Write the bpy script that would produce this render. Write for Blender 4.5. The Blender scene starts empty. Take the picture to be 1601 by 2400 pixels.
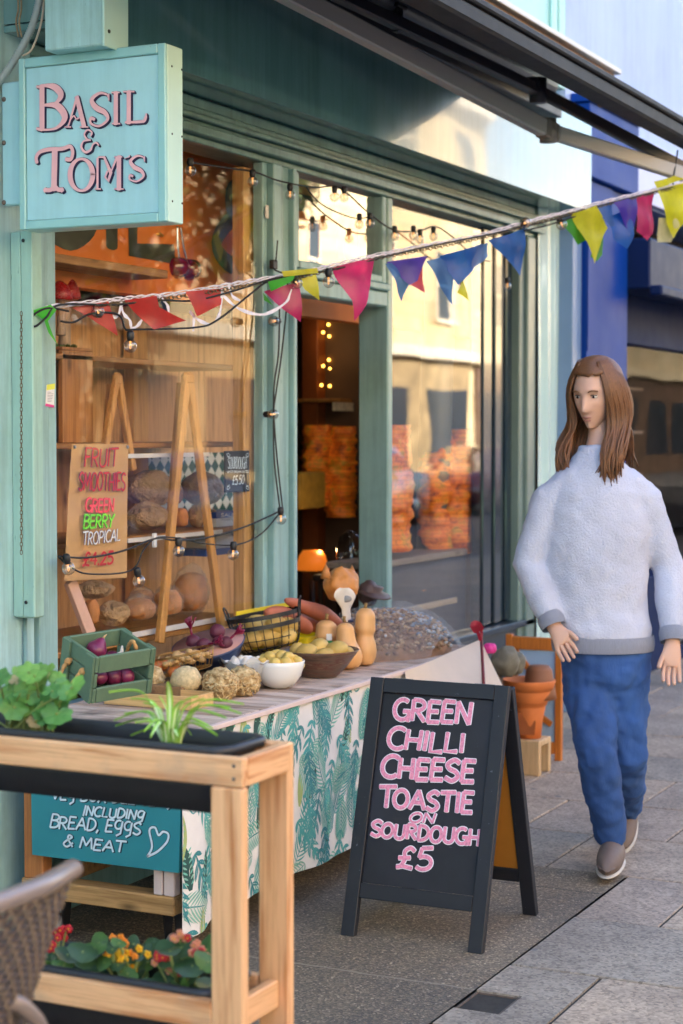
import bpy, bmesh, math, random
from mathutils import Vector as V, Matrix, noise, Euler
sc = bpy.context.scene
R = math.radians
# ------------------------------------------------------------------ camera, sky, sun, exposure
F, CX, CY, S, H = 4200., 800.5, 1200., 1601/1568., 1.55
YAW = math.atan((2860-CX)/F); PIT = math.atan((1013-CY)/F)
FW = V((math.cos(YAW)*math.cos(PIT), math.sin(YAW)*math.cos(PIT), math.sin(PIT)))
RT = V((math.sin(YAW), -math.cos(YAW), 0)); UP = RT.cross(FW); CAM = V((0, 0, H))
cd = bpy.data.cameras.new('camera'); cam = bpy.data.objects.new('camera', cd)
sc.collection.objects.link(cam)
cam.matrix_world = Matrix(((RT.x, UP.x, -FW.x, 0), (RT.y, UP.y, -FW.y, 0), (RT.z, UP.z, -FW.z, H), (0, 0, 0, 1)))
cd.sensor_fit = 'VERTICAL'; cd.sensor_height = 36; cd.lens = 36*F/2400
cd.clip_start = .1; cd.clip_end = 600
cd.dof.use_dof = True; cd.dof.focus_distance = 5.3; cd.dof.aperture_fstop = 3.6
sc.camera = cam
w = bpy.data.worlds.new('World'); sc.world = w; w.use_nodes = True
nt = w.node_tree; bg = nt.nodes['Background']
sky = nt.nodes.new('ShaderNodeTexSky'); sky.sky_type = 'NISHITA'; sky.sun_disc = False
SUN_EL, SUN_ROT = R(36), R(-12)
sky.sun_elevation = SUN_EL; sky.sun_rotation = SUN_ROT; sky.dust_density = 2.5; sky.air_density = 1.0; sky.ozone_density = .6
nt.links.new(sky.outputs[0], bg.inputs[0]); bg.inputs[1].default_value = .15
sd = bpy.data.lights.new('sun', 'SUN'); sd.energy = 4.5; sd.angle = R(.5); sd.color = (1, .91, .78)
so = bpy.data.objects.new('sun', sd); sc.collection.objects.link(so)
sdir = V((math.sin(SUN_ROT)*math.cos(SUN_EL), math.cos(SUN_ROT)*math.cos(SUN_EL), math.sin(SUN_EL)))
so.rotation_euler = sdir.to_track_quat('Z', 'Y').to_euler(); so.location = (0, 0, 20)
sc.view_settings.view_transform = 'Standard'; sc.view_settings.look = 'None'
sc.view_settings.exposure = 2.8; sc.view_settings.gamma = 1; sc.view_settings.use_curve_mapping = False
sc.render.engine = 'CYCLES'
sc.cycles.use_denoising = True; sc.cycles.max_bounces = 8; sc.cycles.transparent_max_bounces = 24
sc.cycles.diffuse_bounces = 5; sc.cycles.glossy_bounces = 4; sc.cycles.caustics_reflective = False
sc.cycles.caustics_refractive = False; sc.cycles.sample_clamp_indirect = 8

# ------------------------------------------------------------------ helpers
rnd = random.Random(7)
def ray(x, y):
    x *= S; y *= S
    return FW + RT*((x-CX)/F) - UP*((y-CY)/F)
def at(x, y, ax, v):                       # picture point -> real point on a known plane of the place
    r = ray(x, y); i = 'xyz'.index(ax); return CAM + r*((v-CAM[i])/r[i])
def atp(x, y, P, n):
    r = ray(x, y); return CAM + r*((P-CAM).dot(n)/r.dot(n))
def atd(x, y, d): return CAM + ray(x, y)*d
def px2m(px, d): return px*S*d/F
def depth(p): return (p-CAM).dot(FW)
def hx(s, k=1.):
    s = s.lstrip('#'); o = []
    for i in (0, 2, 4):
        c = int(s[i:i+2], 16)/255; c = c/12.92 if c < .04045 else ((c+.055)/1.055)**2.4; o.append(min(1, c*k))
    return (*o, 1)
_cube = {}
class MB:
    def __init__(s): s.v = []; s.f = []; s.m = []; s.s = []
    def add(s, vs, fs, m=0, sm=True):
        o = len(s.v); s.v += [V(p) for p in vs]
        for f in fs: s.f.append([o+i for i in f]); s.m.append(m); s.s.append(sm)
        return s
    def box(s, c, d, rot=None, bev=.003, m=0):
        bm = bmesh.new(); bmesh.ops.create_cube(bm, size=1)
        for q in bm.verts: q.co = V((q.co.x*d[0], q.co.y*d[1], q.co.z*d[2]))
        b = min(bev, min(d)*.45)
        if b > 1e-5: bmesh.ops.bevel(bm, geom=bm.edges[:], offset=b, segments=1, affect='EDGES')
        rot = rot.to_matrix() if isinstance(rot, Euler) else rot
        vs = [(rot @ q.co if rot else q.co) + V(c) for q in bm.verts]
        bm.verts.index_update(); fs = [[q.index for q in f.verts] for f in bm.faces]; bm.free()
        return s.add(vs, fs, m, False)
    def bx(s, a, b, bev=.003, m=0):
        a, b = V(a), V(b); return s.box((a+b)/2, [abs(t) for t in (b-a)], None, bev, m)
    def beam(s, p, q, w, h, up=V((0, 0, 1)), bev=.002, m=0):   # w across, h along 'up'
        p, q = V(p), V(q); x = (q-p).normalized(); y = V(up).cross(x).normalized(); z = x.cross(y)
        rot = Matrix((x, y, z)).transposed()
        return s.box((p+q)/2, ((q-p).length, w, h), rot, bev, m)
    def tube(s, pts, r, n=8, closed=False, m=0):
        pts = [V(p) for p in pts]; k = len(pts); vs = []; fs = []
        up = None
        for i, p in enumerate(pts):
            t = (pts[(i+1) % k]-pts[i-1]) if closed else (pts[min(i+1, k-1)]-pts[max(i-1, 0)])
            if t.length < 1e-9: t = V((0, 0, 1))
            t.normalize()
            if up is None: up = V((0, 0, 1)) if abs(t.z) < .9 else V((1, 0, 0))
            a = t.cross(up)
            if a.length < 1e-4: a = t.cross(V((1, .2, .1)))
            a.normalize(); b = a.cross(t); up = b
            rr = r[i] if isinstance(r, (list, tuple)) else r
            for j in range(n):
                g = 2*math.pi*j/n; vs.append(p + a*(math.cos(g)*rr) + b*(math.sin(g)*rr))
        for i in range(k if closed else k-1):
            for j in range(n):
                j2 = (j+1) % n; i2 = (i+1) % k
                fs.append([i*n+j, i*n+j2, i2*n+j2, i2*n+j])
        if not closed: fs.append(list(range(n))[::-1]); fs.append([(k-1)*n+j for j in range(n)])
        return s.add(vs, fs, m)
    def lathe(s, prof, c=(0, 0, 0), n=32, rot=None, m=0, sx=1, sy=1, wob=0):
        c = V(c); vs = []; fs = []; k = len(prof)
        for i, (r, z) in enumerate(prof):
            for j in range(n):
                g = 2*math.pi*j/n; p = V((math.cos(g)*r*sx, math.sin(g)*r*sy, z))
                if wob: p *= 1+wob*noise.noise(p*9+V((3, 1, 2)))
                vs.append((rot @ p if rot else p)+c)
        for i in range(k-1):
            for j in range(n): fs.append([i*n+j, i*n+(j+1) % n, (i+1)*n+(j+1) % n, (i+1)*n+j])
        if prof[0][0] > 1e-6: fs.append(list(range(n))[::-1])
        if prof[-1][0] > 1e-6: fs.append([(k-1)*n+j for j in range(n)])
        return s.add(vs, fs, m)
    def blob(s, c, r, rot=None, amp=.0, fr=3., sub=3, seed=0, fn=None, m=0):
        key = sub
        if key not in _cube:
            bm = bmesh.new(); bmesh.ops.create_icosphere(bm, subdivisions=sub, radius=1); bm.verts.index_update()
            _cube[key] = ([q.co.copy() for q in bm.verts], [[q.index for q in f.verts] for f in bm.faces]); bm.free()
        vs, fs = _cube[key]; o = V((seed*3.1, seed*1.7, -seed*2.3)); out = []
        r = r if isinstance(r, (tuple, list)) else (r, r, r)
        rot = rot.to_matrix() if isinstance(rot, Euler) else rot
        for p in vs:
            k = 1+amp*noise.noise(p*fr+o)+(amp*.5*noise.noise(p*fr*2.3+o) if amp else 0)
            q = V((p.x*r[0]*k, p.y*r[1]*k, p.z*r[2]*k))
            if fn: q = fn(p, q)
            out.append((rot @ q if rot else q)+V(c))
        return s.add(out, fs, m)
    def sheet(s, fn, nu, nv, m=0):
        vs = [fn(i/nu, j/nv) for j in range(nv+1) for i in range(nu+1)]
        return s.add(vs, [[j*(nu+1)+i, j*(nu+1)+i+1, (j+1)*(nu+1)+i+1, (j+1)*(nu+1)+i] for j in range(nv) for i in range(nu)], m)
    def prism(s, pts, d, m=0, sm=False):      # polygon outline extruded by vector d
        n = len(pts); d = V(d); vs = [V(p) for p in pts]+[V(p)+d for p in pts]
        return s.add(vs, [list(range(n))[::-1], list(range(n, 2*n))]+[[i, (i+1) % n, n+(i+1) % n, n+i] for i in range(n)], m, sm)
    def ribbon(s, pts, wd, n, off=0., cap=True, m=0):
        pts = [V(p) for p in pts]; k = len(pts); n = V(n).normalized(); L = []; Rr = []
        for i, p in enumerate(pts):
            t = (pts[min(i+1, k-1)]-pts[max(i-1, 0)]).normalized(); q = n.cross(t).normalized()
            ww = (wd[i] if isinstance(wd, (list, tuple)) else wd)/2
            L.append(p+q*ww+n*off); Rr.append(p-q*ww+n*off)
        s.add(L+Rr, [[i, i+1, k+i+1, k+i] for i in range(k-1)], m, False)
        if cap:
            for e, o in ((0, -1), (k-1, 1)):
                t = (pts[min(e+1, k-1)]-pts[max(e-1, 0)]).normalized()*o; q = n.cross(t)
                ww = (wd[e] if isinstance(wd, (list, tuple)) else wd)/2
                s.add([pts[e]+n*off+q*(ww*math.cos(g))+t*(ww*math.sin(g)*.35) for g in [math.pi*a/6 for a in range(7)]], [list(range(7))], m, False)
        return s
    def build(s, name, mat, parent=None, fix=True, loc=None):
        me = bpy.data.meshes.new(name); o = loc if loc is not None else (parent_loc(parent) if parent else V((0, 0, 0)))
        me.from_pydata([p-o for p in s.v], [], s.f)
        mats = mat if isinstance(mat, (list, tuple)) else [mat]
        for x in mats: me.materials.append(x)
        me.polygons.foreach_set('material_index', s.m); me.polygons.foreach_set('use_smooth', s.s)
        if fix:
            bm = bmesh.new(); bm.from_mesh(me); bmesh.ops.recalc_face_normals(bm, faces=bm.faces); bm.to_mesh(me); bm.free()
        me.update()
        ob = bpy.data.objects.new(name, me); sc.collection.objects.link(ob)
        if parent: ob.parent = parent
        else: ob.location = o
        return ob
def parent_loc(o):
    p = V((0, 0, 0))
    while o: p = p+o.location; o = o.parent
    return p
def tag(o, label=None, cat=None, group=None, kind=None):
    if label: o['label'] = label
    if cat: o['category'] = cat
    if group: o['group'] = group
    if kind: o['kind'] = kind
    return o
def thing(name, label, cat, loc=(0, 0, 0), group=None):
    o = bpy.data.objects.new(name, None); sc.collection.objects.link(o); o.location = loc; o.empty_display_size = .05
    return tag(o, label, cat, group)
def single(name, mb, mat, label, cat, group=None, loc=None):
    if loc is None:
        lo = [min(p[i] for p in mb.v) for i in range(3)]; hi = [max(p[i] for p in mb.v) for i in range(3)]
        loc = V(((lo[0]+hi[0])/2, (lo[1]+hi[1])/2, lo[2]))
    return tag(mb.build(name, mat, None, loc=V(loc)), label, cat, group)
def dup(root, loc, rot=None, label=None, scale=None, group=None):
    def rec(o, par):
        c = o.copy(); sc.collection.objects.link(c)
        if par: c.parent = par
        for ch in [x for x in allobj if x.parent == o]: rec(ch, c)
        return c
    allobj = [root]+[x for x in root.children_recursive]
    r = rec(root, None); r.location = loc
    if rot is not None: r.rotation_euler = rot
    if scale is not None: r.scale = scale if isinstance(scale, (tuple, list)) else (scale,)*3
    if label: r['label'] = label
    if group: r['group'] = group
    return r
def crom(pts, n=6):
    P = [V(p) for p in pts]; out = []
    for i in range(len(P)-1):
        a, b, c, d = P[max(i-1, 0)], P[i], P[i+1], P[min(i+2, len(P)-1)]
        for k in range(n):
            t = k/n; out.append(.5*((2*b)+(c-a)*t+(2*a-5*b+4*c-d)*t*t+(3*b-a-3*c+d)*t**3))
    out.append(P[-1]); return out
def sag(a, b, d, n=16):
    a, b = V(a), V(b); return [a.lerp(b, i/n)-V((0, 0, d*4*(i/n)*(1-i/n))) for i in range(n+1)]

# ------------------------------------------------------------------ materials
def nodes(name):
    m = bpy.data.materials.new(name); m.use_nodes = True; t = m.node_tree
    return m, t, t.nodes['Principled BSDF'], t.nodes['Material Output']
def coords(t, scale=(1, 1, 1), rot=(0, 0, 0), kind='Object', rand=True):
    tc = t.nodes.new('ShaderNodeTexCoord'); mp = t.nodes.new('ShaderNodeMapping')
    mp.inputs['Scale'].default_value = scale; mp.inputs['Rotation'].default_value = rot
    if rand:
        oi = t.nodes.new('ShaderNodeObjectInfo'); ad = t.nodes.new('ShaderNodeVectorMath'); ad.operation = 'ADD'
        mu = t.nodes.new('ShaderNodeMath'); mu.operation = 'MULTIPLY'; mu.inputs[1].default_value = 17.3
        t.links.new(oi.outputs['Random'], mu.inputs[0]); t.links.new(tc.outputs[kind], ad.inputs[0]); t.links.new(mu.outputs[0], ad.inputs[1])
        t.links.new(ad.outputs[0], mp.inputs[0])
    else: t.links.new(tc.outputs[kind], mp.inputs[0])
    return mp.outputs[0]
def noi(t, co, scale, detail=4, rough=.6):
    n = t.nodes.new('ShaderNodeTexNoise'); n.inputs['Scale'].default_value = scale; n.inputs['Detail'].default_value = detail
    n.inputs['Roughness'].default_value = rough; t.links.new(co, n.inputs['Vector']); return n.outputs['Fac']
def ramp(t, fac, stops):
    r = t.nodes.new('ShaderNodeValToRGB'); e = r.color_ramp.elements
    while len(e) < len(stops): e.new(.5)
    for q, (p, c) in zip(e, stops): q.position = p; q.color = c
    t.links.new(fac, r.inputs[0]); return r.outputs[0]
def mix(t, fac, a, b, mode='MIX'):
    m = t.nodes.new('ShaderNodeMix'); m.data_type = 'RGBA'; m.blend_type = mode
    if isinstance(fac, (int, float)): m.inputs[0].default_value = fac
    else: t.links.new(fac, m.inputs[0])
    for i, x in ((6, a), (7, b)):
        if isinstance(x, tuple): m.inputs[i].default_value = x
        else: t.links.new(x, m.inputs[i])
    return m.outputs[2]
def bump(t, b, h, strength=.3, dist=.01):
    n = t.nodes.new('ShaderNodeBump'); n.inputs['Strength'].default_value = strength; n.inputs['Distance'].default_value = dist
    t.links.new(h, n.inputs['Height']); t.links.new(n.outputs[0], b.inputs['Normal'])
def scl(c, k): return (min(1, c[0]*k), min(1, c[1]*k), min(1, c[2]*k), 1)
def M(name, col, rough=.5, var=.15, scale=6., bs=0., bscale=60., metal=0., stretch=(1, 1, 1), spec=.5, coat=0., chips=None, chip_col=None, sss=0., bd=.003, streak=0.):
    m, t, b, o = nodes(name); c = hx(col) if isinstance(col, str) else col
    co = coords(t, stretch); f = noi(t, co, scale)
    cc = ramp(t, f, [(.3, scl(c, 1-var)), (.7, scl(c, 1+var))])
    if chips:
        g = noi(t, co, chips, 6, .7); k = ramp(t, g, [(.66, (0, 0, 0, 1)), (.69, (1, 1, 1, 1))])
        cc = mix(t, k, cc, hx(chip_col))
    if streak:
        k2 = ramp(t, noi(t, coords(t, (16, 16, .9)), 1.6, 5, .65), [(.34, (1-streak,)*3+(1,)), (.56, (1, 1, 1, 1))]); cc = mix(t, 1, cc, k2, 'MULTIPLY')
        k3 = ramp(t, noi(t, coords(t, (1.6, 1.6, 1.2)), 2.3, 7, .7), [(.36, (1-streak*.7, 1-streak*.7, 1-streak, 1)), (.55, (1, 1, 1, 1))]); cc = mix(t, 1, cc, k3, 'MULTIPLY')
    t.links.new(cc, b.inputs['Base Color'])
    rr = t.nodes.new('ShaderNodeMapRange'); rr.inputs[3].default_value = max(.02, rough-.08); rr.inputs[4].default_value = min(1, rough+.12)
    t.links.new(noi(t, co, scale*2.7), rr.inputs[0]); t.links.new(rr.outputs[0], b.inputs['Roughness'])
    b.inputs['Metallic'].default_value = metal; b.inputs['Specular IOR Level'].default_value = spec; b.inputs['Coat Weight'].default_value = coat
    if sss: b.inputs['Subsurface Weight'].default_value = sss; b.inputs['Subsurface Radius'].default_value = (.02, .01, .005)
    if bs: bump(t, b, noi(t, co, bscale, 5), bs, bd)
    return m
_w = {}
def wood(name, c1, c2, ax='x', rough=.6, knots=True, scale=1., dirt=None):
    key = (name, ax)
    if key in _w: return _w[key]
    m, t, b, o = nodes(name+'_wood'); st = [26*scale]*3; st['xyz'.index(ax)] = 1.6*scale
    co = coords(t, tuple(st)); f = noi(t, co, 1.6, 5, .6); a, c = hx(c1), hx(c2)
    cc = ramp(t, f, [(.30, c), (.48, a), (.62, scl(a, 1.08)), (.75, c)])
    s3 = [150*scale]*3; s3['xyz'.index(ax)] = 3.5*scale; g_ = ramp(t, noi(t, coords(t, tuple(s3)), 1.3, 4, .7), [(.36, (.74, .68, .62, 1)), (.52, (1, 1, 1, 1))]); cc = mix(t, .8, cc, g_, 'MULTIPLY')
    st2 = [9*scale]*3; st2['xyz'.index(ax)] = 3.2*scale
    if knots:
        vo = t.nodes.new('ShaderNodeTexVoronoi'); vo.inputs['Scale'].default_value = 1.0; t.links.new(coords(t, tuple(st2)), vo.inputs['Vector'])
        k = ramp(t, vo.outputs['Distance'], [(.05, (1, 1, 1, 1)), (.16, (0, 0, 0, 1))]); cc = mix(t, k, cc, scl(c, .5))
    if dirt:
        k = ramp(t, noi(t, coords(t, (3, 3, 3)), 2.2, 6), [(.5, (0, 0, 0, 1)), (.75, (1, 1, 1, 1))]); cc = mix(t, k, cc, hx(dirt))
    t.links.new(cc, b.inputs['Base Color']); b.inputs['Roughness'].default_value = rough
    bump(t, b, f, .25, .002); _w[key] = m; return m
def flat_glass(name, tint=(1, 1, 1, 1), k=1.9, base=.03, rough=0., ripple=0.):
    m, t, b, o = nodes(name); t.nodes.remove(b)
    tr = t.nodes.new('ShaderNodeBsdfTransparent'); tr.inputs[0].default_value = tint
    gl = t.nodes.new('ShaderNodeBsdfGlossy'); gl.inputs['Roughness'].default_value = rough
    fr = t.nodes.new('ShaderNodeFresnel'); fr.inputs[0].default_value = 1.5
    mu = t.nodes.new('ShaderNodeMath'); mu.operation = 'MULTIPLY_ADD'; mu.inputs[1].default_value = k; mu.inputs[2].default_value = base; mu.use_clamp = True
    # front and back of the pane: use the pane's own incidence on either side
    ge = t.nodes.new('ShaderNodeNewGeometry'); dp = t.nodes.new('ShaderNodeVectorMath'); dp.operation = 'DOT_PRODUCT'
    t.links.new(ge.outputs['Incoming'], dp.inputs[0]); t.links.new(ge.outputs['Normal'], dp.inputs[1])
    ab = t.nodes.new('ShaderNodeMath'); ab.operation = 'ABSOLUTE'; t.links.new(dp.outputs['Value'], ab.inputs[0])
    om = t.nodes.new('ShaderNodeMath'); om.operation = 'SUBTRACT'; om.inputs[0].default_value = 1; t.links.new(ab.outputs[0], om.inputs[1])
    pw = t.nodes.new('ShaderNodeMath'); pw.operation = 'POWER'; pw.inputs[1].default_value = 4.2; t.links.new(om.outputs[0], pw.inputs[0])
    t.links.new(pw.outputs[0], mu.inputs[0]); t.nodes.remove(fr)
    mx = t.nodes.new('ShaderNodeMixShader'); t.links.new(mu.outputs[0], mx.inputs[0]); t.links.new(tr.outputs[0], mx.inputs[1]); t.links.new(gl.outputs[0], mx.inputs[2])
    if ripple:
        bn = t.nodes.new('ShaderNodeBump'); bn.inputs['Strength'].default_value = ripple; bn.inputs['Distance'].default_value = .01
        t.links.new(noi(t, coords(t, (1, 1, .6)), 2.2, 1), bn.inputs['Height']); t.links.new(bn.outputs[0], gl.inputs['Normal'])
    t.links.new(mx.outputs[0], o.inputs[0]); return m
def film(name, col, alpha=.35, rough=.15):
    m, t, b, o = nodes(name); b.inputs['Base Color'].default_value = hx(col); b.inputs['Roughness'].default_value = rough
    b.inputs['Alpha'].default_value = alpha; b.inputs['Specular IOR Level'].default_value = .8
    bump(t, b, noi(t, coords(t), 34, 4, .7), 1., .035); return m
def emis(name, col, s):
    m, t, b, o = nodes(name); b.inputs['Base Color'].default_value = hx(col); b.inputs['Emission Color'].default_value = hx(col); b.inputs['Emission Strength'].default_value = s; return m
def cloth(name, col, tl=.45, alpha=.88):
    m, t, b, o = nodes(name); t.nodes.remove(b); c = hx(col)
    co = coords(t, (1, 1, 1)); f = noi(t, co, 14, 3); cc = ramp(t, f, [(.3, scl(c, .85)), (.7, scl(c, 1.12))])
    d = t.nodes.new('ShaderNodeBsdfDiffuse'); l = t.nodes.new('ShaderNodeBsdfTranslucent'); tr = t.nodes.new('ShaderNodeBsdfTransparent')
    g = t.nodes.new('ShaderNodeBsdfGlossy'); g.inputs['Roughness'].default_value = .35
    t.links.new(cc, d.inputs[0]); t.links.new(cc, l.inputs[0]); tr.inputs[0].default_value = scl(c, 1.5)
    a = t.nodes.new('ShaderNodeMixShader'); a.inputs[0].default_value = tl; t.links.new(d.outputs[0], a.inputs[1]); t.links.new(l.outputs[0], a.inputs[2])
    e = t.nodes.new('ShaderNodeMixShader'); e.inputs[0].default_value = .06; t.links.new(a.outputs[0], e.inputs[1]); t.links.new(g.outputs[0], e.inputs[2])
    q = t.nodes.new('ShaderNodeMixShader'); q.inputs[0].default_value = alpha; t.links.new(tr.outputs[0], q.inputs[1]); t.links.new(e.outputs[0], q.inputs[2])
    t.links.new(q.outputs[0], o.inputs[0]); return m

TEAL = M('teal_gloss_paint', 'a4cacd', .34, .10, 4, .14, 25, chips=9, chip_col='7fa49c', stretch=(3, 3, .6), streak=.22)
TEALG = M('teal_green_paint', '9bc0b4', .42, .08, 5, .15, 30, stretch=(6, 6, 1), streak=.25)
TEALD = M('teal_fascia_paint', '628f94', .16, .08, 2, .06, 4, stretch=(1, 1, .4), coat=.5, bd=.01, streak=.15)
TEALF = M('teal_frame_paint', '90b5b6', .38, .10, 4, .16, 30, chips=10, chip_col='5d8480', stretch=(4, 4, .7), streak=.25)
TEALP = M('pale_teal_gloss', 'b9d6d3', .12, .06, 2, .12, 3, coat=.6, bd=.02)
SIGNB = M('sign_blue_paint', 'a2d0da', .32, .05, 3, .05, 20, streak=.08)
SIGNE = M('sign_edge_metal', 'b4d6cf', .30, .05, 3)
PINK = M('pink_letter_paint', 'e3adb4', .4, .06, 10)
NAVY = M('dark_letter_paint', '2c2c4e', .5, .05)
BLACKM = M('black_metal', '1b1b1e', .45, .2, 20)
DARK = M('dark_plastic', '26272d', .42, .12, 10, .1, 50)
AWN = M('awning_black', '0f0f12', .6, .15, 5)
AWNG = M('awning_grey_metal', 'a9a8a8', .35, .06, 3, stretch=(.3, .3, 6))
AWND = M('awning_dark_grey_metal', '3b3840', .4, .08, 3)
WHITE = M('white_paint', 'd9d6d2', .45, .06, 5, .1, 40)
CREAM = M('cream_wall_paint', 'd8d2c2', .7, .06, 2, .1, 30)
BLUE = M('deep_blue_paint', '06398a', .5, .1, 2, .1, 15, spec=.15)
BLUEL = M('lilac_blue_render', 'b3c4e6', .6, .06, 1.5, .1, 10, stretch=(1, 1, .3), streak=.1)
GLASS = flat_glass('window_glass', ripple=.05, k=1.3, base=.03)
GLASSR = flat_glass('wavy_window_glass', ripple=.10, k=1.7, base=.05)
BULBG = flat_glass('bulb_glass', tint=(.84, .83, .81, 1), k=2.4, base=.16)
BOWLG = flat_glass('clear_bowl_glass', tint=(.9, .93, .95, 1), k=.9, base=.10, rough=.05)
FILA = emis('filament_glow', 'ffb060', .22)
FAIRY = emis('fairy_light_glow', 'ffb648', 1.6)
ASPH = None
exec_later = []
# ------------------------------------------------------------------ ground
def tarmac():
    m, t, b, o = nodes('tarmac'); co = coords(t, rand=False)
    vo = t.nodes.new('ShaderNodeTexVoronoi'); vo.inputs['Scale'].default_value = 170; t.links.new(co, vo.inputs['Vector'])
    sp = ramp(t, vo.outputs['Color'], [(.0, hx('534b43')), (.55, hx('736758')), (.85, hx('9f8d75')), (1, hx('d3c2a6'))])
    big = ramp(t, noi(t, co, 1.7, 5), [(.3, (.62, .62, .66, 1)), (.7, (1.05, 1.0, .95, 1))]); c = mix(t, 1, sp, big, 'MULTIPLY')
    # pale seam and gum spots
    xs = t.nodes.new('ShaderNodeSeparateXYZ'); t.links.new(co, xs.inputs[0])
    wob = t.nodes.new('ShaderNodeMath'); wob.operation = 'MULTIPLY_ADD'; t.links.new(noi(t, co, 9, 4), wob.inputs[0]); wob.inputs[1].default_value = .03; t.links.new(xs.outputs[0], wob.inputs[2])
    for x0, wd_, col, k in ((4.60, .006, '8e8270', .8), (5.75, .004, '2a2826', .9)):
        a = t.nodes.new('ShaderNodeMath'); a.operation = 'SUBTRACT'; t.links.new(wob.outputs[0], a.inputs[0]); a.inputs[1].default_value = x0
        ab = t.nodes.new('ShaderNodeMath'); ab.operation = 'ABSOLUTE'; t.links.new(a.outputs[0], ab.inputs[0])
        lt = t.nodes.new('ShaderNodeMath'); lt.operation = 'LESS_THAN'; t.links.new(ab.outputs[0], lt.inputs[0]); lt.inputs[1].default_value = wd_
        kk = t.nodes.new('ShaderNodeMath'); kk.operation = 'MULTIPLY'; kk.inputs[1].default_value = k; t.links.new(lt.outputs[0], kk.inputs[0])
        c = mix(t, kk.outputs[0], c, hx(col))
    v2 = t.nodes.new('ShaderNodeTexVoronoi'); v2.inputs['Scale'].default_value = 2.3; t.links.new(co, v2.inputs['Vector'])
    g = ramp(t, v2.outputs['Distance'], [(.035, (1, 1, 1, 1)), (.05, (0, 0, 0, 1))]); c = mix(t, g, c, hx('8d867a'))
    t.links.new(c, b.inputs['Base Color']); b.inputs['Roughness'].default_value = .75
    bump(t, b, vo.outputs['Distance'], .5, .004); return m
def granite(name, c1, c2):
    m, t, b, o = nodes(name); co = coords(t, rand=False)
    vo = t.nodes.new('ShaderNodeTexVoronoi'); vo.inputs['Scale'].default_value = 110; t.links.new(co, vo.inputs['Vector'])
    a = ramp(t, vo.outputs['Color'], [(0, hx(c2)), (.5, hx(c1)), (1, scl(hx(c1), 1.35))])
    st = ramp(t, noi(t, co, 3.1, 7, .65), [(.32, (.62, .62, .64, 1)), (.6, (1, 1, 1, 1)), (.8, (1.08, 1.06, 1.03, 1))]); c = mix(t, 1, a, st, 'MULTIPLY')
    v2 = t.nodes.new('ShaderNodeTexVoronoi'); v2.inputs['Scale'].default_value = 2.9; t.links.new(co, v2.inputs['Vector'])
    g = ramp(t, v2.outputs['Distance'], [(.035, (1, 1, 1, 1)), (.05, (0, 0, 0, 1))]); c = mix(t, g, c, hx('6c6764'))
    t.links.new(c, b.inputs['Base Color']); b.inputs['Roughness'].default_value = .72
    bump(t, b, noi(t, co, 55, 6), .35, .004); return m
TAR = tarmac()
ASPH = M('road_asphalt', '4a494b', .85, .2, 3, .4, 200)
MORT = M('joint_dirt', '2b2724', .9, .3, 30)
tag(MB().add([(-300, -300, -.13), (400, -300, -.13), (400, 300, -.13), (-300, 300, -.13)], [[0, 1, 2, 3]], 0, False).build('road', ASPH), kind='structure')
tag(MB().add([(-30, 1.835, 0), (6.006, 1.835, 0), (6.006, 3.34, 0), (-30, 3.34, 0)], [[0, 1, 2, 3]], 0, False).build('pavement', TAR), kind='structure')
sl = MB(); rr = random.Random(3); X = [4.27+.578*i for i in range(-9, 38)]
for k, x0 in enumerate(X):
    x1 = x0+.578; y = 1.834 if x0 < 5.9 else 3.299; off = (k % 2)*.3; first = True
    while y > -1.45:
        L = (.58-off*.0 if not first else .58-off) if True else 0
        y0 = max(y-L, -1.45); m = rr.randrange(3); g = .0048; dz = rr.uniform(-.0015, .0015)
        if first and abs(x0-4.27) < .01:      # the slab notched round the drain
            for a, bq in (((x0+g, y0+g), (4.415, y-g)), ((4.415, y0+g), (4.585, 1.695)), ((4.585, y0+g), (x1-g, y-g))):
                sl.bx((a[0], a[1], -.06), (bq[0], bq[1], 0), 0, m)
        else: sl.bx((x0+g, y0+g, -.06), (x1-g, y-g, dz), .003, m)
        y = y0; first = False
tag(sl.build('paving_slabs', [granite('granite_slab', 'a29080', '746659'), granite('granite_slab_grey', '978a7c', '6b6157'), granite('granite_slab_warm', 'ab9783', '796a5c')]), kind='structure')
tag(MB().bx((-2, -1.46, -.10), (6.006, 1.834, -.007), 0).bx((6.007, -1.46, -.10), (27, 3.31, -.007), 0).build('paving_bed', MORT), kind='structure')
tag(MB().bx((-30, -1.62, -.128), (90, -1.465, .0), .01).build('kerb', granite('granite_kerb', '8a8683', '666362')), kind='structure')
tag(MB().bx((-30, -12.3, -.128), (90, -8.5, .0), .01).build('far_pavement', granite('far_granite', '8a8683', '666362')), kind='structure')
dr = thing('drain', 'small square open drain full of dirt cut into the corner of a paving slab', 'drain', (4.5, 1.76, -.03))
q = MB()
for a, b_ in (((4.418, 1.698), (4.582, 1.706)), ((4.418, 1.822), (4.582, 1.83)), ((4.418, 1.706), (4.426, 1.822)), ((4.574, 1.706), (4.582, 1.822))): q.bx((*a, -.06), (*b_, -.004), .001)
q.build('drain_frame', M('rusty_iron', '57493f', .8, .3, 40, .4, 90), dr)
q = MB().bx((4.426, 1.706, -.06), (4.574, 1.822, -.035), 0)
for i in range(90): q.blob((rnd.uniform(4.43, 4.57), rnd.uniform(1.71, 1.82), -.034), (rnd.uniform(.002, .007),)*3, None, .4, 2, 1, i)
q.build('dirt', M('drain_dirt', '3a3028', .9, .4, 60), dr)

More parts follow.
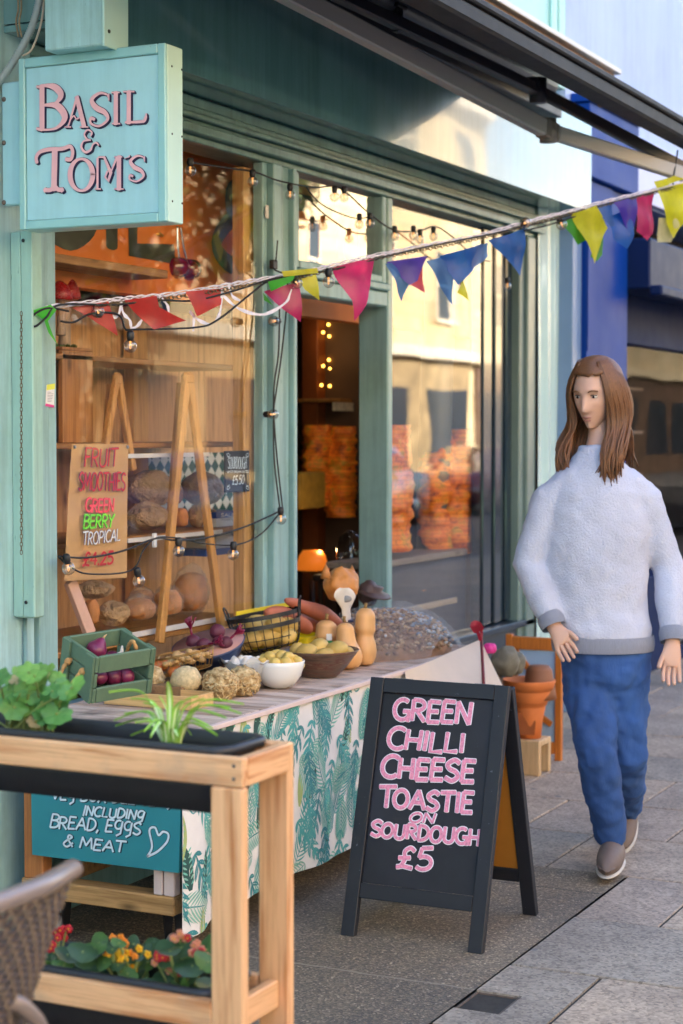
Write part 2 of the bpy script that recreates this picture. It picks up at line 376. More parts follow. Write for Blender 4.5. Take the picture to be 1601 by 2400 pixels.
# ------------------------------------------------------------------ lettering: hand-drawn strokes, unit box, y up
def A_(cx, cy, rx, ry, a0, a1, n=12): return [(cx+rx*math.cos(R(a0+(a1-a0)*i/n)), cy+ry*math.sin(R(a0+(a1-a0)*i/n))) for i in range(n+1)]
G = {
 'A': (.8, [[(.05, 0), (.42, 1)], [(.42, 1), (.76, 0)], [(.18, .36), (.64, .36)]]),
 'B': (.68, [[(.1, 0), (.1, 1)], [(.1, 1)]+A_(.3, .77, .28, .23, 90, -90)+[(.12, .54)], [(.12, .54)]+A_(.32, .27, .32, .27, 90, -90)+[(.1, 0)]]),
 'C': (.72, [A_(.42, .5, .36, .5, 52, 308, 18)]),
 'D': (.74, [[(.1, 0), (.1, 1)], [(.1, 1)]+A_(.22, .5, .46, .5, 90, -90, 14)+[(.1, 0)]]),
 'E': (.62, [[(.1, 0), (.1, 1)], [(.1, 1), (.56, .98)], [(.1, .52), (.5, .53)], [(.1, 0), (.58, .02)]]),
 'F': (.6, [[(.1, 0), (.1, 1)], [(.1, 1), (.56, .98)], [(.1, .52), (.48, .53)]]),
 'G': (.78, [A_(.42, .5, .36, .5, 55, 325, 18), [(.46, .42), (.76, .42)], [(.72, .42), (.70, -.06)]]),
 'H': (.74, [[(.1, 0), (.1, 1)], [(.64, 0), (.64, 1)], [(.1, .5), (.64, .5)]]),
 'I': (.26, [[(.13, 0), (.13, 1)]]),
 'L': (.6, [[(.1, 1), (.1, 0), (.56, .02)]]),
 'M': (.92, [[(.06, 0), (.16, 1)], [(.16, 1), (.45, .25)], [(.45, .25), (.74, 1)], [(.74, 1), (.86, 0)]]),
 'N': (.76, [[(.1, 0), (.1, 1)], [(.1, 1), (.64, 0)], [(.64, 0), (.66, 1)]]),
 'O': (.8, [A_(.4, .5, .33, .5, 90, 450, 24)]),
 'P': (.66, [[(.1, 0), (.1, 1)], [(.1, 1)]+A_(.3, .74, .3, .26, 90, -90)+[(.1, .48)]]),
 'R': (.7, [[(.1, 0), (.1, 1)], [(.1, 1)]+A_(.3, .75, .29, .25, 90, -90)+[(.1, .5)], [(.26, .5), (.64, 0)]]),
 'S': (.66, [crom([(.58, .86, 0), (.36, 1, 0), (.1, .8, 0), (.2, .58, 0), (.46, .44, 0), (.58, .22, 0), (.36, 0, 0), (.06, .14, 0)], 5)]),
 'T': (.72, [[(.36, 0), (.36, 1)], [(.02, .98), (.7, 1)]]),
 'U': (.74, [[(.1, 1), (.1, .35)]+A_(.37, .3, .27, .3, 180, 360, 10)+[(.64, 1)]]),
 'V': (.74, [[(.04, 1), (.36, 0)], [(.36, 0), (.72, 1)]]),
 'W': (.98, [[(.04, 1), (.24, 0)], [(.24, 0), (.48, .8)], [(.48, .8), (.72, 0)], [(.72, 0), (.94, 1)]]),
 'X': (.74, [[(.06, 0), (.68, 1)], [(.06, 1), (.68, 0)]]),
 'Y': (.72, [[(.06, 1), (.36, .5)], [(.68, 1), (.36, .5), (.3, 0)]]),
 'y': (.72, [[(.08, 1), (.1, .6)]+A_(.35, .6, .25, .2, 180, 360, 8)+[(.6, 1)], [(.6, 1), (.6, .1), (.3, -.2)]]),
 'g': (.7, [A_(.35, .62, .26, .36, 60, 330, 14)+[(.6, .9)], [(.6, .9), (.58, -.1), (.3, -.3)]]),
 '£': (.68, [crom([(.62, .84, 0), (.46, 1, 0), (.28, .82, 0), (.32, .45, 0), (.22, .1, 0), (.08, .04, 0)], 5), [(.08, .04), (.3, .1), (.62, .02)], [(.1, .5), (.5, .52)]]),
 '5': (.66, [[(.56, 1), (.2, .98)], [(.2, .98), (.14, .56)], [(.14, .56)]+A_(.3, .31, .28, .3, 110, -140, 14)]),
 '4': (.7, [[(.5, 0), (.5, 1)], [(.5, 1), (.06, .34), (.66, .34)]]),
 '2': (.66, [crom([(.1, .76, 0), (.3, 1, 0), (.54, .76, 0), (.4, .42, 0), (.08, .02, 0)], 6), [(.08, .02), (.6, .04)]]),
 '0': (.66, [A_(.33, .5, .27, .5, 90, 450, 22)]),
 '.': (.26, [[(.1, .02), (.15, .02)]]), ',': (.26, [[(.16, .1), (.06, -.16)]]), '-': (.5, [[(.1, .45), (.4, .45)]]),
 "'": (.2, [[(.12, 1), (.06, .72)]]),
 '&': (.74, [crom([(.66, .04, 0), (.3, .66, 0), (.32, .96, 0), (.52, .82, 0), (.2, .46, 0), (.1, .18, 0), (.34, 0, 0), (.64, .36, 0)], 5)]),
 ' ': (.4, []), '+': (.5, [[(.1, .4), (.4, .4)], [(.25, .2), (.25, .6)]]),
}
def letters(txt, P, n, wd, layers, jit=.03, big_first=1.0, seed=1, slant=0.):
    """txt laid out in the quad P = (bottom-left, bottom-right, top-left, top-right); layers: [(mb, extra width, offset, shift)]"""
    rg = random.Random(seed); bl, br, tl, tr = [V(p) for p in P]
    up = (tl-bl).length; wsum = sum(G[c][0] for c in txt); x = 0; k = 0; ins = min(.3, wd*.9/up)
    for ci, c in enumerate(txt):
        aw, st = G[c]; sc_ = big_first if ci == 0 else 1; dy = rg.uniform(-jit, jit); dr_ = rg.uniform(-jit, jit)
        for s_ in st:
            pts = []
            for p in s_:
                py = p[1]*sc_+dy; py = .5*ins*.9+py*(1-ins*.9); u = (x+p[0]*sc_+(py-.5)*(dr_+slant))/wsum
                pts.append(bl.lerp(br, u).lerp(tl.lerp(tr, u), py))
            if len(pts) < 6: pts = [pts[0].lerp(pts[1], i/3) for i in range(3)]+pts[1:] if len(pts) == 2 else pts
            for mb, ex, off, sh in layers: mb.ribbon(pts, wd+ex, n, off+k*2.5e-5, True) if sh is None else mb.ribbon([q+sh for q in pts], wd+ex, n, off+k*2.5e-5, True)
            k += 1
        x += aw
def quad(bl, br, hgt, pt):   # baseline given in picture points, letter height in picture points -> quad on the board
    return [pt(*bl), pt(*br), pt(bl[0]+hgt[1], bl[1]-hgt[0]), pt(br[0]+hgt[1], br[1]-(hgt[2] if len(hgt) > 2 else hgt[0]))]

# ------------------------------------------------------------------ the teal shop
YW = 3.3
shop = thing('shop_building', 'teal painted shopfront with tall windows, deep fascia and open doorway behind the produce stall', 'shop', (6.8, 3.4, 0))
q = MB(); q.bx((-6, YW, 0), (4.56, 3.7, 3.3), 0); q.bx((4.56, 3.304, 2.76), (9.4, 3.7, 3.3), 0); q.bx((-6, YW, 3.302), (9.4, 3.7, 11.6), 0)
q.build('wall', TEAL, shop)
q = MB(); q.bx((9.21, YW, 0), (9.4, 7.5, 2.758), 0); q.bx((4.3, 7.4, 0), (9.2, 7.6, 3.2), 0); q.bx((4.2, 3.72, 0), (4.4, 7.6, 3.2), 0)
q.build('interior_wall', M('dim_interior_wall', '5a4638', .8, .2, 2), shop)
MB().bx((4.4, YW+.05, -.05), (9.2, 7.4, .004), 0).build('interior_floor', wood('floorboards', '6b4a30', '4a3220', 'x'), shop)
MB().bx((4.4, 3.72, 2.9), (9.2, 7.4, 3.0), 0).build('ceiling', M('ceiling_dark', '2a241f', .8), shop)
# window surround left
q = MB(); q.bx((4.57, 3.285, 0), (4.625, 3.42, 2.6)); q.bx((4.627, 3.292, 0), (4.68, 3.40, 2.6), .006)
q.build('window_jamb', TEALF, shop)
q = MB(); q.bx((4.685, 3.33, 0), (6.045, 3.42, .62), .004); q.bx((4.685, 3.27, .622), (6.045, 3.42, .66), .004); q.build('stall_riser', TEALF, shop)
q = MB()
for a, b_, y0 in ((6.05, 6.085, 3.30), (6.09, 6.165, 3.275), (6.17, 6.245, 3.292), (6.25, 6.275, 3.27), (6.28, 6.318, 3.30)): q.bx((a, y0, 0), (b_, 3.345, 2.58), .004)
q.build('mullion', TEALF, shop)
q = MB(); q.bx((7.195, 3.30, 0), (7.245, 3.445, 2.58), .006); q.bx((7.25, 3.315, 0), (7.275, 3.40, 2.58), .004); q.build('door_post', M('door_post_paint', '84a9a9', .3, .06, 3, .08, 20, streak=.2), shop)
q = MB(); q.bx((6.322, 3.30, 2.10), (7.19, 3.40, 2.165), .006); q.bx((6.322, 3.285, 2.168), (7.19, 3.39, 2.20), .006)
q.bx((6.322, 3.305, 2.202), (6.36, 3.39, 2.58), .005); q.bx((7.15, 3.305, 2.202), (7.19, 3.39, 2.58), .005); q.bx((6.362, 3.305, 2.202), (7.148, 3.38, 2.235), .005)
q.build('transom_frame', TEALF, shop)
MB().add([(6.36, 3.345, 2.235), (7.15, 3.345, 2.235), (7.15, 3.345, 2.58), (6.36, 3.345, 2.58)], [[0, 1, 2, 3]], 0, False).build('transom_pane', flat_glass('transom_glass', k=3.2, base=.12, ripple=.25), shop)
MB().add([(4.682, 3.318, .662), (6.048, 3.318, .662), (6.048, 3.318, 2.58), (4.682, 3.318, 2.58)], [[0, 1, 2, 3]], 0, False).build('window_pane', GLASS, shop)
MB().add([(7.277, 3.36, .56), (8.458, 3.36, .56), (8.458, 3.36, 2.58), (7.277, 3.36, 2.58)], [[0, 1, 2, 3]], 0, False).build('window_pane', GLASSR, shop)
q = MB(); q.bx((7.28, 3.32, 0), (9.06, 3.42, .52), .004); q.bx((7.28, 3.29, .522), (9.06, 3.42, .555), .004); q.build('stall_riser', M('navy_riser', '1c2b3a', .3, .1), shop)
q = MB()
for i in range(5): q.bx((8.46+i*.082, 3.35+.012*(i % 2), .56), (8.46+i*.082+.078, 3.42, 2.58), .008)
q.build('reflection_panel', M('dark_navy_gloss', '142430', .12, .1, 2, .05, 4, coat=.5), shop)  # dark reflections at the window end built as a grooved navy panel
q = MB(); q.bx((8.872, 3.31, 0), (8.94, 3.42, 2.58), .006); q.bx((8.944, 3.29, 0), (9.066, 3.42, 2.58), .006); q.build('window_jamb', M('grey_teal_frame', '6c817d', .3, .1, 4), shop)
def pil(u, v):
    return V((9.07+.33*u, 3.285-.02*math.sin(u*math.pi)-.008*math.sin(u*17+v*3), v*2.745))
MB().sheet(pil, 24, 40).build('pilaster', TEALP, shop)
# window head, shutter box, fascia
q = MB()
for z0, z1, y0 in ((2.582, 2.605, 3.30), (2.607, 2.640, 3.268), (2.642, 2.655, 3.285), (2.657, 2.675, 3.262), (2.677, 2.70, 3.28), (2.702, 2.742, 3.295)): q.bx((4.56, y0, z0), (9.2, 3.45, z1), .004)
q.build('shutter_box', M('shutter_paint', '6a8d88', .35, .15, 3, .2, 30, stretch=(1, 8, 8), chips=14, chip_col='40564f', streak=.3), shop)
def fas(u, v):
    x = 4.43+(9.40-4.43)*u; z = 2.745+.52*v
    return V((x, 3.10+.006*noise.noise(V((x*.9, z*2, 1))), z))
q = MB().sheet(fas, 60, 8); q.bx((4.43, 3.112, 2.746), (9.40, 3.302, 2.766), .002); q.bx((4.43, 3.112, 2.77), (4.44, 3.30, 3.26), 0); q.bx((9.39, 3.112, 2.77), (9.40, 3.30, 3.26), 0)
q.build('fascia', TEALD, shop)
q = MB(); q.bx((3.5, 3.245, 3.40), (9.33, 3.30, 4.4), .004); q.bx((9.12, 3.225, 3.40), (9.20, 3.244, 4.4), .006); q.bx((9.24, 3.225, 3.40), (9.33, 3.244, 4.4), .006)
q.build('upper_signboard', M('upper_teal', 'a8d6cf', .4, .05, 3), shop)
q = MB(); a = at(1125, -45, 'y', 3.244); letters('S', [V((8.25, 3.244, 3.66)), V((8.47, 3.244, 3.66)), V((8.25, 3.244, 3.98)), V((8.47, 3.244, 3.98))], (0, -1, 0), .035, [(q, 0, .004, None)])
q.build('upper_lettering', PINK, shop)
# interior: orange bulkhead with the shop name painted in dark letters
bul = MB().bx((4.44, 3.62, 2.06), (9.18, 3.70, 2.88), 0); bul.build('bulkhead', M('orange_bulkhead', 'd8782c', .6, .15, 2), shop)
q = MB(); letters("BASIL & TOM'S", [V((4.1, 3.62, 2.18)), V((8.9, 3.62, 2.22)), V((4.1, 3.62, 2.56)), V((8.9, 3.62, 2.60))], (0, -1, 0), .075, [(q, 0, .003, None)], jit=0)
q.build('bulkhead_lettering', M('dark_green_letter', '33382a', .5), shop)
# box column and chain on the left pilaster
bc = thing('boxed_conduit', 'rough green boarded casing running down the left side of the shopfront', 'casing', (4.47, 3.27, .95))
zt, zb = at(60, 530, 'y', 3.25).z, at(70, 1420, 'y', 3.24).z; xc = at(72, 1000, 'y', 3.235).x
q = MB(); q.bx((xc+.001, 3.235, zb), (xc+.062, 3.298, zt), .004); q.build('casing_front', TEALG, bc)
q = MB(); q.bx((xc-.010, 3.222, zb+.005), (xc, 3.262, zt-.002), .002); q.bx((xc-.010, 3.264, zb+.004), (xc, 3.299, zt-.004), .002); q.build('casing_board', M('rough_green_board', '9bc0b3', .55, .1, 4, .5, 30, stretch=(8, 8, 1), chips=11, chip_col='54766c'), bc)
q = MB()
for z in (zb+.05, zt-.03): q.lathe([(.0, -.003), (.005, -.002), (.006, 0)], (xc-.013, 3.25, z), 10, Matrix.Rotation(R(90), 3, 'Y'))
q.build('screw', BLACKM, bc)
tag(single('water_pipe', MB().tube([(4.50, 3.29, zb), (4.50, 3.29, 0)], .007), M('old_pipe', '6f8d88', .5, .2, 20), 'thin rusty pipe running to the ground below the boarded casing', 'pipe'))
# ------------------------------------------------------------------ neighbour shop
blue = thing('blue_shop_building', 'deep blue neighbouring shop with a pale lilac upper wall on the right', 'shop', (12, 3.3, 0))
q = MB(); q.bx((9.402, 3.25, 2.95), (40, 3.8, 11.6), 0); q.build('upper_wall', BLUEL, blue)
q = MB(); q.bx((9.402, 3.20, 0), (9.55, 3.6, 2.948), .004); q.build('side_strip', M('slate_blue_paint', '7490b4', .4, .06, 3), blue)
q = MB(); q.bx((9.552, 3.17, 0), (10.02, 3.6, 2.948), .006); q.bx((10.024, 3.185, 0), (10.36, 3.6, 2.948), .006); q.bx((9.50, 3.14, 2.955), (10.42, 3.248, 3.36), .006); q.bx((9.48, 3.12, 3.362), (10.44, 3.248, 3.41), .004); q.bx((9.52, 3.14, 0), (10.4, 3.168, .35), .005); q.bx((9.552,3.162,2.0),(9.57,3.169,2.9),.002)
q.build('pilaster', BLUE, blue)
q = MB(); q.bx((10.44, 3.20, 2.96), (16, 3.248, 3.34), .004); q.build('signboard', M('lilac_sign', 'c4cbee', .5, .05, 2), blue)
q = MB(); letters('COFFEE', [V((10.7, 3.2, 3.08)), V((12.6, 3.2, 3.08)), V((10.7, 3.2, 3.24)), V((12.6, 3.2, 3.24))], (0, -1, 0), .03, [(q, 0, .003, None)]) if False else None
q = MB(); q.bx((10.365, 3.05, 2.40), (16, 3.45, 2.70), .01); q.bx((10.38, 2.98, 2.36), (16, 3.06, 2.42), .01); q.build('awning_box', M('navy_metal', '0a1f48', .5, .1, 3, spec=.2), blue)
q = MB(); q.bx((10.365, 3.30, 2.10), (16, 3.45, 2.398), .0); q.bx((10.365, 3.28, 0), (16, 3.45, .62), .005); q.bx((10.365, 3.27, .622), (10.43, 3.42, 2.098), .004); q.bx((13.2, 3.27, .622), (13.3, 3.42, 2.098), .004); q.build('window_frame', M('navy_frame', '0e2450', .6, .1, 3, spec=.1), blue)
MB().bx((16.01, 3.25, 0), (40, 3.6, 2.948), 0).build('far_wall', BLUE, blue)
MB().add([(10.43, 3.36, .62), (13.2, 3.36, .62), (13.2, 3.36, 2.1), (10.43, 3.36, 2.1)], [[0, 1, 2, 3]], 0, False).build('window_pane', flat_glass('blue_shop_glass', k=.10, base=.01, ripple=.15), blue)
q = MB(); q.bx((9.55, 5.0, 0), (45, 5.1, 3.1), 0); q.bx((10.4, 3.46, .5), (40, 4.99, .56), 0); q.bx((9.56, 3.61, 2.90), (45, 4.99, 2.94), 0); q.build('interior', M('dark_shop_interior', '40352f', .8, .4, 2), blue)
q = MB()
for i in range(4): q.bx((10.45, 3.9, .9+.32*i), (13.1, 4.19, .92+.32*i), .002)
q.build('shelf', M('shelf_dark', '6a5648', .6), blue)
q = MB()
for i in range(26):
    x = 10.6+.09*i; z = .92+.32*(i % 4); q.lathe([(.0, 0), (.03, 0), (.03, .1), (.012, .14), (.012, .18), (0, .18)], (x, 4.0, z), 8, m=i % 3)
q.build('goods', [M('goods_yellow', 'c9a33a', .3), M('goods_white', 'cfd6dd', .3), M('goods_dark', '39414f', .3)], blue)

# ------------------------------------------------------------------ across the street (seen mirrored in the windows)
def brick(name, c1, c2, mortar, s=1.):
    m, t, b, o = nodes(name); tc = t.nodes.new('ShaderNodeTexCoord'); sp = t.nodes.new('ShaderNodeSeparateXYZ'); cb = t.nodes.new('ShaderNodeCombineXYZ')
    t.links.new(tc.outputs['Object'], sp.inputs[0]); t.links.new(sp.outputs[0], cb.inputs[0]); t.links.new(sp.outputs[2], cb.inputs[1])
    br = t.nodes.new('ShaderNodeTexBrick'); br.inputs['Scale'].default_value = 1/s; br.inputs['Color1'].default_value = hx(c1); br.inputs['Color2'].default_value = hx(c2); br.inputs['Mortar'].default_value = hx(mortar)
    br.inputs['Brick Width'].default_value = .45; br.inputs['Row Height'].default_value = .16; br.inputs['Mortar Size'].default_value = .012
    t.links.new(cb.outputs[0], br.inputs[0]); st = ramp(t, noi(t, tc.outputs['Object'], .9, 5), [(.3, (.75, .75, .75, 1)), (.7, (1.1, 1.1, 1.1, 1))])
    t.links.new(mix(t, 1, br.outputs[0], st, 'MULTIPLY'), b.inputs['Base Color']); b.inputs['Roughness'].default_value = .85; return m
WIN = M('opposite_window', '2b3440', .08, .1)
def opposite(name, label, x0, x1, zt, mat, cols, rows, trim, shop_col):
    b = thing(name, label, 'building', ((x0+x1)/2, -12.3, 0))
    MB().bx((x0, -20, -.1), (x1, -12.3, zt), 0).build('wall', mat, b)
    q = MB(); q.bx((x0, -12.29, 3.5), (x1, -12.0, 3.8), .02); q.bx((x0, -12.29, zt-.5), (x1, -11.9, zt+.1), .02); q.build('cornice', trim, b)
    q = MB(); q.bx((x0+.4, -12.29, .0), (x1-.4, -12.2, 3.4), .02); q.build('shop_front', shop_col, b)
    st = (x1-x0)/cols
    for i in range(cols):
        for j in range(rows):
            cx = x0+st*(i+.5); z = 4.6+3.1*j
            fr = MB(); fr.bx((cx-.65, -12.29, z-.1), (cx+.65, -12.2, z), .01); fr.bx((cx-.6, -12.29, z+.002), (cx-.52, -12.24, z+1.8), .01); fr.bx((cx+.52, -12.29, z+.002), (cx+.6, -12.24, z+1.8), .01); fr.bx((cx-.518, -12.29, z+.86), (cx+.518, -12.24, z+.94), .01)
            f = fr.build('window_frame', trim, b); MB().bx((cx-.515, -12.288, z+.003), (cx+.515, -12.27, z+1.8), 0).build('pane', WIN, f)
        cx = x0+st*(i+.5); MB().bx((cx-st*.36, -12.198, .7), (cx+st*.36, -12.19, 2.7), 0).build('shop_window', WIN, b)
    return b
opposite('brick_building', 'dark brown brick building across the street, mirrored in the left window', 8, 27.5, 9.5, brick('brown_brick', '6b4732', '553626', '7d6a58'), 6, 1, WHITE, M('shopfront_dark', '3a3f3a', .4))
opposite('stone_building', 'pale golden stone building across the street, mirrored in the door side window', 27.6, 47, 10.5, brick('gold_stone', 'd8c29a', 'ccb488', 'b8a584', 2.4), 5, 2, M('stone_trim', 'd8ccb4', .8), M('grey_front', '9a8460', .6, .3, 2))
opposite('yellow_building', 'yellow rendered building farther up across the street, mirrored in the right window', 47.1, 75, 8.5, brick('yellow_stone', 'dccaa4', 'd0b98e', 'c0ae8e', 2.0), 7, 1, M('stone_trim_pale', 'e0cda8', .8), M('brown_front', '6a5240', .6, .3, 2))
opposite('corner_building', 'cream building across the street behind the viewpoint, its light falling on the pavement', -25, 7.9, 9.5, brick('cream_stone', 'e2c9a0', 'd8ba8c', 'c0a884', 2.2), 9, 1, M('stone_trim_cream', 'e0d4bc', .8), M('green_front', '56705c', .5))

# tree across the road, added to darken the reflection in the left window
tr0 = thing('added_tree', 'dark leafy tree added on the far kerb to darken the left window reflection', 'tree', (21, -9.2, .0))
q = MB(); q.tube(crom([(21, -9.2, 0), (21.1, -9.15, 1.6), (20.9, -9.2, 3.2), (20.8, -9.1, 5.0)], 5), [.22-.008*i for i in range(16)], 10)
rt = random.Random(12)
for i in range(14):
    g = i*2.4; e = V((20.6+4*math.cos(g)*rt.uniform(.5, 1), -9.0+2*math.sin(g)*rt.uniform(.4, 1), 4.4+rt.uniform(.3, 3))); s_ = V((20.9, -9.15, 2.6+.15*i)); q.tube(crom([s_, s_.lerp(e, .5)+V((0, 0, .3)), e], 4), [.08-.008*k for k in range(9)], 6)
q.build('trunk', M('bark', '4a3d33', .9, .3, 8, .6, 30), tr0)
q = MB()
for i in range(9000):
    while True:
        p = V((rt.uniform(-1, 1), rt.uniform(-1, 1), rt.uniform(-1, 1)))
        if p.length < 1 and noise.noise(p*2.6+V((4, 1, 0))) > -.40 and p.length > .2: break
    c = V((23.4+6.6*p.x, -9.0+2.4*p.y, 6.6+2.9*p.z)); a = V((rt.gauss(0, 1), rt.gauss(0, 1), rt.gauss(0, 1))).normalized(); b_ = a.cross(V((.3, .2, 1))).normalized(); s_ = rt.uniform(.10, .22)
    q.add([c-a*s_, c-b_*s_*.5, c+a*s_, c+b_*s_*.5], [[0, 1, 2, 3]], rt.randrange(2), False)
q.build('crown', [M('leaf_dark', '33421f', .6, .2, 3), M('leaf_mid', '4c5a2a', .6, .2, 3)], tr0, fix=False)

# parked cars across the road (seen only mirrored in the glass)
def car(label, x, y, mat):
    c = thing('parked_car', label, 'car', (x, y, -.13), 'cars parked across the road'); z0 = -.13
    prof = [(-2.1, .25), (-2.15, .55), (-2.0, .78), (-1.15, .90), (-.55, 1.36), (.85, 1.42), (1.55, 1.0), (2.0, .92), (2.1, .6), (2.05, .25)]
    pp = [V((a, 0, b_)) for a, b_ in prof]; q = MB(); rows = []
    for k, (o_, ins, hz_) in enumerate(((-.86, .06, .0), (-.80, .0, .0), (.80, .0, .0), (.86, .06, .0))): rows.append([V((x+p.x*(1-ins*.3), y+(o_ if p.z < .95 else o_*.82), z0+p.z-(ins*.3 if p.z > 1.2 else 0))) for p in pp])
    n = len(pp); q.add([p for r_ in rows for p in r_], [[i*n+j_, i*n+(j_+1) % n, (i+1)*n+(j_+1) % n, (i+1)*n+j_] for i in range(3) for j_ in range(n)]+[list(range(n))[::-1], [3*n+j_ for j_ in range(n)]]); q.build('body', mat, c)
    q = MB()
    for sd_ in (-1, 1):
        q.prism([V((x+a, y+sd_*(.845-.17*(b_-.95)/.4), z0+b_)) for a, b_ in ((-1.0, .97), (-.52, 1.30), (.10, 1.33), (.10, .97))], (0, sd_*.02, 0)); q.prism([V((x+a, y+sd_*(.845-.17*(b_-.95)/.4), z0+b_)) for a, b_ in ((.18, .97), (.18, 1.33), (.80, 1.33), (1.38, 1.0))], (0, sd_*.02, 0))
    q.build('side_windows', WIN, c)
    for dx in (-1.3, 1.3):
        for sd_ in (-1, 1):
            w_ = MB().lathe([(0, -.1), (.28, -.1), (.31, -.06), (.31, .06), (.28, .1), (0, .1)], (x+dx, y+sd_*.80, z0+.31), 24, Matrix.Rotation(R(90), 3, 'X')).build('wheel', BLACKM, c)
            MB().lathe([(0, -.115), (.17, -.112), (.19, -.10), (.19, .10), (.17, .112), (0, .115)], (x+dx, y+sd_*.80, z0+.31), 20, Matrix.Rotation(R(90), 3, 'X')).build('rim', M('alloy', 'b4b6ba', .25, .05, metal=.8) if 'alloy' not in bpy.data.materials else bpy.data.materials['alloy'], w_)
car('blue hatchback parked across the road, mirrored low in the left window', 21.5, -7.3, M('blue_car_paint', '2a4f8c', .12, .05, coat=1.))
car('silver hatchback parked across the road, mirrored in the doorway side of the glass', 28.5, -7.3, M('silver_car_paint', 'a7abb0', .15, .05, coat=1.))
car('dark red hatchback parked across the road, mirrored low in the right window', 35.5, -7.3, M('red_car_paint', '6a1a1c', .12, .05, coat=1.))

# ------------------------------------------------------------------ hanging sign
SX = 4.364; s0, s1 = 2.690, 3.196; z0, z1 = 2.146, 2.646
sg = thing('hanging_sign', 'square pale blue box sign with raised pink lettering projecting over the pavement', 'shop sign', (SX+.05, 3.2, z0))
q = MB(); q.bx((SX+.008, s0, z0), (SX+.09, s1, z1), .003); q.build('sign_box', SIGNE, sg)
q = MB(); q.bx((SX+.002, s0+.028, z0+.028), (SX+.008, s1-.024, z1-.03), 0); q.build('sign_face', SIGNB, sg)
q = MB()
for a, b_ in (((s0, z0), (s0+.026, z1)), ((s1-.022, z0), (s1, z1)), ((s0+.0265, z1-.028), (s1-.0225, z1)), ((s0+.0265, z0), (s1-.0225, z0+.026))): q.bx((SX-.006, a[0], a[1]), (SX+.0075, b_[0], b_[1]), .003)
q.build('sign_frame', M('sign_frame_paint', '8fc0c2', .3, .08, 4, chips=16, chip_col='6c6a5e'), sg)
q = MB()
for z in (z0+.06, z0+.25, z1-.06):
    for x in (SX+.03, SX+.083): MB().lathe([(0, -.002), (.003, -.001), (.0035, 0)], (x, s0, z), 8, Matrix.Rotation(R(90), 3, 'X') @ Matrix.Rotation(R(180), 3, 'X')).build('screw', BLACKM, sg)
SGL = {   # ornate capitals: (advance, [(points, widths)]) in unit box
 'B': (.8, [([(.14, 0), (.14, 1)], .17), ([(.0, .97), (.1, .96), (.2, 1)], .07), ([(.0, .03), (.14, .0)], .08), (crom([(.14, 1.0, 0), (.45, .96, 0), (.62, .78, 0), (.46, .58, 0), (.16, .56, 0)], 6), [.06, .07, .09, .11, .13, .16, .18, .19, .2, .2, .2, .2, .19, .18, .16, .13, .11, .09, .08, .07, .06, .06, .06, .06, .06]), (crom([(.16, .55, 0), (.52, .54, 0), (.72, .28, 0), (.5, .04, 0), (.12, .0, 0)], 6), [.06, .07, .09, .11, .13, .16, .18, .2, .21, .21, .21, .21, .2, .18, .16, .13, .11, .09, .08, .07, .06, .06, .06, .06, .06])]),
 'A': (.62, [([(.06, .02), (.30, .92)], [.06, .08, .1, .11]), ([(.30, .96), (.52, .02)], .2), (crom([(.10, .20, 0), (.22, .36, 0), (.30, .26, 0), (.42, .34, 0)], 5), .06), ([(-.04, .01), (.14, .01)], .05), ([(.40, .01), (.64, .01)], .05)]),
 'S': (.62, [(crom([(.53, .88, 0), (.5, .96, 0), (.3, 1, 0), (.1, .8, 0), (.22, .56, 0), (.44, .42, 0), (.52, .2, 0), (.3, .0, 0), (.08, .08, 0), (.08, .24, 0), (.18, .2, 0)], 5), [.07, .07, .07, .07, .07, .07, .08, .08, .09, .1, .11, .12, .13, .15, .16, .18, .19, .2, .21, .21, .22, .22, .22, .21, .2, .19, .18, .17, .15, .14, .12, .11, .1, .1, .09, .09, .09, .09, .09, .09, .1, .1, .11, .12, .12, .12, .12, .12, .12, .12, .12]), ([(.55, .98), (.55, .78)], .06)]),
 'I': (.34, [([(.15, 0), (.15, 1)], .2), ([(.0, .985), (.28, .985)], .06), ([(.02, .02), (.3, .02)], .06)]),
 'L': (.62, [([(.15, 0), (.15, 1)], .2), ([(.0, .985), (.30, .985)], .06), ([(.05, .035), (.45, .05), (.58, .1), (.62, .3)], [.09, .11, .13, .08])]),
 'T': (.86, [([(.42, .05), (.44, .95)], .19), (crom([(.04, .66, 0), (.02, .78, 0), (.1, .9, 0), (.3, .96, 0), (.6, .97, 0), (.78, 1.02, 0), (.84, .9, 0), (.8, .74, 0), (.68, .74, 0)], 5), .11), (crom([(.22, .05, 0), (.34, .05, 0), (.44, .12, 0), (.52, .06, 0), (.62, .06, 0)], 4), .12), ([(.2, .03), (.25, .07)], .12), ([(.58, .03), (.63, .07)], .12)]),
 'O': (.8, [([(.38+.30*math.cos(R(a)), .5+.48*math.sin(R(a))) for a in range(0, 370, 12)], [.09+.14*abs(math.cos(R(a)))**1.5 for a in range(0, 370, 12)])]),
 'M': (.92, [([(.1, .02), (.1, .95)], .1), ([(.12, .98), (.3, .98), (.5, .5), (.42, .26), (.33, .38), (.40, .56)], [.06, .1, .15, .14, .1, .08]), ([(.46, .42), (.68, .97)], [.06, .08, .1, .1]), ([(.74, .0), (.74, 1)], .2), ([(.02, .02), (.2, .02)], .05), ([(.60, .02), (.88, .02)], .05), ([(.6, .98), (.84, .98)], .05)]),
 "'": (.24, [([(.13, 1), (.13, .9), (.05, .74)], [.15, .13, .05])]),
 '&': (.8, [(crom([(.5, .74, 0), (.56, .9, 0), (.38, 1.02, 0), (.24, .82, 0), (.36, .6, 0), (.5, .56, 0)], 5), .1), (crom([(.42, .56, 0), (.2, .5, 0), (.12, .24, 0), (.28, .02, 0), (.5, .12, 0), (.6, .36, 0), (.74, .44, 0), (.84, .32, 0)], 5), [.1]*8+[.14]*14+[.1]*14)]),
}
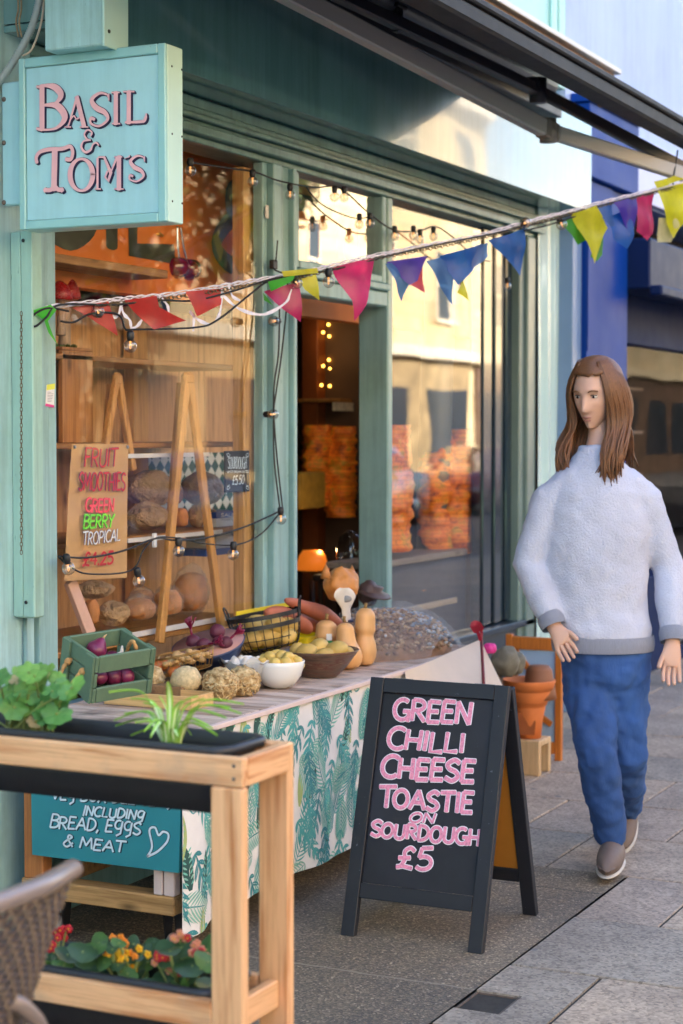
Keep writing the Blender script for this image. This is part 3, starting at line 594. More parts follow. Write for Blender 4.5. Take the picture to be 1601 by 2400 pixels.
def sign_word(word, boxes):   # boxes: per letter picture rectangle (x0, ytop, x1, ybottom)
    for c, (xa, ya, xb, yb) in zip(word, boxes):
        adv, st = SGL[c]
        pa, pb = at(xa, yb, 'x', SX), at(xb, yb, 'x', SX); pc = at(xa, ya, 'x', SX); uw, uh = (pb-pa), (pc-pa)
        xs = [p[0] for s_ in st for p in s_[0]]; mn, mx = min(xs), max(xs)
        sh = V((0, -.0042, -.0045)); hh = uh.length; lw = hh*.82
        mb1, mb2 = MB(), MB()
        for k, (pts, wd) in enumerate(st):
            pp = [pa+uw*((p[0]-mn)/(mx-mn))+uh*p[1] for p in pts]
            n0 = len(pp)
            if isinstance(wd, (list, tuple)) and len(wd) != n0: wd = [wd[min(len(wd)-1, round(i*(len(wd)-1)/(n0-1)))] for i in range(n0)]
            if n0 < 5 and n0 >= 3:
                pp2 = crom(pp, 4); n1 = len(pp2)
                if isinstance(wd, (list, tuple)): wd = [wd[min(n0-1, round(i*(n0-1)/(n1-1)))] for i in range(n1)]
                pp = pp2
            ww = [x*lw for x in wd] if isinstance(wd, (list, tuple)) else wd*lw
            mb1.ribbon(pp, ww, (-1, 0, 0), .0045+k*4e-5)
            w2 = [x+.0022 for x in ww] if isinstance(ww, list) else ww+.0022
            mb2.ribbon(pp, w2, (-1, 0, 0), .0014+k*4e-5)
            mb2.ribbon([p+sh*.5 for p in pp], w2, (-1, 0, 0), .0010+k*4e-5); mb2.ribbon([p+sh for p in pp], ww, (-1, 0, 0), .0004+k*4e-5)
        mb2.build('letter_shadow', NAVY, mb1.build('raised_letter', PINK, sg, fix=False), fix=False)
z1f = lambda x0, y0, x1, y1: (x0/2.0015, y0/2.0015, x1/2.0015, y1/2.0015)
sign_word('BASIL', [z1f(172, 393, 302, 598), z1f(302, 440, 410, 586), z1f(418, 430, 504, 580), z1f(516, 424, 556, 572), z1f(570, 420, 676, 568)])
sign_word('&', [z1f(378, 600, 458, 702)])
sign_word("TOM'S", [z1f(170, 680, 338, 884), z1f(326, 728, 430, 880), z1f(440, 720, 572, 872), z1f(576, 716, 598, 768), z1f(598, 718, 668, 834)])
bk = thing('sign_bracket', 'pale blue wall plate with rusty screws holding the projecting sign', 'bracket', (4.42, 3.25, 2.2))
pa_, pb_ = at(3, 190, 'x', 4.40), at(43, 470, 'x', 4.40)
q = MB(); q.bx((4.40, pb_.y-.02, pb_.z), (4.425, pa_.y, pa_.z), .004); q.build('plate', SIGNB, bk)
RSC = M('rusty_screw', '6a5a52', .6, .3, 60)
for py in (228, 328, 465): p = at(9, py, 'x', 4.40); MB().lathe([(0, -.004), (.006, -.003), (.008, 0)], p, 10, Matrix.Rotation(R(90), 3, 'Y')).build('screw', RSC, bk)
bx_ = thing('junction_box', 'plain teal metal box fixed to the wall above the projecting sign', 'box', (4.33, 2.93, 2.64))
q = MB(); q.bx((4.30, 2.86, 2.645), (4.42, 3.06, 3.1), .004); q.build('box_body', TEAL, bx_)
q = MB(); q.bx((4.296, 2.852, 2.64), (4.42, 2.859, 3.1), .001); q.build('cover', SIGNE, bx_)
q = MB(); p = at(250, 72, 'y', 2.852); q.lathe([(0, -.004), (.005, -.003), (.006, 0)], p, 10, Matrix.Rotation(R(-90), 3, 'X')); q.build('screw', BLACKM, bx_)
hs = thing('flexible_conduit', 'ribbed grey flexible conduit with a thin white cable crossing the top left corner', 'conduit', (4.38, 3.2, 2.5))
pts = crom([at(x, y, 'x', 4.39) for x, y in ((95, -40), (88, 10), (70, 70), (35, 135), (0, 185), (-40, 230))], 22)
q = MB(); q.tube(pts, [.010+.0018*(i % 2) for i in range(len(pts))], 10); q.build('ribbed_hose', M('conduit_grey', '9aa6a8', .5, .1, 20), hs)
q = MB(); q.tube(crom([at(x, y, 'x', 4.40) for x, y in ((100, -30), (97, 40), (75, 110), (52, 128))], 8), .0035, 6); q.build('cable', M('cable_white', 'c9b8a4', .5), hs)
q = MB()
for x0 in (40, 47): q.tube(crom([at(x0+a, y, 'x', 4.41) for a, y in ((0, -20), (2, 20), (-3, 50), (3, 85))], 5), .003, 6)
tag(q.build('rusty_wire_ends', M('rust_wire', '8a7a60', .7, .3, 40)), 'short frayed rusty wires hanging on the wall at the top left', 'wire')

# ------------------------------------------------------------------ awning
aw = thing('folding_awning', 'half folded black awning with grey metal folding arms above the shop windows', 'awning', (6, 3.1, 2.7))
YB = 2.2
q = MB(); q.bx((3.6, YB-.05, 2.845), (8.4, YB+.05, 2.905), .01); q.bx((3.6, YB-.06, 2.906), (8.4, YB-.02, 2.932), .006); q.build('front_bar', AWN, aw)
def fab(u, v): return V((3.62+4.76*u, 2.16+.74*v, 2.930+.375*v-.03*math.sin(v*math.pi)))
MB().sheet(fab, 30, 8).build('fabric', M('black_canvas', '131216', .85, .1, 30, .2, 400), aw)
q = MB(); q.tube([(3.5, 2.94, 3.22), (8.25, 2.94, 3.22)], .055, 16); q.build('roller', AWND, aw)
q = MB(); q.bx((3.5, 2.99, 3.12), (8.6, 3.09, 3.16), .004); q.bx((3.5, 3.03, 3.162), (8.6, 3.09, 3.40), .004); q.build('cassette', M('cassette_dark', '2b2830', .4, .1, 3), aw)
sh = at(690, 0, 'y', 2.86); el = at(1258, 300, 'y', 2.60); ha = at(1568, 400, 'y', 2.22)
d0 = (sh-el).normalized(); sh0 = el+d0*((el.x-4.4)/abs(d0.x))
q = MB(); q.beam(sh0, el, .05, .072, bev=.006); q.build('upper_arm', AWNG, aw)
q = MB(); q.beam(el+(ha-el).normalized()*.05, ha+(ha-el)*.06, .045, .062, bev=.006); q.build('forearm', AWNG, aw)
q = MB(); q.tube([el+V((0, 0, -.05)), el+V((0, 0, .05))], .036, 14); q.beam(el-d0*.06, el+d0*.06, .058, .08, bev=.006); q.build('elbow_joint', M('elbow_grey', '807a75', .35, .1, 5), aw)
e2 = at(1235, 208, 'y', 2.78); s2 = at(760, -20, 'y', 2.93); h2 = at(1568, 385, 'y', 2.24)
q = MB(); q.beam(s2, e2, .045, .05, bev=.006); q.build('upper_arm', AWND, aw)
q = MB(); q.beam(e2, h2, .042, .05, bev=.006); q.build('forearm', M('arm_shaded_grey', '4a4446', .4), aw)  # underside shade of this forearm put into its darker grey
q = MB(); q.tube([e2+V((0, 0, -.055)), e2+V((0, 0, .055))], .04, 12); q.box(e2+V((-.03, .01, .02)), (.10, .06, .06), None, .01); q.build('elbow_joint', AWND, aw)
q = MB(); p = at(912, 45, 'y', 2.90); q.box(p, (.05, .03, .10), None, .004); q.box(p+V((0, 0, .05)), (.09, .05, .015), None, .003); q.build('bracket', BLACKM, aw)
cv = thing('awning_cover_board', 'long white flashing board fixed to the wall above the awning', 'flashing', (6, 3.1, 3.4))
q = MB(); q.bx((3.6, 2.80, 3.385), (8.98, 3.24, 3.41), .003); q.build('board', WHITE, cv)
q = MB(); q.bx((3.6, 2.83, 3.36), (8.95, 3.24, 3.384), .003); q.prism([(8.6, 2.85, 3.36), (8.94, 2.85, 3.36), (8.94, 2.88, 3.22)], (0, .03, 0)); q.build('underboard', wood('old_board', '8a6d55', '6d5440', 'x'), cv)
# ------------------------------------------------------------------ produce stall table
TX0, TX1, TY0, TY1, TZ = 4.385, 6.68, 2.66, 3.262, .69
tb = thing('stall_table', 'long low wooden stall table on castors carrying the produce in front of the window', 'table', (5.6, 2.95, 0))
PLK = [wood('grey_plank'+k, a, b_, 'y', .75, True, 1, '6f625a') for k, a, b_ in (('', 'c9b2a3', '9c8677'), ('_pale', 'd6c1b3', 'ae9889'), ('_dark', 'b59b8a', '8a7466'))]
x = TX0; q = MB(); rr = random.Random(5)
while x < TX1-.03:
    wd_ = rr.uniform(.048, .07); q.bx((x+.0015, TY0-rr.uniform(0, .006), TZ-.018), (x+wd_-.0015, TY1, TZ+rr.uniform(-.0012, .0008)), .0025, rr.randrange(3)); x += wd_
q.build('table_top', PLK, tb)
q = MB(); q.bx((TX0, TY0+.004, TZ-.06), (TX1, TY0+.03, TZ-.0195)); q.bx((TX0, TY1-.03, TZ-.06), (TX1, TY1, TZ-.0195)); q.build('table_apron', WHITE, tb)
rz = at(413, 2085, 'x', 4.40).z
q = MB(); q.bx((4.40, 2.70, rz-.028), (4.47, 3.24, rz+.028), .004); q.bx((4.471, 2.71, rz-.028), (6.6, 2.75, rz+.02)); q.bx((4.471, 3.2, rz-.028), (6.6, 3.24, rz+.02)); q.build('base_rail', wood('rail', 'b98f5c', '8f6a3d', 'y'), tb)
LEGM = M('pink_white_leg', 'd8c3bd', .55, .08, 10, .1, 40)
for a, b_ in ((2.70, 2.735), (2.74, 2.77)): MB().bx((4.402, a, rz+.029), (4.44, b_, TZ-.062), .003).build('leg', LEGM, tb)
MB().bx((4.402, 3.16, rz+.029), (4.45, 3.23, TZ-.062), .003).build('leg', wood('leg', 'b3713d', '8a4f26', 'z'), tb)
for yy in (2.71, 3.2): MB().bx((6.55, yy, rz+.021), (6.59, yy+.035, TZ-.062), .003).build('leg', LEGM, tb)
RUB = M('castor_wheel', '8b8782', .35, .1); HUB = M('castor_hub', '3a3430', .5)
for cx, cy in ((4.50, 3.165), (4.50, 2.76), (6.5, 3.165), (6.5, 2.76)):
    r_ = .033
    q = MB(); q.bx((cx-.035, cy-.04, rz-.040), (cx+.035, cy+.04, rz-.0285), .002)
    for s_ in (-1, 1): q.prism([(cx-.03, cy+s_*.018, rz-.04), (cx+.03, cy+s_*.018, rz-.04), (cx+.012, cy+s_*.018, r_-.01), (cx-.012, cy+s_*.018, r_-.01)], (0, .004*s_, 0))
    c_ = q.build('castor', BLACKM, tb)
    w_ = MB(); w_.lathe([(.0, -.013), (.030, -.013), (r_, -.009), (r_, .009), (.030, .013), (0, .013)], (cx, cy, r_), 24, Matrix.Rotation(R(90), 3, 'X')); w_ = w_.build('wheel', RUB, c_)
    q = MB(); q.lathe([(0, -.022), (.007, -.022), (.007, .022), (0, .022)], (cx, cy, r_), 12, Matrix.Rotation(R(90), 3, 'X')); q.build('axle', M('steel', 'b9b6b0', .25, .1, metal=1) if 'steel' not in bpy.data.materials else bpy.data.materials['steel'], c_)
# leaf-print cloth
FAB = M('white_cloth', 'e2dcd8', .8, .04, 20, .1, 300)
LC = [FAB]+[M('leaf_print_'+n, c, .8, .12, 25) for n, c in (('teal', '4f9d9b'), ('blue_teal', '3a8288'), ('dark', '2d524d'), ('sage', '86b5a4'), ('olive', 'a3b070'), ('mint', '6fb3a2'))]
CX0, CX1, CZ0, CZ1 = 4.374, 6.69, .125, .672
def clo(x, z, off=0.):
    k = (CZ1-z)/(CZ1-CZ0); fl = max(0, 1-(x-CX0)/.35)
    y = 2.652-.010*k*math.sin(x*11)-.006*k*math.sin(x*23+1)-.035*k*fl*math.sin((x-CX0)*18)
    zz = z-.035*fl*k
    return V((x, y-off, zz))
cl = MB().sheet(lambda u, v: clo(CX0+(CX1-CX0)*u, CZ0+(CZ1-CZ0)*v), 90, 10)
rl = random.Random(21)
def leafpoly(pts, m, lay):
    pts = [(min(max(p[0], CX0), CX1), min(max(p[1], CZ0), CZ1)) for p in pts]
    if max(p[0] for p in pts)-min(p[0] for p in pts) < 1e-4 or max(p[1] for p in pts)-min(p[1] for p in pts) < 1e-4: return
    cl.add([clo(p[0], p[1], lay) for p in pts], [list(range(len(pts)))], m, False)
def blade(p, ang, L, wd_, m, lay, curve=0., n=6):
    l, r_ = [], []; x, z = p; a = ang
    for i in range(n+1):
        t = i/n; hw = wd_*.5*math.sin(math.pi*min(1, (t*.93+.07)))**.8; l.append((x-math.sin(a)*hw, z+math.cos(a)*hw)); r_.append((x+math.sin(a)*hw, z-math.cos(a)*hw))
        x += math.cos(a)*L/n; z += math.sin(a)*L/n; a += curve/n
    for i in range(n): leafpoly([l[i], l[i+1], r_[i+1], r_[i]], m, lay)
lay = .0006
def nl():
    global lay
    lay += 3e-6; return lay
spots = []
gx = CX0-.05
jj = 0
while gx < CX1+.05:
    for k in range(6): spots.append((gx+rl.uniform(-.03, .03), CZ0+.10*k+rl.uniform(-.04, .04)+(.05 if jj % 2 else 0)))
    gx += .060; jj += 1
rl.shuffle(spots)
for i, (x, z) in enumerate(spots):
    kind = i % 7; a = rl.uniform(0, 6.28); L0 = lay
    if kind in (0, 1, 5):          # palm frond
        m = (4, 1, 4)[kind % 3] if kind != 5 else 6; L = rl.uniform(.13, .19); cv_ = rl.uniform(-.9, .9); ly = nl()
        if kind == 1: a = R(80)+rl.uniform(-.4, .4)
        px_, pz_, aa = x, z, a
        for s_ in range(13):
            t = s_/12; ll = .075*math.sin(math.pi*(t*.8+.16))
            for sd_ in (-1, 1): blade((px_, pz_), aa+sd_*(1.05-.35*t), ll, .0062, m, ly, -sd_*.6, 4)
            px_ += math.cos(aa)*L/12; pz_ += math.sin(aa)*L/12; aa += cv_/12
        blade((x, z), a, L, .004, 2, nl(), cv_)
    elif kind in (2, 6):           # deeply lobed leaf
        m = 1 if kind == 2 else 2; L = rl.uniform(.12, .17); ly = nl(); a = R(-90)+rl.uniform(-.7, .7)
        for s_ in range(6):
            t = s_/5; ll = .062*math.sin(math.pi*(t*.7+.22)); px_, pz_ = x+math.cos(a)*L*t, z+math.sin(a)*L*t
            for sd_ in (-1, 1): blade((px_, pz_), a+sd_*(.95-.4*t), ll, .0145, m, ly, -sd_*.35, 4)
        blade((x, z), a, L*1.3, .013, m, ly)
        ly = nl()
        for s_ in range(6):
            t = s_/5; px_, pz_ = x+math.cos(a)*L*t, z+math.sin(a)*L*t
            for sd_ in (-1, 1): blade((px_, pz_), a+sd_*(.95-.4*t), .045, .0016, 0 if s_ % 2 else 4, ly, -sd_*.3, 3)
    elif kind == 3:                # dark perforated leaf
        a = R(70)+rl.uniform(-.5, .5); L = rl.uniform(.12, .15); blade((x, z), a, L, .040, 3, nl(), .15, 10); ly = nl()
        for s_ in range(7):
            t = .12+.11*s_; px_, pz_ = x+math.cos(a)*L*t, z+math.sin(a)*L*t
            for sd_ in (-1, 1): blade((px_-math.sin(a)*sd_*.005, pz_+math.cos(a)*sd_*.005), a+sd_*.9, .02, .006, 4 if s_ % 2 else 6, ly, 0, 3)
    else:                          # olive long leaf
        a = R(85)+rl.uniform(-.6, .6); L = rl.uniform(.09, .13); blade((x, z), a, L, .03, 5, nl(), .3, 8); ly = nl()
        blade((x, z), a, L, .003, 0, ly, .3, 8)
        for s_ in range(5):
            t = .15+.15*s_
            for sd_ in (-1, 1): blade((x+math.cos(a+.1)*L*t, z+math.sin(a+.1)*L*t), a+sd_*.8, .015, .0025, 6, ly, 0, 2)
tc_ = single('leaf_print_cloth', cl, LC, 'white cloth printed with teal palm leaves hanging down the front of the stall table', 'tablecloth')
tc_.data.update()
MB().bx((CX0+.005, 2.640, .673), (CX1, 2.6585, .689), .002).build('table_edge', M('pink_edge_strip', 'd9c2bb', .6, .06, 20), tb)
# teal chalk board at the table end
cbx = 4.378
cb = thing('chalk_board', 'teal painted board with white handwriting and a heart on the end of the table', 'notice board', (4.38, 2.95, .2))
pT = lambda x, y: at(x, y, 'x', cbx)
c1, c2, c3 = pT(74, 1962), pT(410, 2004), pT(419, 1850)
q = MB(); q.prism([V((cbx, c1.y, c1.z)), V((cbx, c2.y, c2.z)), V((cbx, c3.y, .64)), V((cbx, c1.y+.004, .66))], (.018, 0, 0)); q.build('board', M('teal_board_paint', '2b8490', .45, .07, 4, .15, 60, chips=8, chip_col='1f707c'), cb)
zz = lambda x, y: pT(x/2.287, 1811.8+y/2.287)
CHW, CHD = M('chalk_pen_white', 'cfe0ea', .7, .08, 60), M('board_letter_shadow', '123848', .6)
for i, (tx, bl, br, h_) in enumerate((('VEg BOX DELIVERy', (270, 55), (915, 95), (75, 0)), ('INCLUDINg', (435, 140), (760, 165), (58, 6)), ('BREAD, EggS', (262, 205), (745, 240), (72, 4)), ('& MEAT', (330, 300), (660, 338), (66, 4)))):
    for half in (0, 1):
        pass
    P = quad(bl, br, h_, zz); a_, b_ = MB(), MB(); sh_ = V((0, -.003, -.002))
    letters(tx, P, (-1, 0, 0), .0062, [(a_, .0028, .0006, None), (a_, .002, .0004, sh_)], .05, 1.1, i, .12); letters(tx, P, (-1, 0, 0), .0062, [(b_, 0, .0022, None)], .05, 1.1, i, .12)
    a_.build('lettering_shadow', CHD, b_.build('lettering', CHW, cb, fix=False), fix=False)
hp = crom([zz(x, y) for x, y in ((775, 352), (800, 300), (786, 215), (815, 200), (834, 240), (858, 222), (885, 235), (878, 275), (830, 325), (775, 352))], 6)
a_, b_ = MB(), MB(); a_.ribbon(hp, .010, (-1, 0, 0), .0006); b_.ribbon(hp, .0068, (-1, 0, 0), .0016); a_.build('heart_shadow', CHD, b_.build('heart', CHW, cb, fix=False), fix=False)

# ------------------------------------------------------------------ pavement chalk A-board
ab = thing('pavement_chalkboard', 'black A-frame pavement chalkboard with pink hand lettering standing in front of the leaf cloth', 'A-board', (5.15, 2.18, 0))
ABX = 4.905; XT = 5.125
tl_, tr_ = at(848, 1554, 'x', XT), at(1178, 1574, 'x', XT)
yl, yr = 2.405, 1.955
yl = .5*(yl+tl_.y); yr = .5*(yr+tr_.y); zt_ = .5*(tl_.z+tr_.z)
O = V((ABX, yl, 0)); uv_ = V((0, -1, 0)); vv_ = V((XT-ABX, 0, zt_)); HH = vv_.length; vv_.normalize(); WW = yl-yr; nn = uv_.cross(vv_); nn = nn if nn.x < 0 else -nn
BOARDK = M('board_black_paint', '191a22', .5, .12, 8, .15, 60, chips=42, chip_col='5f6068')
CHALK = M('chalkboard_face', '1c1d25', .62, .55, 3.2, .05, 100, chips=24, chip_col='4a4b54')
def P2(u, v, d=0.): return O+uv_*u+vv_*v+nn*d
sw, th = .046, .026
pb_ = atp(845, 2028, O, nn); vb = (pb_-O).dot(vv_)
q = MB(); q.beam(P2(sw/2, 0, -th/2), P2(sw/2, HH, -th/2), sw, th, nn); q.beam(P2(WW-sw/2, 0, -th/2), P2(WW-sw/2, HH, -th/2), sw, th, nn)
q.beam(P2(sw+.001, HH-sw/2, -th/2), P2(WW-sw-.001, HH-sw/2, -th/2), sw, th-.002, nn); q.beam(P2(sw+.001, vb-sw/2, -th/2), P2(WW-sw-.001, vb-sw/2, -th/2), sw, th-.002, nn)
q.build('front_frame', BOARDK, ab)
q = MB(); q.beam(P2(WW/2, vb+.001, -.016), P2(WW/2, HH-sw-.001, -.016), WW-2*sw-.002, .006, nn, 0); q.build('chalk_panel', CHALK, ab)
pf = -.0128
px_ = lambda x, y: atp((650+x/2.408)/S, (1550+y/2.408)/S, P2(0, 0, pf), nn)
PNK = M('chalk_pen_pink', 'e58da8', .6, .28, 26, stretch=(1, 6, 6)); OUT = M('chalk_pen_outline', 'efe9ee', .6, .06)
for i, (tx, bl, br, h_, bf, w_) in enumerate((('GREEN', (652, 332), (1100, 368), (130, 8, 140), 1, 23), ('CHILLI', (618, 500), (1060, 526), (128, 6, 120), 1.08, 23), ('CHEESE', (582, 662), (1118, 692), (126, 6, 142), 1.1, 25), ('TOASTIE', (566, 828), (1108, 866), (112, 6, 136), 1.22, 23), ('ON', (742, 912), (892, 916), (62, 10), 1, 13), ('SOURDOUgH'.upper(), (524, 990), (1146, 1050), (88, 6, 108), 1.15, 19), ('£5', (664, 1172), (880, 1192), (126, 12, 148), 1, 22))):
    P = quad(bl, br, h_, px_); a_, b_ = MB(), MB(); w_ = w_*.00052
    letters(tx, P, nn, w_, [(a_, .0052, .0005, None)], .035, bf, i+4, .08); letters(tx, P, nn, w_, [(b_, 0, .0026, None)], .035, bf, i+4, .08)
    a_.build('lettering_outline', OUT, b_.build('lettering', PNK, ab, fix=False), fix=False)
# rear half
O2 = V((5.39, yl, 0)); v2 = V((XT+.04-5.39, 0, zt_-.012)); H2 = v2.length; v2.normalize(); n2 = uv_.cross(v2); n2 = n2 if n2.x > 0 else -n2
def P3(u, v, d=0.): return O2+uv_*u+v2*v+n2*d
q = MB(); q.beam(P3(sw/2, 0), P3(sw/2, H2), sw, th, n2); q.beam(P3(WW-sw/2, 0), P3(WW-sw/2, H2), sw, th, n2); q.beam(P3(sw+.001, H2-sw/2), P3(WW-sw-.001, H2-sw/2), sw, th-.002, n2); q.beam(P3(sw+.001, vb-sw/2), P3(WW-sw-.001, vb-sw/2), sw, th-.002, n2)
q.build('rear_frame', BOARDK, ab)
q = MB(); q.beam(P3(WW/2, vb+.001, -.004), P3(WW/2, H2-sw-.001, -.004), WW-2*sw-.002, .006, n2, 0); q.build('rear_panel', M('ochre_hardboard', 'a5691c', .6, .12, 4, .1, 60), ab)
q = MB(); q.beam(P2(.06, HH+.001, -.03), P2(.13, HH+.001, -.03), .03, .004, V((0, 0, 1))); q.beam(P2(WW-.13, HH+.001, -.03), P2(WW-.06, HH+.001, -.03), .03, .004, V((0, 0, 1))); q.build('hinge', M('hinge_steel', '6b6b70', .4, .1, metal=.8), ab)

# ------------------------------------------------------------------ planter stand with two troughs
K = atd(558, 1742, 3.35)
PX, PY, PZ = K.x, K.y, K.z
PL = 1.25; PD = .205
wy, wz, wx = wood('pine', 'dcab7e', 'b87745', 'y', .6, True, 1, 'b59678'), wood('pine', 'dcab7e', 'b87745', 'z'), wood('pine', 'dcab7e', 'b87745', 'x')
st_ = thing('planter_stand', 'two tier pale pine planter stand in the left foreground', 'planter stand', (PX+.1, PY+.5, 0))
zl = at(490, 2300, 'x', PX).z
for z_ in (PZ, zl):
    q = MB(); q.bx((PX, PY+.0 if z_ == PZ else PY+.071, z_-.056), (PX+.022, PY+PL, z_), .003); q.build('front_rail', wy, st_)
    q = MB(); q.bx((PX+PD-.022, PY+.071, z_-.056), (PX+PD, PY+PL, z_), .003); q.build('back_rail', wy, st_)
    q = MB(); q.bx((PX+.0225, PY+.0 if z_ == PZ else PY+.02, z_-.056), (PX+PD-.001 if z_ == PZ else PX+PD-.026, PY+.022 if z_ == PZ else PY+.042, z_-.0005), .003); q.build('end_rail', wx, st_)
MB().bx((PX, PY+.001, 0), (PX+.024, PY+.072, PZ-.0575), .004).build('leg', wz, st_)
MB().bx((PX+PD-.024, PY-.001, 0), (PX+PD, PY+.068, PZ+.001), .004).build('leg', wz, st_)
for x_ in (PX, PX+PD-.024): MB().bx((x_, PY+PL-.07, 0), (x_+.024, PY+PL-.001, PZ-.0575), .004).build('leg', wz, st_)
q = MB()
for z_ in (PZ-.015, PZ-.04): q.lathe([(0, -.0015), (.003, -.001), (.004, 0)], (PX, PY+.02, z_), 8, Matrix.Rotation(R(90), 3, 'Y'))
q.build('screw_head', M('screw_steel', '6f6a66', .4, .1, metal=.8), st_)
def rrect(x0, x1, y0, y1, z, r, n=5):
    o = []
    for cx, cy, a in ((x1-r, y1-r, 0), (x0+r, y1-r, 90), (x0+r, y0+r, 180), (x1-r, y0+r, 270)):
        for i in range(n+1): g = R(a+90*i/n); o.append(V((cx+r*math.cos(g), cy+r*math.sin(g), z)))
    return o
def trough(name, label, x0, x1, y0, y1, z, dep):
    t = thing(name, label, 'plant trough', ((x0+x1)/2, (y0+y1)/2, z-dep))
    sp = [(.018, z-dep), (.010, z-dep*.62), (.008, z-dep*.60), (.009, z-dep*.55), (.004, z-.012), (-.010, z-.012), (-.012, z+.002), (-.006, z+.006), (.006, z+.004), (.010, z-.02), (.016, z-dep+.02)]
    q = MB(); rings = [rrect(x0+d, x1-d, y0+d, y1-d, zz_, .04) for d, zz_ in sp]; n = len(rings[0])
    q.add([p for r_ in rings for p in r_], [[i*n+j, i*n+(j+1) % n, (i+1)*n+(j+1) % n, (i+1)*n+j] for i in range(len(rings)-1) for j in range(n)]+[list(range(n))[::-1]])
    q.build('tub', DARK, t, fix=False)
    s = MB().sheet(lambda u, v: V((x0+.012+(x1-x0-.024)*u, y0+.012+(y1-y0-.024)*v, z-.045+.012*noise.noise(V((u*6, v*30, 2))))), 8, 50)
    s.build('soil', M('soil', '2e241c', .95, .4, 40, .8, 90) if 'soil' not in bpy.data.materials else bpy.data.materials['soil'], t); return t
trough('plant_trough', 'long dark grey plastic trough on the top tier of the planter stand', PX+.026, PX+PD-.022, PY+.052, PY+PL-.1, PZ+.008, .128)
trough('plant_trough', 'dark grey plastic trough with red and yellow flowers on the lower tier', PX+.026, PX+PD-.026, PY+.085, PY+PL-.1, zl+.006, .128)
GR1 = M('geranium_leaf', '64903a', .5, .25, 20, .2, 60); GR2 = M('geranium_leaf_dark', '4d7f3a', .5, .25, 20, .2, 60); GR3 = M('dry_leaf', 'b09a6a', .7, .2, 20); STM = M('green_stem', '7e8a4a', .6, .2)
def scallop(mb, c, nrm, r, spin, m, rg):
    nrm = nrm.normalized(); a = nrm.cross(V((.3, .1, 1))).normalized(); b = nrm.cross(a); vs = [V(c)-nrm*r*.18]; n = 30
    for ring, k in ((.5, .5), (1, 1)):
        for i in range(n):
            g = 2*math.pi*i/n; notch = 1-.75*max(0, 1-abs(((g+math.pi) % (2*math.pi))-math.pi)/.35)
            rad = r*k*(1+.10*math.cos(7*g)*k)*(notch if ring == 1 else 1-.3*(1-notch)); rf = .05*r*math.cos(7*g)*k+.10*r*math.cos(2*g+spin)*k
            vs.append(V(c)+a*(rad*math.cos(g+spin))+b*(rad*math.sin(g+spin))+nrm*rf)
    fs = [[0, 1+i, 1+(i+1) % n] for i in range(n)]+[[1+i, 1+n+i, 1+n+(i+1) % n, 1+(i+1) % n] for i in range(n)]
    mb.add(vs, fs, m)
ge = thing('geranium', 'bushy green geranium with scalloped leaves at the left end of the top trough', 'plant', (PX+.1, at(70, 1640, 'x', PX+.1).y, PZ-.03))
rg = random.Random(4); lm, sm_ = MB(), MB()
for i in range(62):
    ppx, ppy = rg.gauss(65, 62), rg.uniform(1535, 1660)
    if ppx > 185 or (ppx > 120 and ppy < 1560): continue
    c = at(ppx, ppy, 'x', PX+.1+rg.uniform(-.085, .07)); b0 = V((PX+.1+rg.uniform(-.03, .03), ge.location.y+rg.uniform(-.05, .08), PZ-.035))
    nrm = V((-.9+rg.uniform(-.4, .5), rg.uniform(-.8, .3), .8+rg.uniform(-.3, .4))); scallop(lm, c, nrm, rg.uniform(.015, .031), rg.uniform(0, 6.28), rg.choice((0, 0, 1, 1, 1)) if rg.random() > .07 else 2, rg)
    sm_.tube(crom([b0, b0.lerp(c, .5)+V((0, 0, .02)), c], 3), .0022, 5)
lm.build('leaves', [GR1, GR2, GR3], ge, fix=False); sm_.build('stems', STM, ge)
SP = M('spider_leaf', '8fbf3f', .4, .15, 20); SPW = M('spider_leaf_pale', 'd9e6b0', .4, .08, 20)
sb = at(392, 1668, 'x', PX+.10); sb.z = PZ-.035
spd = thing('spider_plant', 'spider plant with arching striped yellow green leaves in the top trough', 'plant', sb)
lm = MB()
tips = [(265, 1668), (285, 1640), (262, 1655), (300, 1690), (330, 1682), (385, 1568), (250, 1590), (330, 1615), (300, 1605), (470, 1605), (555, 1640), (560, 1618), (500, 1690), (490, 1675), (520, 1650), (440, 1690), (410, 1695), (345, 1695), (365, 1600), (420, 1610), (530, 1625), (310, 1660), (455, 1600)]
for i, (tx_, ty_) in enumerate(tips):
    e = at(tx_, ty_, 'x', PX+.10+rg.uniform(-.08, .05)); L = (e-sb).length
    mid = sb.lerp(e, .5)+V((0, 0, .035+.16*max(0, L-.1)+rg.uniform(0, .02))); side = (e-sb).cross(V((0, 0, 1)))
    side = side.normalized() if side.length > .01 else V((0, 1, 0))
    pts = crom([sb+V((rg.uniform(-.008, .008), rg.uniform(-.012, .012), 0)), sb.lerp(mid, .55)+V((0, 0, .02)), mid, e], 5); n = len(pts); vs = []
    for k, p in enumerate(pts):
        t = k/(n-1); hw = .0062*(math.sin(math.pi*(t*.85+.13)))**.7*(1 if t < .98 else .2)
        for o_, dz in ((-1, .003), (-.4, 0), (.4, 0), (1, .003)): vs.append(p+side*(hw*o_)+V((0, 0, dz)))
    for k in range(n-1):
        for j in range(3): lm.add([vs[k*4+j], vs[k*4+j+1], vs[k*4+5+j], vs[k*4+4+j]], [[0, 1, 2, 3]], 1 if j == 1 else 0)
lm.build('leaves', [SP, SPW], spd, fix=False)
KL = [M('kalanchoe_leaf', '2c4728', .4, .3, 25), M('kalanchoe_leaf_light', '44652f', .4, .2, 25)]
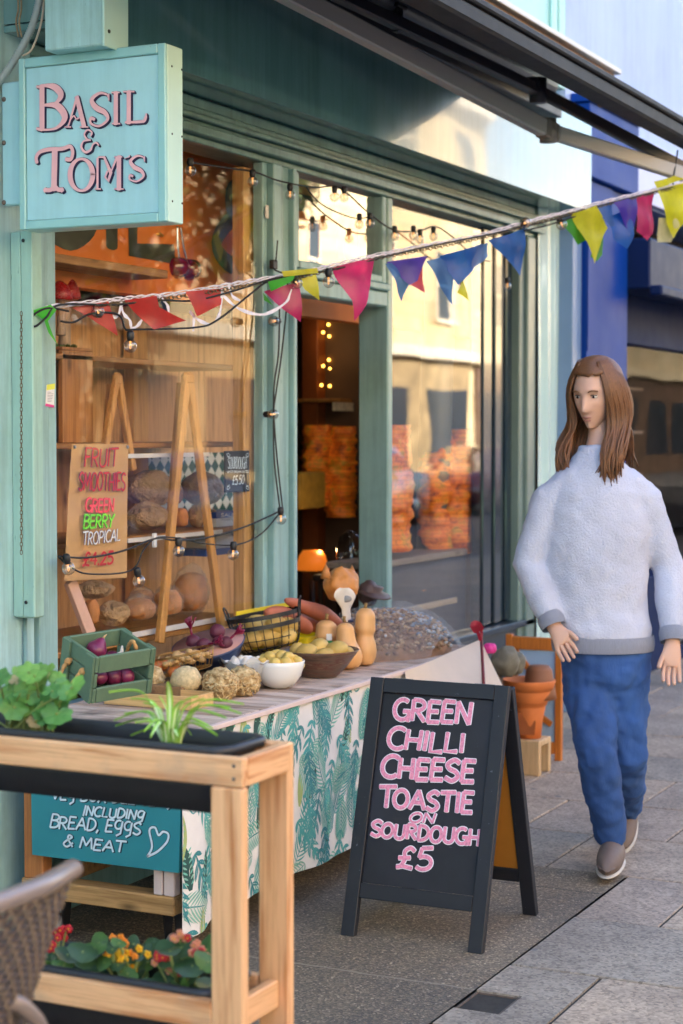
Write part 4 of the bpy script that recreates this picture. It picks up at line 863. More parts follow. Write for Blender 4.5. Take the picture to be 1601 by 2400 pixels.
def kal(label, spots, leaves, fcol, seed):
    rg = random.Random(seed); cx = sum(s_[0] for s_ in spots)/len(spots); b = at(cx, 2250, 'x', PX+.10); b.z = zl-.035
    t = thing('kalanchoe', label, 'flower', b); lm, sm_, fl = MB(), MB(), MB()
    for (x_, y_, r_) in leaves:
        c = at(x_, y_, 'x', PX+.10+rg.uniform(-.07, .05)); b0 = b+V((rg.uniform(-.02, .02), rg.uniform(-.03, .03), 0)); r_ = px2m(r_, 3.4); d = (c-b0).normalized()
        nrm = V((-.7+rg.uniform(-.3, .3), rg.uniform(-.5, .3), .8)); scl_ = V((1, 1, 1)); a = (d-nrm*d.dot(nrm)).normalized(); bb = nrm.normalized().cross(a); n = 18
        vs = [c]+[c+a*(r_*1.25*math.cos(2*math.pi*i/n))+bb*(r_*.8*math.sin(2*math.pi*i/n)*(1+.06*math.cos(9*2*math.pi*i/n)))+nrm*(r_*.18*math.cos(4*math.pi*i/n)) for i in range(n)]
        lm.add(vs, [[0, 1+i, 1+(i+1) % n] for i in range(n)], rg.choice((0, 0, 1))); sm_.tube([b0, b0.lerp(c, .6), c], .003, 5)
    for (x_, y_, k, ci) in spots:
        c = at(x_, y_, 'x', PX+.10+rg.uniform(-.04, .03)); sm_.tube(crom([b, b.lerp(c, .5)+V((0, 0, .01)), c], 4), .002, 5)
        for i in range(k):
            f = c+V((rg.uniform(-.012, .012), rg.uniform(-.016, .016), rg.uniform(-.008, .01)))
            for p in range(5):
                g = p*1.257+i; fl.blob(f+V((-.003, .0052*math.cos(g), .0052*math.sin(g))), (.0025, .0045, .0045), None, .2, 2, 1, i, m=ci)
            fl.blob(f+V((-.005, 0, 0)), .002, None, 0, 1, 1, 0, m=2)
    lm.build('leaves', KL, t, fix=False); sm_.build('stems', STM, t); fl.build('blossoms', fcol, t)
RED = M('red_petal', 'c0182a', .5, .15); YEL = M('yellow_petal', 'f0b414', .5, .12); ORG = M('orange_petal', 'ee8a22', .5, .1); SAL = M('salmon_petal', 'd98a6a', .5, .15)
lg = lambda x0, x1, y0, y1, n, r0, r1, s_: [(random.Random(s_+i).uniform(x0, x1), random.Random(s_*7+i+90).uniform(y0, y1), random.Random(s_*3+i).uniform(r0, r1)) for i in range(n)]
kal('red flowering kalanchoe beside the woven chair in the lower trough', [(137, 2145, 5, 0), (153, 2132, 4, 0), (117, 2173, 5, 0), (128, 2140, 3, 0)], lg(95, 230, 2175, 2245, 18, 16, 34, 11), [RED, ORG, YEL], 1)
kal('yellow flowering kalanchoe in the middle of the lower trough', [(272, 2160, 4, 1), (255, 2195, 3, 0), (272, 2192, 4, 0), (284, 2180, 3, 0), (308, 2198, 6, 1), (334, 2182, 2, 0), (313, 2215, 4, 0), (240, 2190, 2, 0)], lg(225, 350, 2160, 2262, 26, 14, 36, 23), [YEL, ORG, ORG], 2)
kal('kalanchoe with fading red and salmon flowers next to the front leg in the lower trough', [(412, 2148, 4, 1), (425, 2150, 2, 0), (376, 2195, 5, 0), (372, 2220, 3, 1), (455, 2178, 5, 1), (474, 2197, 4, 1), (420, 2245, 4, 0), (460, 2182, 2, 0)], lg(345, 488, 2170, 2285, 26, 18, 40, 37), [RED, SAL, YEL], 3)
# ------------------------------------------------------------------ produce on the table
T = lambda x, y, z=TZ: at(x, y, 'z', z)
Z7 = lambda x, y: (x/2.463, 1371.1+y/2.463)
Z8 = lambda x, y: (489.7+x/3.202, 1322.1+y/3.202)
def rotz(a): return Matrix.Rotation(a, 3, 'Z')
# green crate, tipped towards the pavement
Fp = atd(*Z7(545, 342), 4.80); k = F/4.80
l1, l2, l3 = 165., 143.6, 109.7
def axd(p, l): a, b_ = p[0]/l, p[1]/l; return (RT*a+UP*b_+FW*math.sqrt(max(0, 1-a*a-b_*b_))).normalized()
ca, cbv = axd((126, 14), l1), axd((-91, 44), l2); cbv = (cbv-ca*ca.dot(cbv)).normalized(); cc_ = axd((-15, -104), l3); cc2 = ca.cross(cbv); cc2 = cc2 if cc2.dot(cc_) > 0 else -cc2
LA, LB, LC_ = l1/k, l2/k, l3/k*1.08
cr = thing('vegetable_crate', 'small green painted slatted crate with rope handles, tipped to show red onions', 'crate', Fp+cc2*LC_+ca*LA/2+cbv*LB/2)
CP = lambda a, b_, c: Fp+ca*(a*LA)+cbv*(b_*LB)+cc2*(c*LC_)
GRN = M('crate_green_paint', '5c745c', .55, .12, 12, .3, 60, chips=18, chip_col='93a080'); tk = .011
q = MB()
for b0, b1 in ((0, 1),):
    for side in (0., 1.):
        o_ = ca*(0)+cbv*(tk/2 if side == 0 else LB-tk/2)
        for c0, c1_ in ((0, .36), (.68, 1.0)): q.beam(Fp+o_+cc2*(LC_*(c0+c1_)/2)+ca*.012, Fp+o_+cc2*(LC_*(c0+c1_)/2)+ca*(LA-.012), tk*.9, LC_*(c1_-c0), cc2, .002)
q.build('side_slat', GRN, cr)
q = MB()
for e in (tk/2, LA-tk/2):
    for c0, c1_ in ((0, .34), (.37, .66), (.69, 1.0)): q.beam(Fp+ca*e+cc2*(LC_*(c0+c1_)/2), Fp+ca*e+cbv*LB+cc2*(LC_*(c0+c1_)/2), tk, LC_*(c1_-c0), cc2, .002)
for bq in (.022, LB-.022):
    for e in (-.004, LA+.004): q.beam(Fp+ca*e+cbv*bq, Fp+ca*e+cbv*bq+cc2*LC_, .008, .04, cbv, .002)
q.build('end_board', GRN, cr)
q = MB(); q.beam(Fp+ca*(tk)+cbv*LB/2+cc2*(LC_-.004), Fp+ca*(LA-tk)+cbv*LB/2+cc2*(LC_-.004), LB-2*tk, .007, cc2, .001); q.build('crate_base', GRN, cr)
ROPE = M('sisal_rope', 'b98d58', .85, .25, 40, .8, 120)
def rope(pts, r, mb):
    pts = crom(pts, 8); mb.tube(pts, [r*(1+.22*math.sin(i*1.9)) for i in range(len(pts))], 7)
q = MB(); o_ = ca*-.012
rope([Fp+cbv*(LB*.28)+cc2*(LC_*.42)+ca*.01, Fp+cbv*(LB*.28)+cc2*(LC_*.42)+o_, Fp+cbv*(LB*.33)+cc2*(LC_*.7)+o_*3, Fp+cbv*(LB*.5)+cc2*(LC_*.98)+o_*3.4, Fp+cbv*(LB*.68)+cc2*(LC_*.72)+o_*3, Fp+cbv*(LB*.73)+cc2*(LC_*.42)+o_, Fp+cbv*(LB*.73)+cc2*(LC_*.42)+ca*.01], .0055, q)
for f in (.28, .73): q.blob(Fp+cbv*(LB*f)+cc2*(LC_*.42)+o_*.8, .011, None, .2, 3, 2)
q.build('rope_handle', ROPE, cr)
q = MB(); i0 = Fp+ca*(LA+.012)
rope([Fp+ca*(LA-.02)+cbv*(LB*.3)+cc2*.03, Fp+ca*(LA-.035)+cbv*(LB*.34)+cc2*-.004, Fp+ca*(LA-.03)+cbv*(LB*.5)+cc2*.02, Fp+ca*(LA-.02)+cbv*(LB*.6)+cc2*.05], .0055, q); q.build('rope_handle', ROPE, cr)
# veg builders -------------------------------------------------------------
ON = M('red_onion_skin', '6b1f42', .3, .35, 6, .1, 40, stretch=(5, 5, 1)); BON = M('brown_onion_skin', 'b8662f', .35, .3, 6, .15, 40, stretch=(5, 5, 1)); ROOT = M('dry_root', 'b89a6e', .8, .3, 40)
def onion(label, c, r, mat, tilt, group, seed=0):
    t = thing('onion', label, 'onion', V(c)-V((0, 0, r*.9)), group); rot = Euler(tilt).to_matrix()
    def fn(p, q_): q_.z = q_.z*.86+(max(0, p.z-.8)*r*2.2); return q_
    q = MB().blob(c, r, rot, .04, 1.5, 3, seed, fn); q.build('bulb', mat, t)
    q = MB(); q.tube([V(c)+rot @ V((0, 0, r*1.15)), V(c)+rot @ V((r*.1, 0, r*1.5)), V(c)+rot @ V((r*.25, .0, r*1.7))], [r*.14, r*.09, r*.03], 6); q.build('neck', ROOT, t); return t
mid = lambda a, b_, c: CP(a, b_, c)
onion('large red onion uppermost at the back left corner of the green crate', mid(.42, .72, .26), .030, ON, (.4, .3, 0), 'red onions in the green crate', 1)
for i, (a, b_, c, r_) in enumerate(((.25, .3, .62, .026), (.5, .3, .68, .026), (.72, .28, .70, .024), (.78, .55, .5, .024), (.25, .55, .62, .026), (.75, .78, .55, .024), (.5, .55, .72, .026))):
    onion('small red onion lying deep inside the green crate', mid(a, b_, c), r_, ON, (.8*i, .5*i, i), 'red onions in the green crate', i+2)
GAR = M('garlic_skin', 'd9cfc2', .5, .15, 20, .2, 60)
q = MB().blob(mid(.72, .48, .34), (.016, .016, .013), None, .08, 2, 3); q.blob(mid(.72, .48, .34)+V((.003, 0, .015)), (.005, .005, .014), None, .3, 3, 2)
single('garlic_bulb', q, GAR, 'pale garlic bulb with a dry stalk on the onions in the green crate', 'garlic')
# shallow wooden box
fl_, fr_ = T(*Z7(585, 605)), T(433.6, 1634); bxX = .5*(fl_.x+fr_.x)+.01; bh = px2m(36, 4.9); bL = .135
wb = thing('wooden_box', 'shallow bare plywood box standing on the near end of the stall table', 'box', (bxX+bL/2, (fl_.y+fr_.y)/2, TZ))
q = MB(); q.bx((bxX, fr_.y, TZ+.001), (bxX+.008, fl_.y, TZ+bh), .001); q.bx((bxX+bL-.008, fr_.y, TZ+.001), (bxX+bL, fl_.y, TZ+bh), .001)
q.bx((bxX+.0085, fr_.y+.0005, TZ+.001), (bxX+bL-.0085, fr_.y+.008, TZ+bh-.001), .001); q.bx((bxX+.0085, fl_.y-.008, TZ+.001), (bxX+bL-.0085, fl_.y-.0005, TZ+bh-.001), .001); q.build('box_sides', wood('plywood', 'd8b27a', 'c59b62', 'y', .55, True, .6), wb)
MB().bx((bxX+.0085, fr_.y+.0085, TZ+.001), (bxX+bL-.0085, fl_.y-.0085, TZ+.006), 0).build('box_base', wood('plywood_dark', 'c07d42', '9a5f2d', 'y'), wb)
# celeriac
CEL = None
def celmat():
    m, t, b, o = nodes('celeriac_skin'); co = coords(t); f = noi(t, co, 55, 6, .7); c = ramp(t, f, [(.3, hx('6e4d2b')), (.45, hx('b08f5e')), (.6, hx('d6bd8e')), (.8, hx('e6d8b6'))])
    t.links.new(c, b.inputs['Base Color']); b.inputs['Roughness'].default_value = .8; bump(t, b, f, .9, .006); return m
CEL = celmat(); CELP = M('celeriac_smooth', 'c9b48a', .8, .25, 90, .6, 150)
def celeriac(label, c, r, mat, seed, amp, roots):
    t = thing('celeriac', label, 'celeriac', V(c)-V((0, 0, r*.9)), 'celeriac roots on the stall'); rg = random.Random(seed)
    MB().blob(c, (r, r, r*.9), None, amp, 3.2, 4, seed, lambda p, q_: q_*(1+.05*noise.noise(p*9))).build('root', mat, t)
    q = MB()
    for i in range(roots):
        g, h = rg.uniform(0, 6.28), rg.uniform(-.75, .5); d = V((math.cos(g)*math.sqrt(1-h*h), math.sin(g)*math.sqrt(1-h*h), h*.9)); tg = d.cross(V((rg.uniform(-1, 1), rg.uniform(-1, 1), rg.uniform(-1, 1)))).normalized()
        p0 = V(c)+d*r*.97; q.tube(crom([p0, p0+tg*r*.14+d*r*.05, p0+tg*r*.3+d*r*.05+V((0, 0, -r*.05)), p0+tg*r*.42-d*r*.05], 3), [.0035, .0035, .003, .003, .003, .003, .0025, .002, .002, .001], 5)
    q.build('rootlets', mat, t)
def seat(px_, py_b, r_px):   # centre of a ball of picture radius r_px whose foot sits at picture point
    p = T(px_, py_b); r = px2m(r_px, depth(p)); return V((p.x, p.y, TZ+r*.9)), r
c, r = seat(506, 1606, 41); celeriac('large knobbly celeriac root in front of the glass bowl, nearer of two', c, r, CEL, 3, .16, 90)
c, r = seat(548, 1600, 38); celeriac('knobbly celeriac root tucked between the nearer one and the white bowl', c+V((.03, -.0, 0)), r, CEL, 8, .16, 70)
p = at(346, 1557, 'x', bxX+bL+.05); celeriac('pitted celeriac root behind the left part of the plywood box', V((p.x, p.y, p.z)), px2m(38, 4.95), CEL, 12, .1, 20)
p = at(427, 1560, 'x', bxX+bL+.05); celeriac('smooth round celeriac root behind the right part of the plywood box', V((p.x, p.y, p.z)), px2m(41, 4.95), CELP, 17, .04, 0)
for i, (x_, y_, r_, lb) in enumerate(((357, 1535, 22, 'brown onion between the green crate and the celeriac'), (401, 1545, 20, 'brown onion lying to the right of the others behind the celeriac'), (372, 1528, 18, 'brown onion at the back beside the gold basket'))):
    p = at(x_, y_, 'x', bxX+bL+.13+.02*(i == 2)); onion(lb, p, px2m(r_, 5.05), BON, (.3*i, .5, 0), 'brown onions on the stall', 30+i)
# ellipse on a tilted plane from picture points, for basket rims
def ring(c, rx, ry, z, n=40, rot=0.): return [V((c.x+rx*math.cos(g)*math.cos(rot)-ry*math.sin(g)*math.sin(rot), c.y+rx*math.cos(g)*math.sin(rot)+ry*math.sin(g)*math.cos(rot), z)) for g in [2*math.pi*i/n for i in range(n)]]
def tiltm(ax, a): return Matrix.Rotation(a, 3, ax)
GOLD = M('gold_wire', 'a8824a', .3, .15, 20, metal=.9)
def gp(x, y, z): return T(x, y, z)
RZ = TZ+.05
rs = MB().bx((4.86, 2.95, TZ+.001), (6.0, 3.255, RZ), .003); single('riser_board', rs, wood('riser', '8f6f4e', '6d5238', 'x'), 'low wooden step at the back of the stall lifting the baskets and the navy bowl', 'riser')
bc_ = at(424, 1504, 'y', 3.06); bc_.z -= .04; rt_ = tiltm(V((1, .5, 0)), R(-12))
gb = thing('wire_basket', 'shallow gold wire basket of ginger roots tilted between the crate and the navy bowl', 'basket', bc_-V((0, 0, .03)))
q = MB(); L0, L1 = .108, .085
yaw_ = -YAW*0-R(62)
def bpt(g, k, z): v_ = V((L0*k*math.cos(g), L1*k*math.sin(g), z)); return bc_+rt_ @ (rotz(yaw_) @ v_)
for k, z in ((1, .05), (1.0, .046), (.93, .02), (.82, -.012)): q.tube([bpt(2*math.pi*i/40, k, z) for i in range(40)], .0018 if z > .045 else .0013, 5, True)
for i in range(26):
    g = 2*math.pi*i/26; q.tube([bpt(g, 1, .05), bpt(g, .93, .02), bpt(g, .82, -.012), bpt(g, .4, -.014)], .0012, 4)
q.build('wire_frame', GOLD, gb)
GIN = M('ginger_skin', 'c8a06a', .6, .2, 30, .3, 60)
def ginger(c, s_, seed, label):
    rg = random.Random(seed); q = MB(); d = V((rg.uniform(-1, 1), rg.uniform(-1, 1), .15)).normalized(); sd_ = d.cross(V((0, 0, 1)))
    for k in range(-2, 3): q.blob(V(c)+d*(k*s_*.62)+sd_*rg.uniform(-.2, .2)*s_, (s_*.6, s_*.5, s_*.46), rotz(math.atan2(d.y, d.x)), .12, 2, 3, seed+k)
    for k in (-1, 1): q.blob(V(c)+d*(k*s_*.4)+sd_*(k*s_*.7)+V((0, 0, s_*.25)), (s_*.42, s_*.55, s_*.4), None, .12, 2, 3, seed+k+9)
    single('ginger_root', q, GIN, label, 'ginger', 'ginger roots in the gold basket')
for i, (u, v_, z, s_) in enumerate(((-.45, .2, .035, .022), (.0, .3, .04, .024), (.4, .0, .035, .021), (.05, -.35, .035, .022), (-.3, -.3, .03, .02), (.6, .3, .03, .02))):
    ginger(bc_+rt_ @ (rotz(yaw_) @ V((u*L0, v_*L1, z-.005))), s_, 50+i*7, 'knobbly pale ginger root in the gold wire basket')
def bowl(name, label, foot, prof, mats, nn_=48, sx=1., sy=1., rot=None, wob=0):
    t = thing(name, label, 'bowl', foot); o = V(foot)
    MB().lathe(prof, o, nn_, rot, 0, sx, sy, wob).build('bowl_body', mats, t); return t
# navy bowl with beetroot
f0 = at(490, 1478, 'y', 3.08); f0 = V((f0.x, f0.y, f0.z-.075)); tm = tiltm(RT, R(24)) @ tiltm(V((1, .35, 0)), R(-10)) @ rotz(R(-62))
nb = bowl('oval_bowl', 'oval navy enamel bowl with a pink inside holding bunches of beetroot', f0, [(.0, .0), (.06, .001), (.092, .04), (.108, .075), (.114, .088), (.111, .088)], M('navy_enamel', '2b3a5e', .3, .1, 10), 48, 1.12, .86, tm)
q = MB().lathe([(.1105, .0885), (.104, .075), (.088, .042), (.055, .008), (0, .007)], f0, 48, tm, 0, 1.12, .86); q.build('bowl_inside', M('pink_enamel', 'a8786e', .4, .12, 8), nb)
BEE = M('beetroot_skin', '5c2436', .55, .25, 15, .3, 60); BST = M('beet_stem', '7d1038', .3, .25, 20)
bl = lambda x_, y_, z: f0+tm @ V((x_*1.15, y_*1.1, z+.022))
def beet(label, c, r, d, ns, seed):
    t = thing('beetroot', label, 'beetroot', V(c)-V((0, 0, r)), 'beetroot in the navy bowl'); rg = random.Random(seed); d = V(d).normalized()
    MB().blob(c, r, None, .07, 2, 3, seed).build('root', BEE, t)
    if ns:
        q = MB()
        for i in range(ns):
            dd = (d+V((rg.uniform(-.35, .35), rg.uniform(-.35, .35), rg.uniform(-.25, .25)))).normalized(); p0 = V(c)+d*r*.85; q.tube(crom([p0, p0+d*r*.9, p0+dd*r*rg.uniform(2., 2.7)], 4), [.0035]*5+[.003]*4, 5)
        q.build('stems', BST, t)
beet('beetroot with an upright bunch of crimson stems at the left of the navy bowl', bl(-.045, .02, .07), .026, (-.1, .15, .9), 22, 1)
beet('round bare beetroot at the back of the navy bowl', bl(.03, .035, .085), .027, (0, 0, 1), 0, 2)
beet('beetroot with dark stems lying across the middle of the navy bowl', bl(-.01, -.03, .08), .025, (-.2, -1, .25), 18, 3)
beet('beetroot with stems pointing up at the right of the navy bowl', bl(.055, -.03, .075), .024, (.25, -.75, .75), 20, 4)
beet('small beetroot wedged under the others in the navy bowl', bl(.03, -.0, .06), .024, (0, 0, 1), 0, 5)
# potatoes
POT = M('potato_skin', 'cba85c', .55, .16, 14, .25, 70, chips=40, chip_col='8f6f3a'); POTS = M('new_potato_skin', 'd6b45f', .5, .12, 14, .15, 70)
def potato(label, c, r, seed, group, mat=POT):
    rg = random.Random(seed); q = MB().blob(c, (r*1.18, r*.9, r*.86), Euler((rg.uniform(-.5, .5), rg.uniform(-.4, .4), rg.uniform(0, 3.1))), .10, 1.4, 3, seed)
    return single('potato', q, mat, label, 'potato', group)
# black wire basket
kc = at(618, 1425, 'y', 3.085); br_ = px2m(96, depth(kc)); kc.z -= .118; bz = .075; tb_ = tiltm(V((1, .3, 0)), R(-9))
kb = thing('wire_basket', 'black wire basket of large potatoes with two loop handles at the back of the stall', 'basket', kc)
BW = M('black_wire', '17171a', .45, .2, 30)
def kpt(g, k, z): return kc+V((0, 0, .02))+tb_ @ V((br_*k*math.cos(g), br_*.8*k*math.sin(g), z))
q = MB()
for z, k, h_ in ((.112, 1.0, .016), (.078, .98, .016)):
    n = 44; vs = []
    for i in range(n):
        g = 2*math.pi*i/n
        for dk, dz in ((0, 0), (.012, 0), (.012, h_), (0, h_)): vs.append(kpt(g, k+dk, z+dz))
    q.add(vs, [[i*4+j, i*4+(j+1) % 4, ((i+1) % n)*4+(j+1) % 4, ((i+1) % n)*4+j] for i in range(n) for j in range(4)], 0, False)
q.build('rim_band', BW, kb)
q = MB()
for z, k in ((.04, .93), (.01, .85), (-.012, .7)): q.tube([kpt(2*math.pi*i/44, k, z) for i in range(44)], .0017, 5, True)
for i in range(24): g = 2*math.pi*i/24; q.tube([kpt(g, 1.005, .12), kpt(g, .98, .078), kpt(g, .93, .04), kpt(g, .85, .01), kpt(g, .7, -.012), kpt(g, .2, -.014)], .0017, 5)
q.build('wire_frame', BW, kb)
hz = [math.atan2(RT.y, RT.x), math.atan2(-RT.y, -RT.x)]
for g in hz:
    q = MB(); q.tube(crom([kpt(g-.18, 1.0, .095), kpt(g-.2, 1.06, .14), kpt(g-.1, 1.10, .165), kpt(g+.1, 1.10, .165), kpt(g+.2, 1.06, .14), kpt(g+.18, 1.0, .095)], 5), .0032, 7); q.build('handle', BW, kb)
for i, (u, v_, z, r_) in enumerate(((-.2, -.3, .105, .045), (.35, -.45, .095, .042), (-.6, -.1, .08, .038), (-.35, -.65, .06, .036), (.05, -.55, .06, .042), (.65, .0, .085, .036), (.2, .3, .1, .042), (-.35, .35, .1, .04), (.6, -.45, .05, .034), (-.7, -.4, .045, .032), (.1, -.05, .05, .04), (.45, -.0, .045, .036))):
    g = math.atan2(FW.y, FW.x); vx = V((RT.x*u-RT.y*0, RT.y*u, 0))*br_*.80+V((FW.x*v_, FW.y*v_, 0))*br_*.72
    potato('large yellow potato in the black wire basket', kc+V((0, 0, .014))+tb_ @ (vx+V((0, 0, z-.01))), r_, 100+i, 'potatoes in the black wire basket')
# white bowl of new potatoes
p = T(649, 1583); wr = px2m(60, depth(p)); wh = px2m(64, depth(p)); wc = V((p.x+.03, p.y+.03, TZ+.001))
bowl('white_bowl', 'smooth white china bowl of small new potatoes at the front of the stall', wc, [(.0, .004), (wr*.36, .0), (wr*.40, .004), (wr*.62, wh*.12), (wr*.86, wh*.45), (wr*.97, wh*.8), (wr, wh*.985), (wr*.985, wh), (wr*.955, wh*.97), (wr*.9, wh*.7), (wr*.7, wh*.3), (wr*.3, wh*.12), (0, wh*.11)], M('white_china', 'e6e4e0', .18, .03, 3, coat=.4), 56)
for i in range(26):
    g = i*2.4; k = .16+.7*math.sqrt((i % 13)/13); z = wh*(.80 if i < 13 else 1.0)+(.012 if k < .5 else 0); rr_ = rnd.uniform(.016, .023); k = min(k, .70 if i >= 13 else .74)
    potato('small pale new potato heaped in the white china bowl', wc+V((wr*k*math.cos(g), wr*k*math.sin(g), z)), rr_, 200+i, 'new potatoes in the white bowl', POTS)
# glass bowl
p = T(572, 1588); gr, gh = px2m(64, depth(p)), px2m(66, depth(p)); gc = V((p.x+.05, p.y+.04, TZ+.001))
tg = thing('glass_bowl', 'clear glass bowl lined with crumpled white paper holding garlic', 'bowl', gc)
pr = [(.0, .003), (gr*.3, .0), (gr*.33, .006), (gr*.3, .012), (gr*.5, gh*.3), (gr*.8, gh*.7), (gr, gh), (gr*.98, gh+.002)]
def gbw(u, v):
    i = v*(len(pr)-1); a = int(min(i, len(pr)-2)); t_ = i-a; r_ = pr[a][0]*(1-t_)+pr[a+1][0]*t_; z = pr[a][1]*(1-t_)+pr[a+1][1]*t_; g = 2*math.pi*u; k = 1+.035*math.cos(16*g)*v
    return gc+V((r_*k*math.cos(g), r_*k*math.sin(g), z*(1+.05*math.cos(8*g)*(v > .9))))
MB().sheet(gbw, 96, 21).build('bowl_body', BOWLG, tg, fix=False)
def pap(u, v):
    g = 2*math.pi*u; r_ = gr*(.25+.78*v)*(1+.10*noise.noise(V((math.cos(g)*2, math.sin(g)*2, 4)))); z = gh*(.12+.92*v**1.3)+.03*v*max(-.3, noise.noise(V((math.cos(g)*2.2, math.sin(g)*2.2, 9))))+.008*noise.noise(V((u*30, v*6, 0)))
    return gc+V((r_*.9*math.cos(g), r_*.9*math.sin(g), z))
tag(single('paper_liner', MB().sheet(pap, 60, 14), M('tissue_paper', 'e3e2e4', .7, .04, 10, .4, 30), 'crumpled white paper sticking up inside the clear glass bowl', 'paper'))
for i in range(7):
    g = i*.9; q = MB().blob(gc+V((gr*.45*math.cos(g)*(i > 0), gr*.45*math.sin(g)*(i > 0), gh*.86)), (.019, .019, .016), None, .1, 2.5, 3, i, lambda p, q_: q_+V((0, 0, max(0, p.z-.75)*.05))); single('garlic_bulb', q, GAR, 'white garlic bulb resting on paper in the clear glass bowl', 'garlic', 'garlic in the glass bowl')
# dark pottery bowl
p = T(745, 1560); dc_ = V((p.x+.06, p.y+.05, TZ+.001)); dR, dh = px2m(92, depth(dc_)), px2m(62, depth(dc_))
def potm():
    m, t, b, o = nodes('dark_pottery'); co = coords(t, (1, 1, 8)); f = noi(t, co, 9, 5, .65); c = ramp(t, f, [(.35, hx('4a372b')), (.5, hx('6a5242')), (.58, hx('5e2e22')), (.64, hx('83705a')), (.75, hx('4a3a30'))]); t.links.new(c, b.inputs['Base Color']); b.inputs['Roughness'].default_value = .35; bump(t, b, f, .3, .003); return m
bowl('pottery_bowl', 'wide dark brown mottled pottery bowl of potatoes beside the white bowl', dc_, [(.0, .004), (dR*.42, .0), (dR*.46, .004), (dR*.7, dh*.4), (dR*.93, dh*.88), (dR, dh), (dR*.985, dh+.002), (dR*.92, dh*.85), (dR*.6, dh*.3), (0, dh*.2)], potm(), 56)
for i, (u, v_, z, r_) in enumerate(((.0, .1, 1.2, .036), (.42, -.1, 1.12, .038), (-.3, -.2, 1.05, .036), (-.55, .1, 1.05, .034), (.15, -.45, .95, .034), (.62, .25, .95, .03), (.35, .45, 1.0, .034), (-.1, .5, 1.0, .034), (-.5, -.45, .82, .03), (.2, .2, .7, .04), (-.2, .2, .7, .04))):
    potato('yellow potato heaped in the dark pottery bowl', dc_+RT*(dR*u)+V((FW.x, FW.y, 0))*(dR*v_)+V((0, 0, dh*z-.012)), r_, 300+i, 'potatoes in the dark pottery bowl')
# butternut squash
SQ = M('butternut_skin', 'd9a268', .45, .1, 6, .08, 30, stretch=(5, 5, 1)); SQS = M('squash_stalk', '8a6a3c', .8, .2)
def squash(label, foot, ht, rb, rn, lean, seed, upside=False):
    t = thing('butternut_squash', label, 'squash', foot, 'butternut squashes on the stall'); rot = Euler(lean).to_matrix()
    pr = [(0, 0), (rb*.45, .004), (rb*.8, ht*.06), (rb, ht*.22), (rb*.94, ht*.38), (rb*.74, ht*.52), (rn*1.02, ht*.64), (rn, ht*.78), (rn*.94, ht*.9), (rn*.6, ht*.975), (rn*.25, ht), (0, ht)]
    pp = crom([V((a, 0, b_)) for a, b_ in pr], 4)
    q = MB(); n = 32; q.lathe([(max(0, v_.x), v_.z) for v_ in pp], foot, n, rot, 0, 1, 1, .06); q.build('squash_body', SQ, t)
    q = MB(); e = V(foot)+rot @ V((0, 0, ht)); q.tube([e-rot @ V((0, 0, .004)), e+rot @ V((0, 0, .006)), e+rot @ V((.004, 0, .016))], [rn*.22, rn*.15, rn*.18], 8); q.build('stalk', SQS, t); return t
p = T(806, 1539); d_ = depth(p); squash('butternut squash with a slim neck standing in front, nearest of the squashes', V((p.x+.02, p.y+.02, TZ)), px2m(112, d_), px2m(34, d_), px2m(22, d_), (-.12, .05, 0), 1)
p = T(840, 1531); d_ = depth(p); squash('taller butternut squash standing behind and right of the slim necked one', V((p.x+.03, p.y+.02, TZ)), px2m(134, d_), px2m(27, d_), px2m(24, d_), (.0, .04, 0), 2)
p = T(748, 1512); d_ = depth(V((5.845, 2.93, TZ))); sq = squash('stubby butternut squash with a small price sticker behind the pottery bowl', V((5.845, 2.93, TZ)), px2m(112, d_), px2m(26, d_), px2m(25, d_), (.02, 0, 0), 3)
sp_ = V((5.845, 2.93, TZ)); nf = V((-.9, -.45, .1)).normalized(); cs = V(sp_)+V((0, 0, px2m(72, d_)))+V((nf.x, nf.y, 0)).normalized()*px2m(26.3, d_)
rv = V((nf.y, -nf.x, 0)).normalized(); rv = -rv if rv.dot(RT) < 0 else rv; nf2 = V((nf.x, nf.y, 0)).normalized(); uu = rv*.45+nf2*.0
q = MB(); q.box(cs+rv*.012+nf2*.001, (.002, .02, .024), Matrix((nf2, rv, V((0, 0, 1)))).transposed(), .0005); q.build('price_sticker', WHITE, sq)
q = MB(); q.box(cs+rv*.012+nf2*.0015-V((0, 0, .019)), (.002, .026, .011), Matrix((nf2, rv, V((0, 0, 1)))).transposed(), .0005); q.build('green_sticker', M('green_label', '2f7d3f', .4, .2, 60), sq)
# sweet potatoes
SWP = M('sweet_potato_skin', 'b5674d', .6, .18, 10, .3, 50, stretch=(1, 1, 1))
def sweet(label, pts, rs, seed):
    pp = crom(pts, 6); n = len(pp); rr_ = []
    for i in range(n): t_ = i/(n-1); rr_.append(max(.003, (rs[0]*(1-t_)+rs[1]*t_)*math.sin(math.pi*min(1, t_*.90+.06))**.55*(1+.10*noise.noise(V((t_*4, seed, 0))))))
    q = MB().tube(pp, rr_, 14); single('sweet_potato', q, SWP, label, 'sweet potato', 'sweet potatoes behind the wire basket')
def back(x_, y_, X_): return at(x_, y_, 'y', X_)
sweet('long sweet potato pointing up above the others behind the wire basket', [back(657, 1378, 3.06), back(700, 1394, 3.05), back(745, 1412, 3.03), back(785, 1440, 3.0)], (.022, .038), 1)
sweet('fat sweet potato lying along the rim of the black wire basket', [back(610, 1406, 3.10), back(645, 1410, 3.08), back(690, 1432, 3.05), back(712, 1448, 3.04)], (.03, .036), 2)
sweet('sweet potato half hidden under the long one beside the stubby squash', [back(668, 1425, 3.12), back(715, 1430, 3.10), back(765, 1450, 3.08)], (.035, .03), 3)
yc = thing('yellow_tray', 'bright yellow cardboard tray mostly hidden behind the wire basket', 'tray', (5.7, 3.12, TZ))
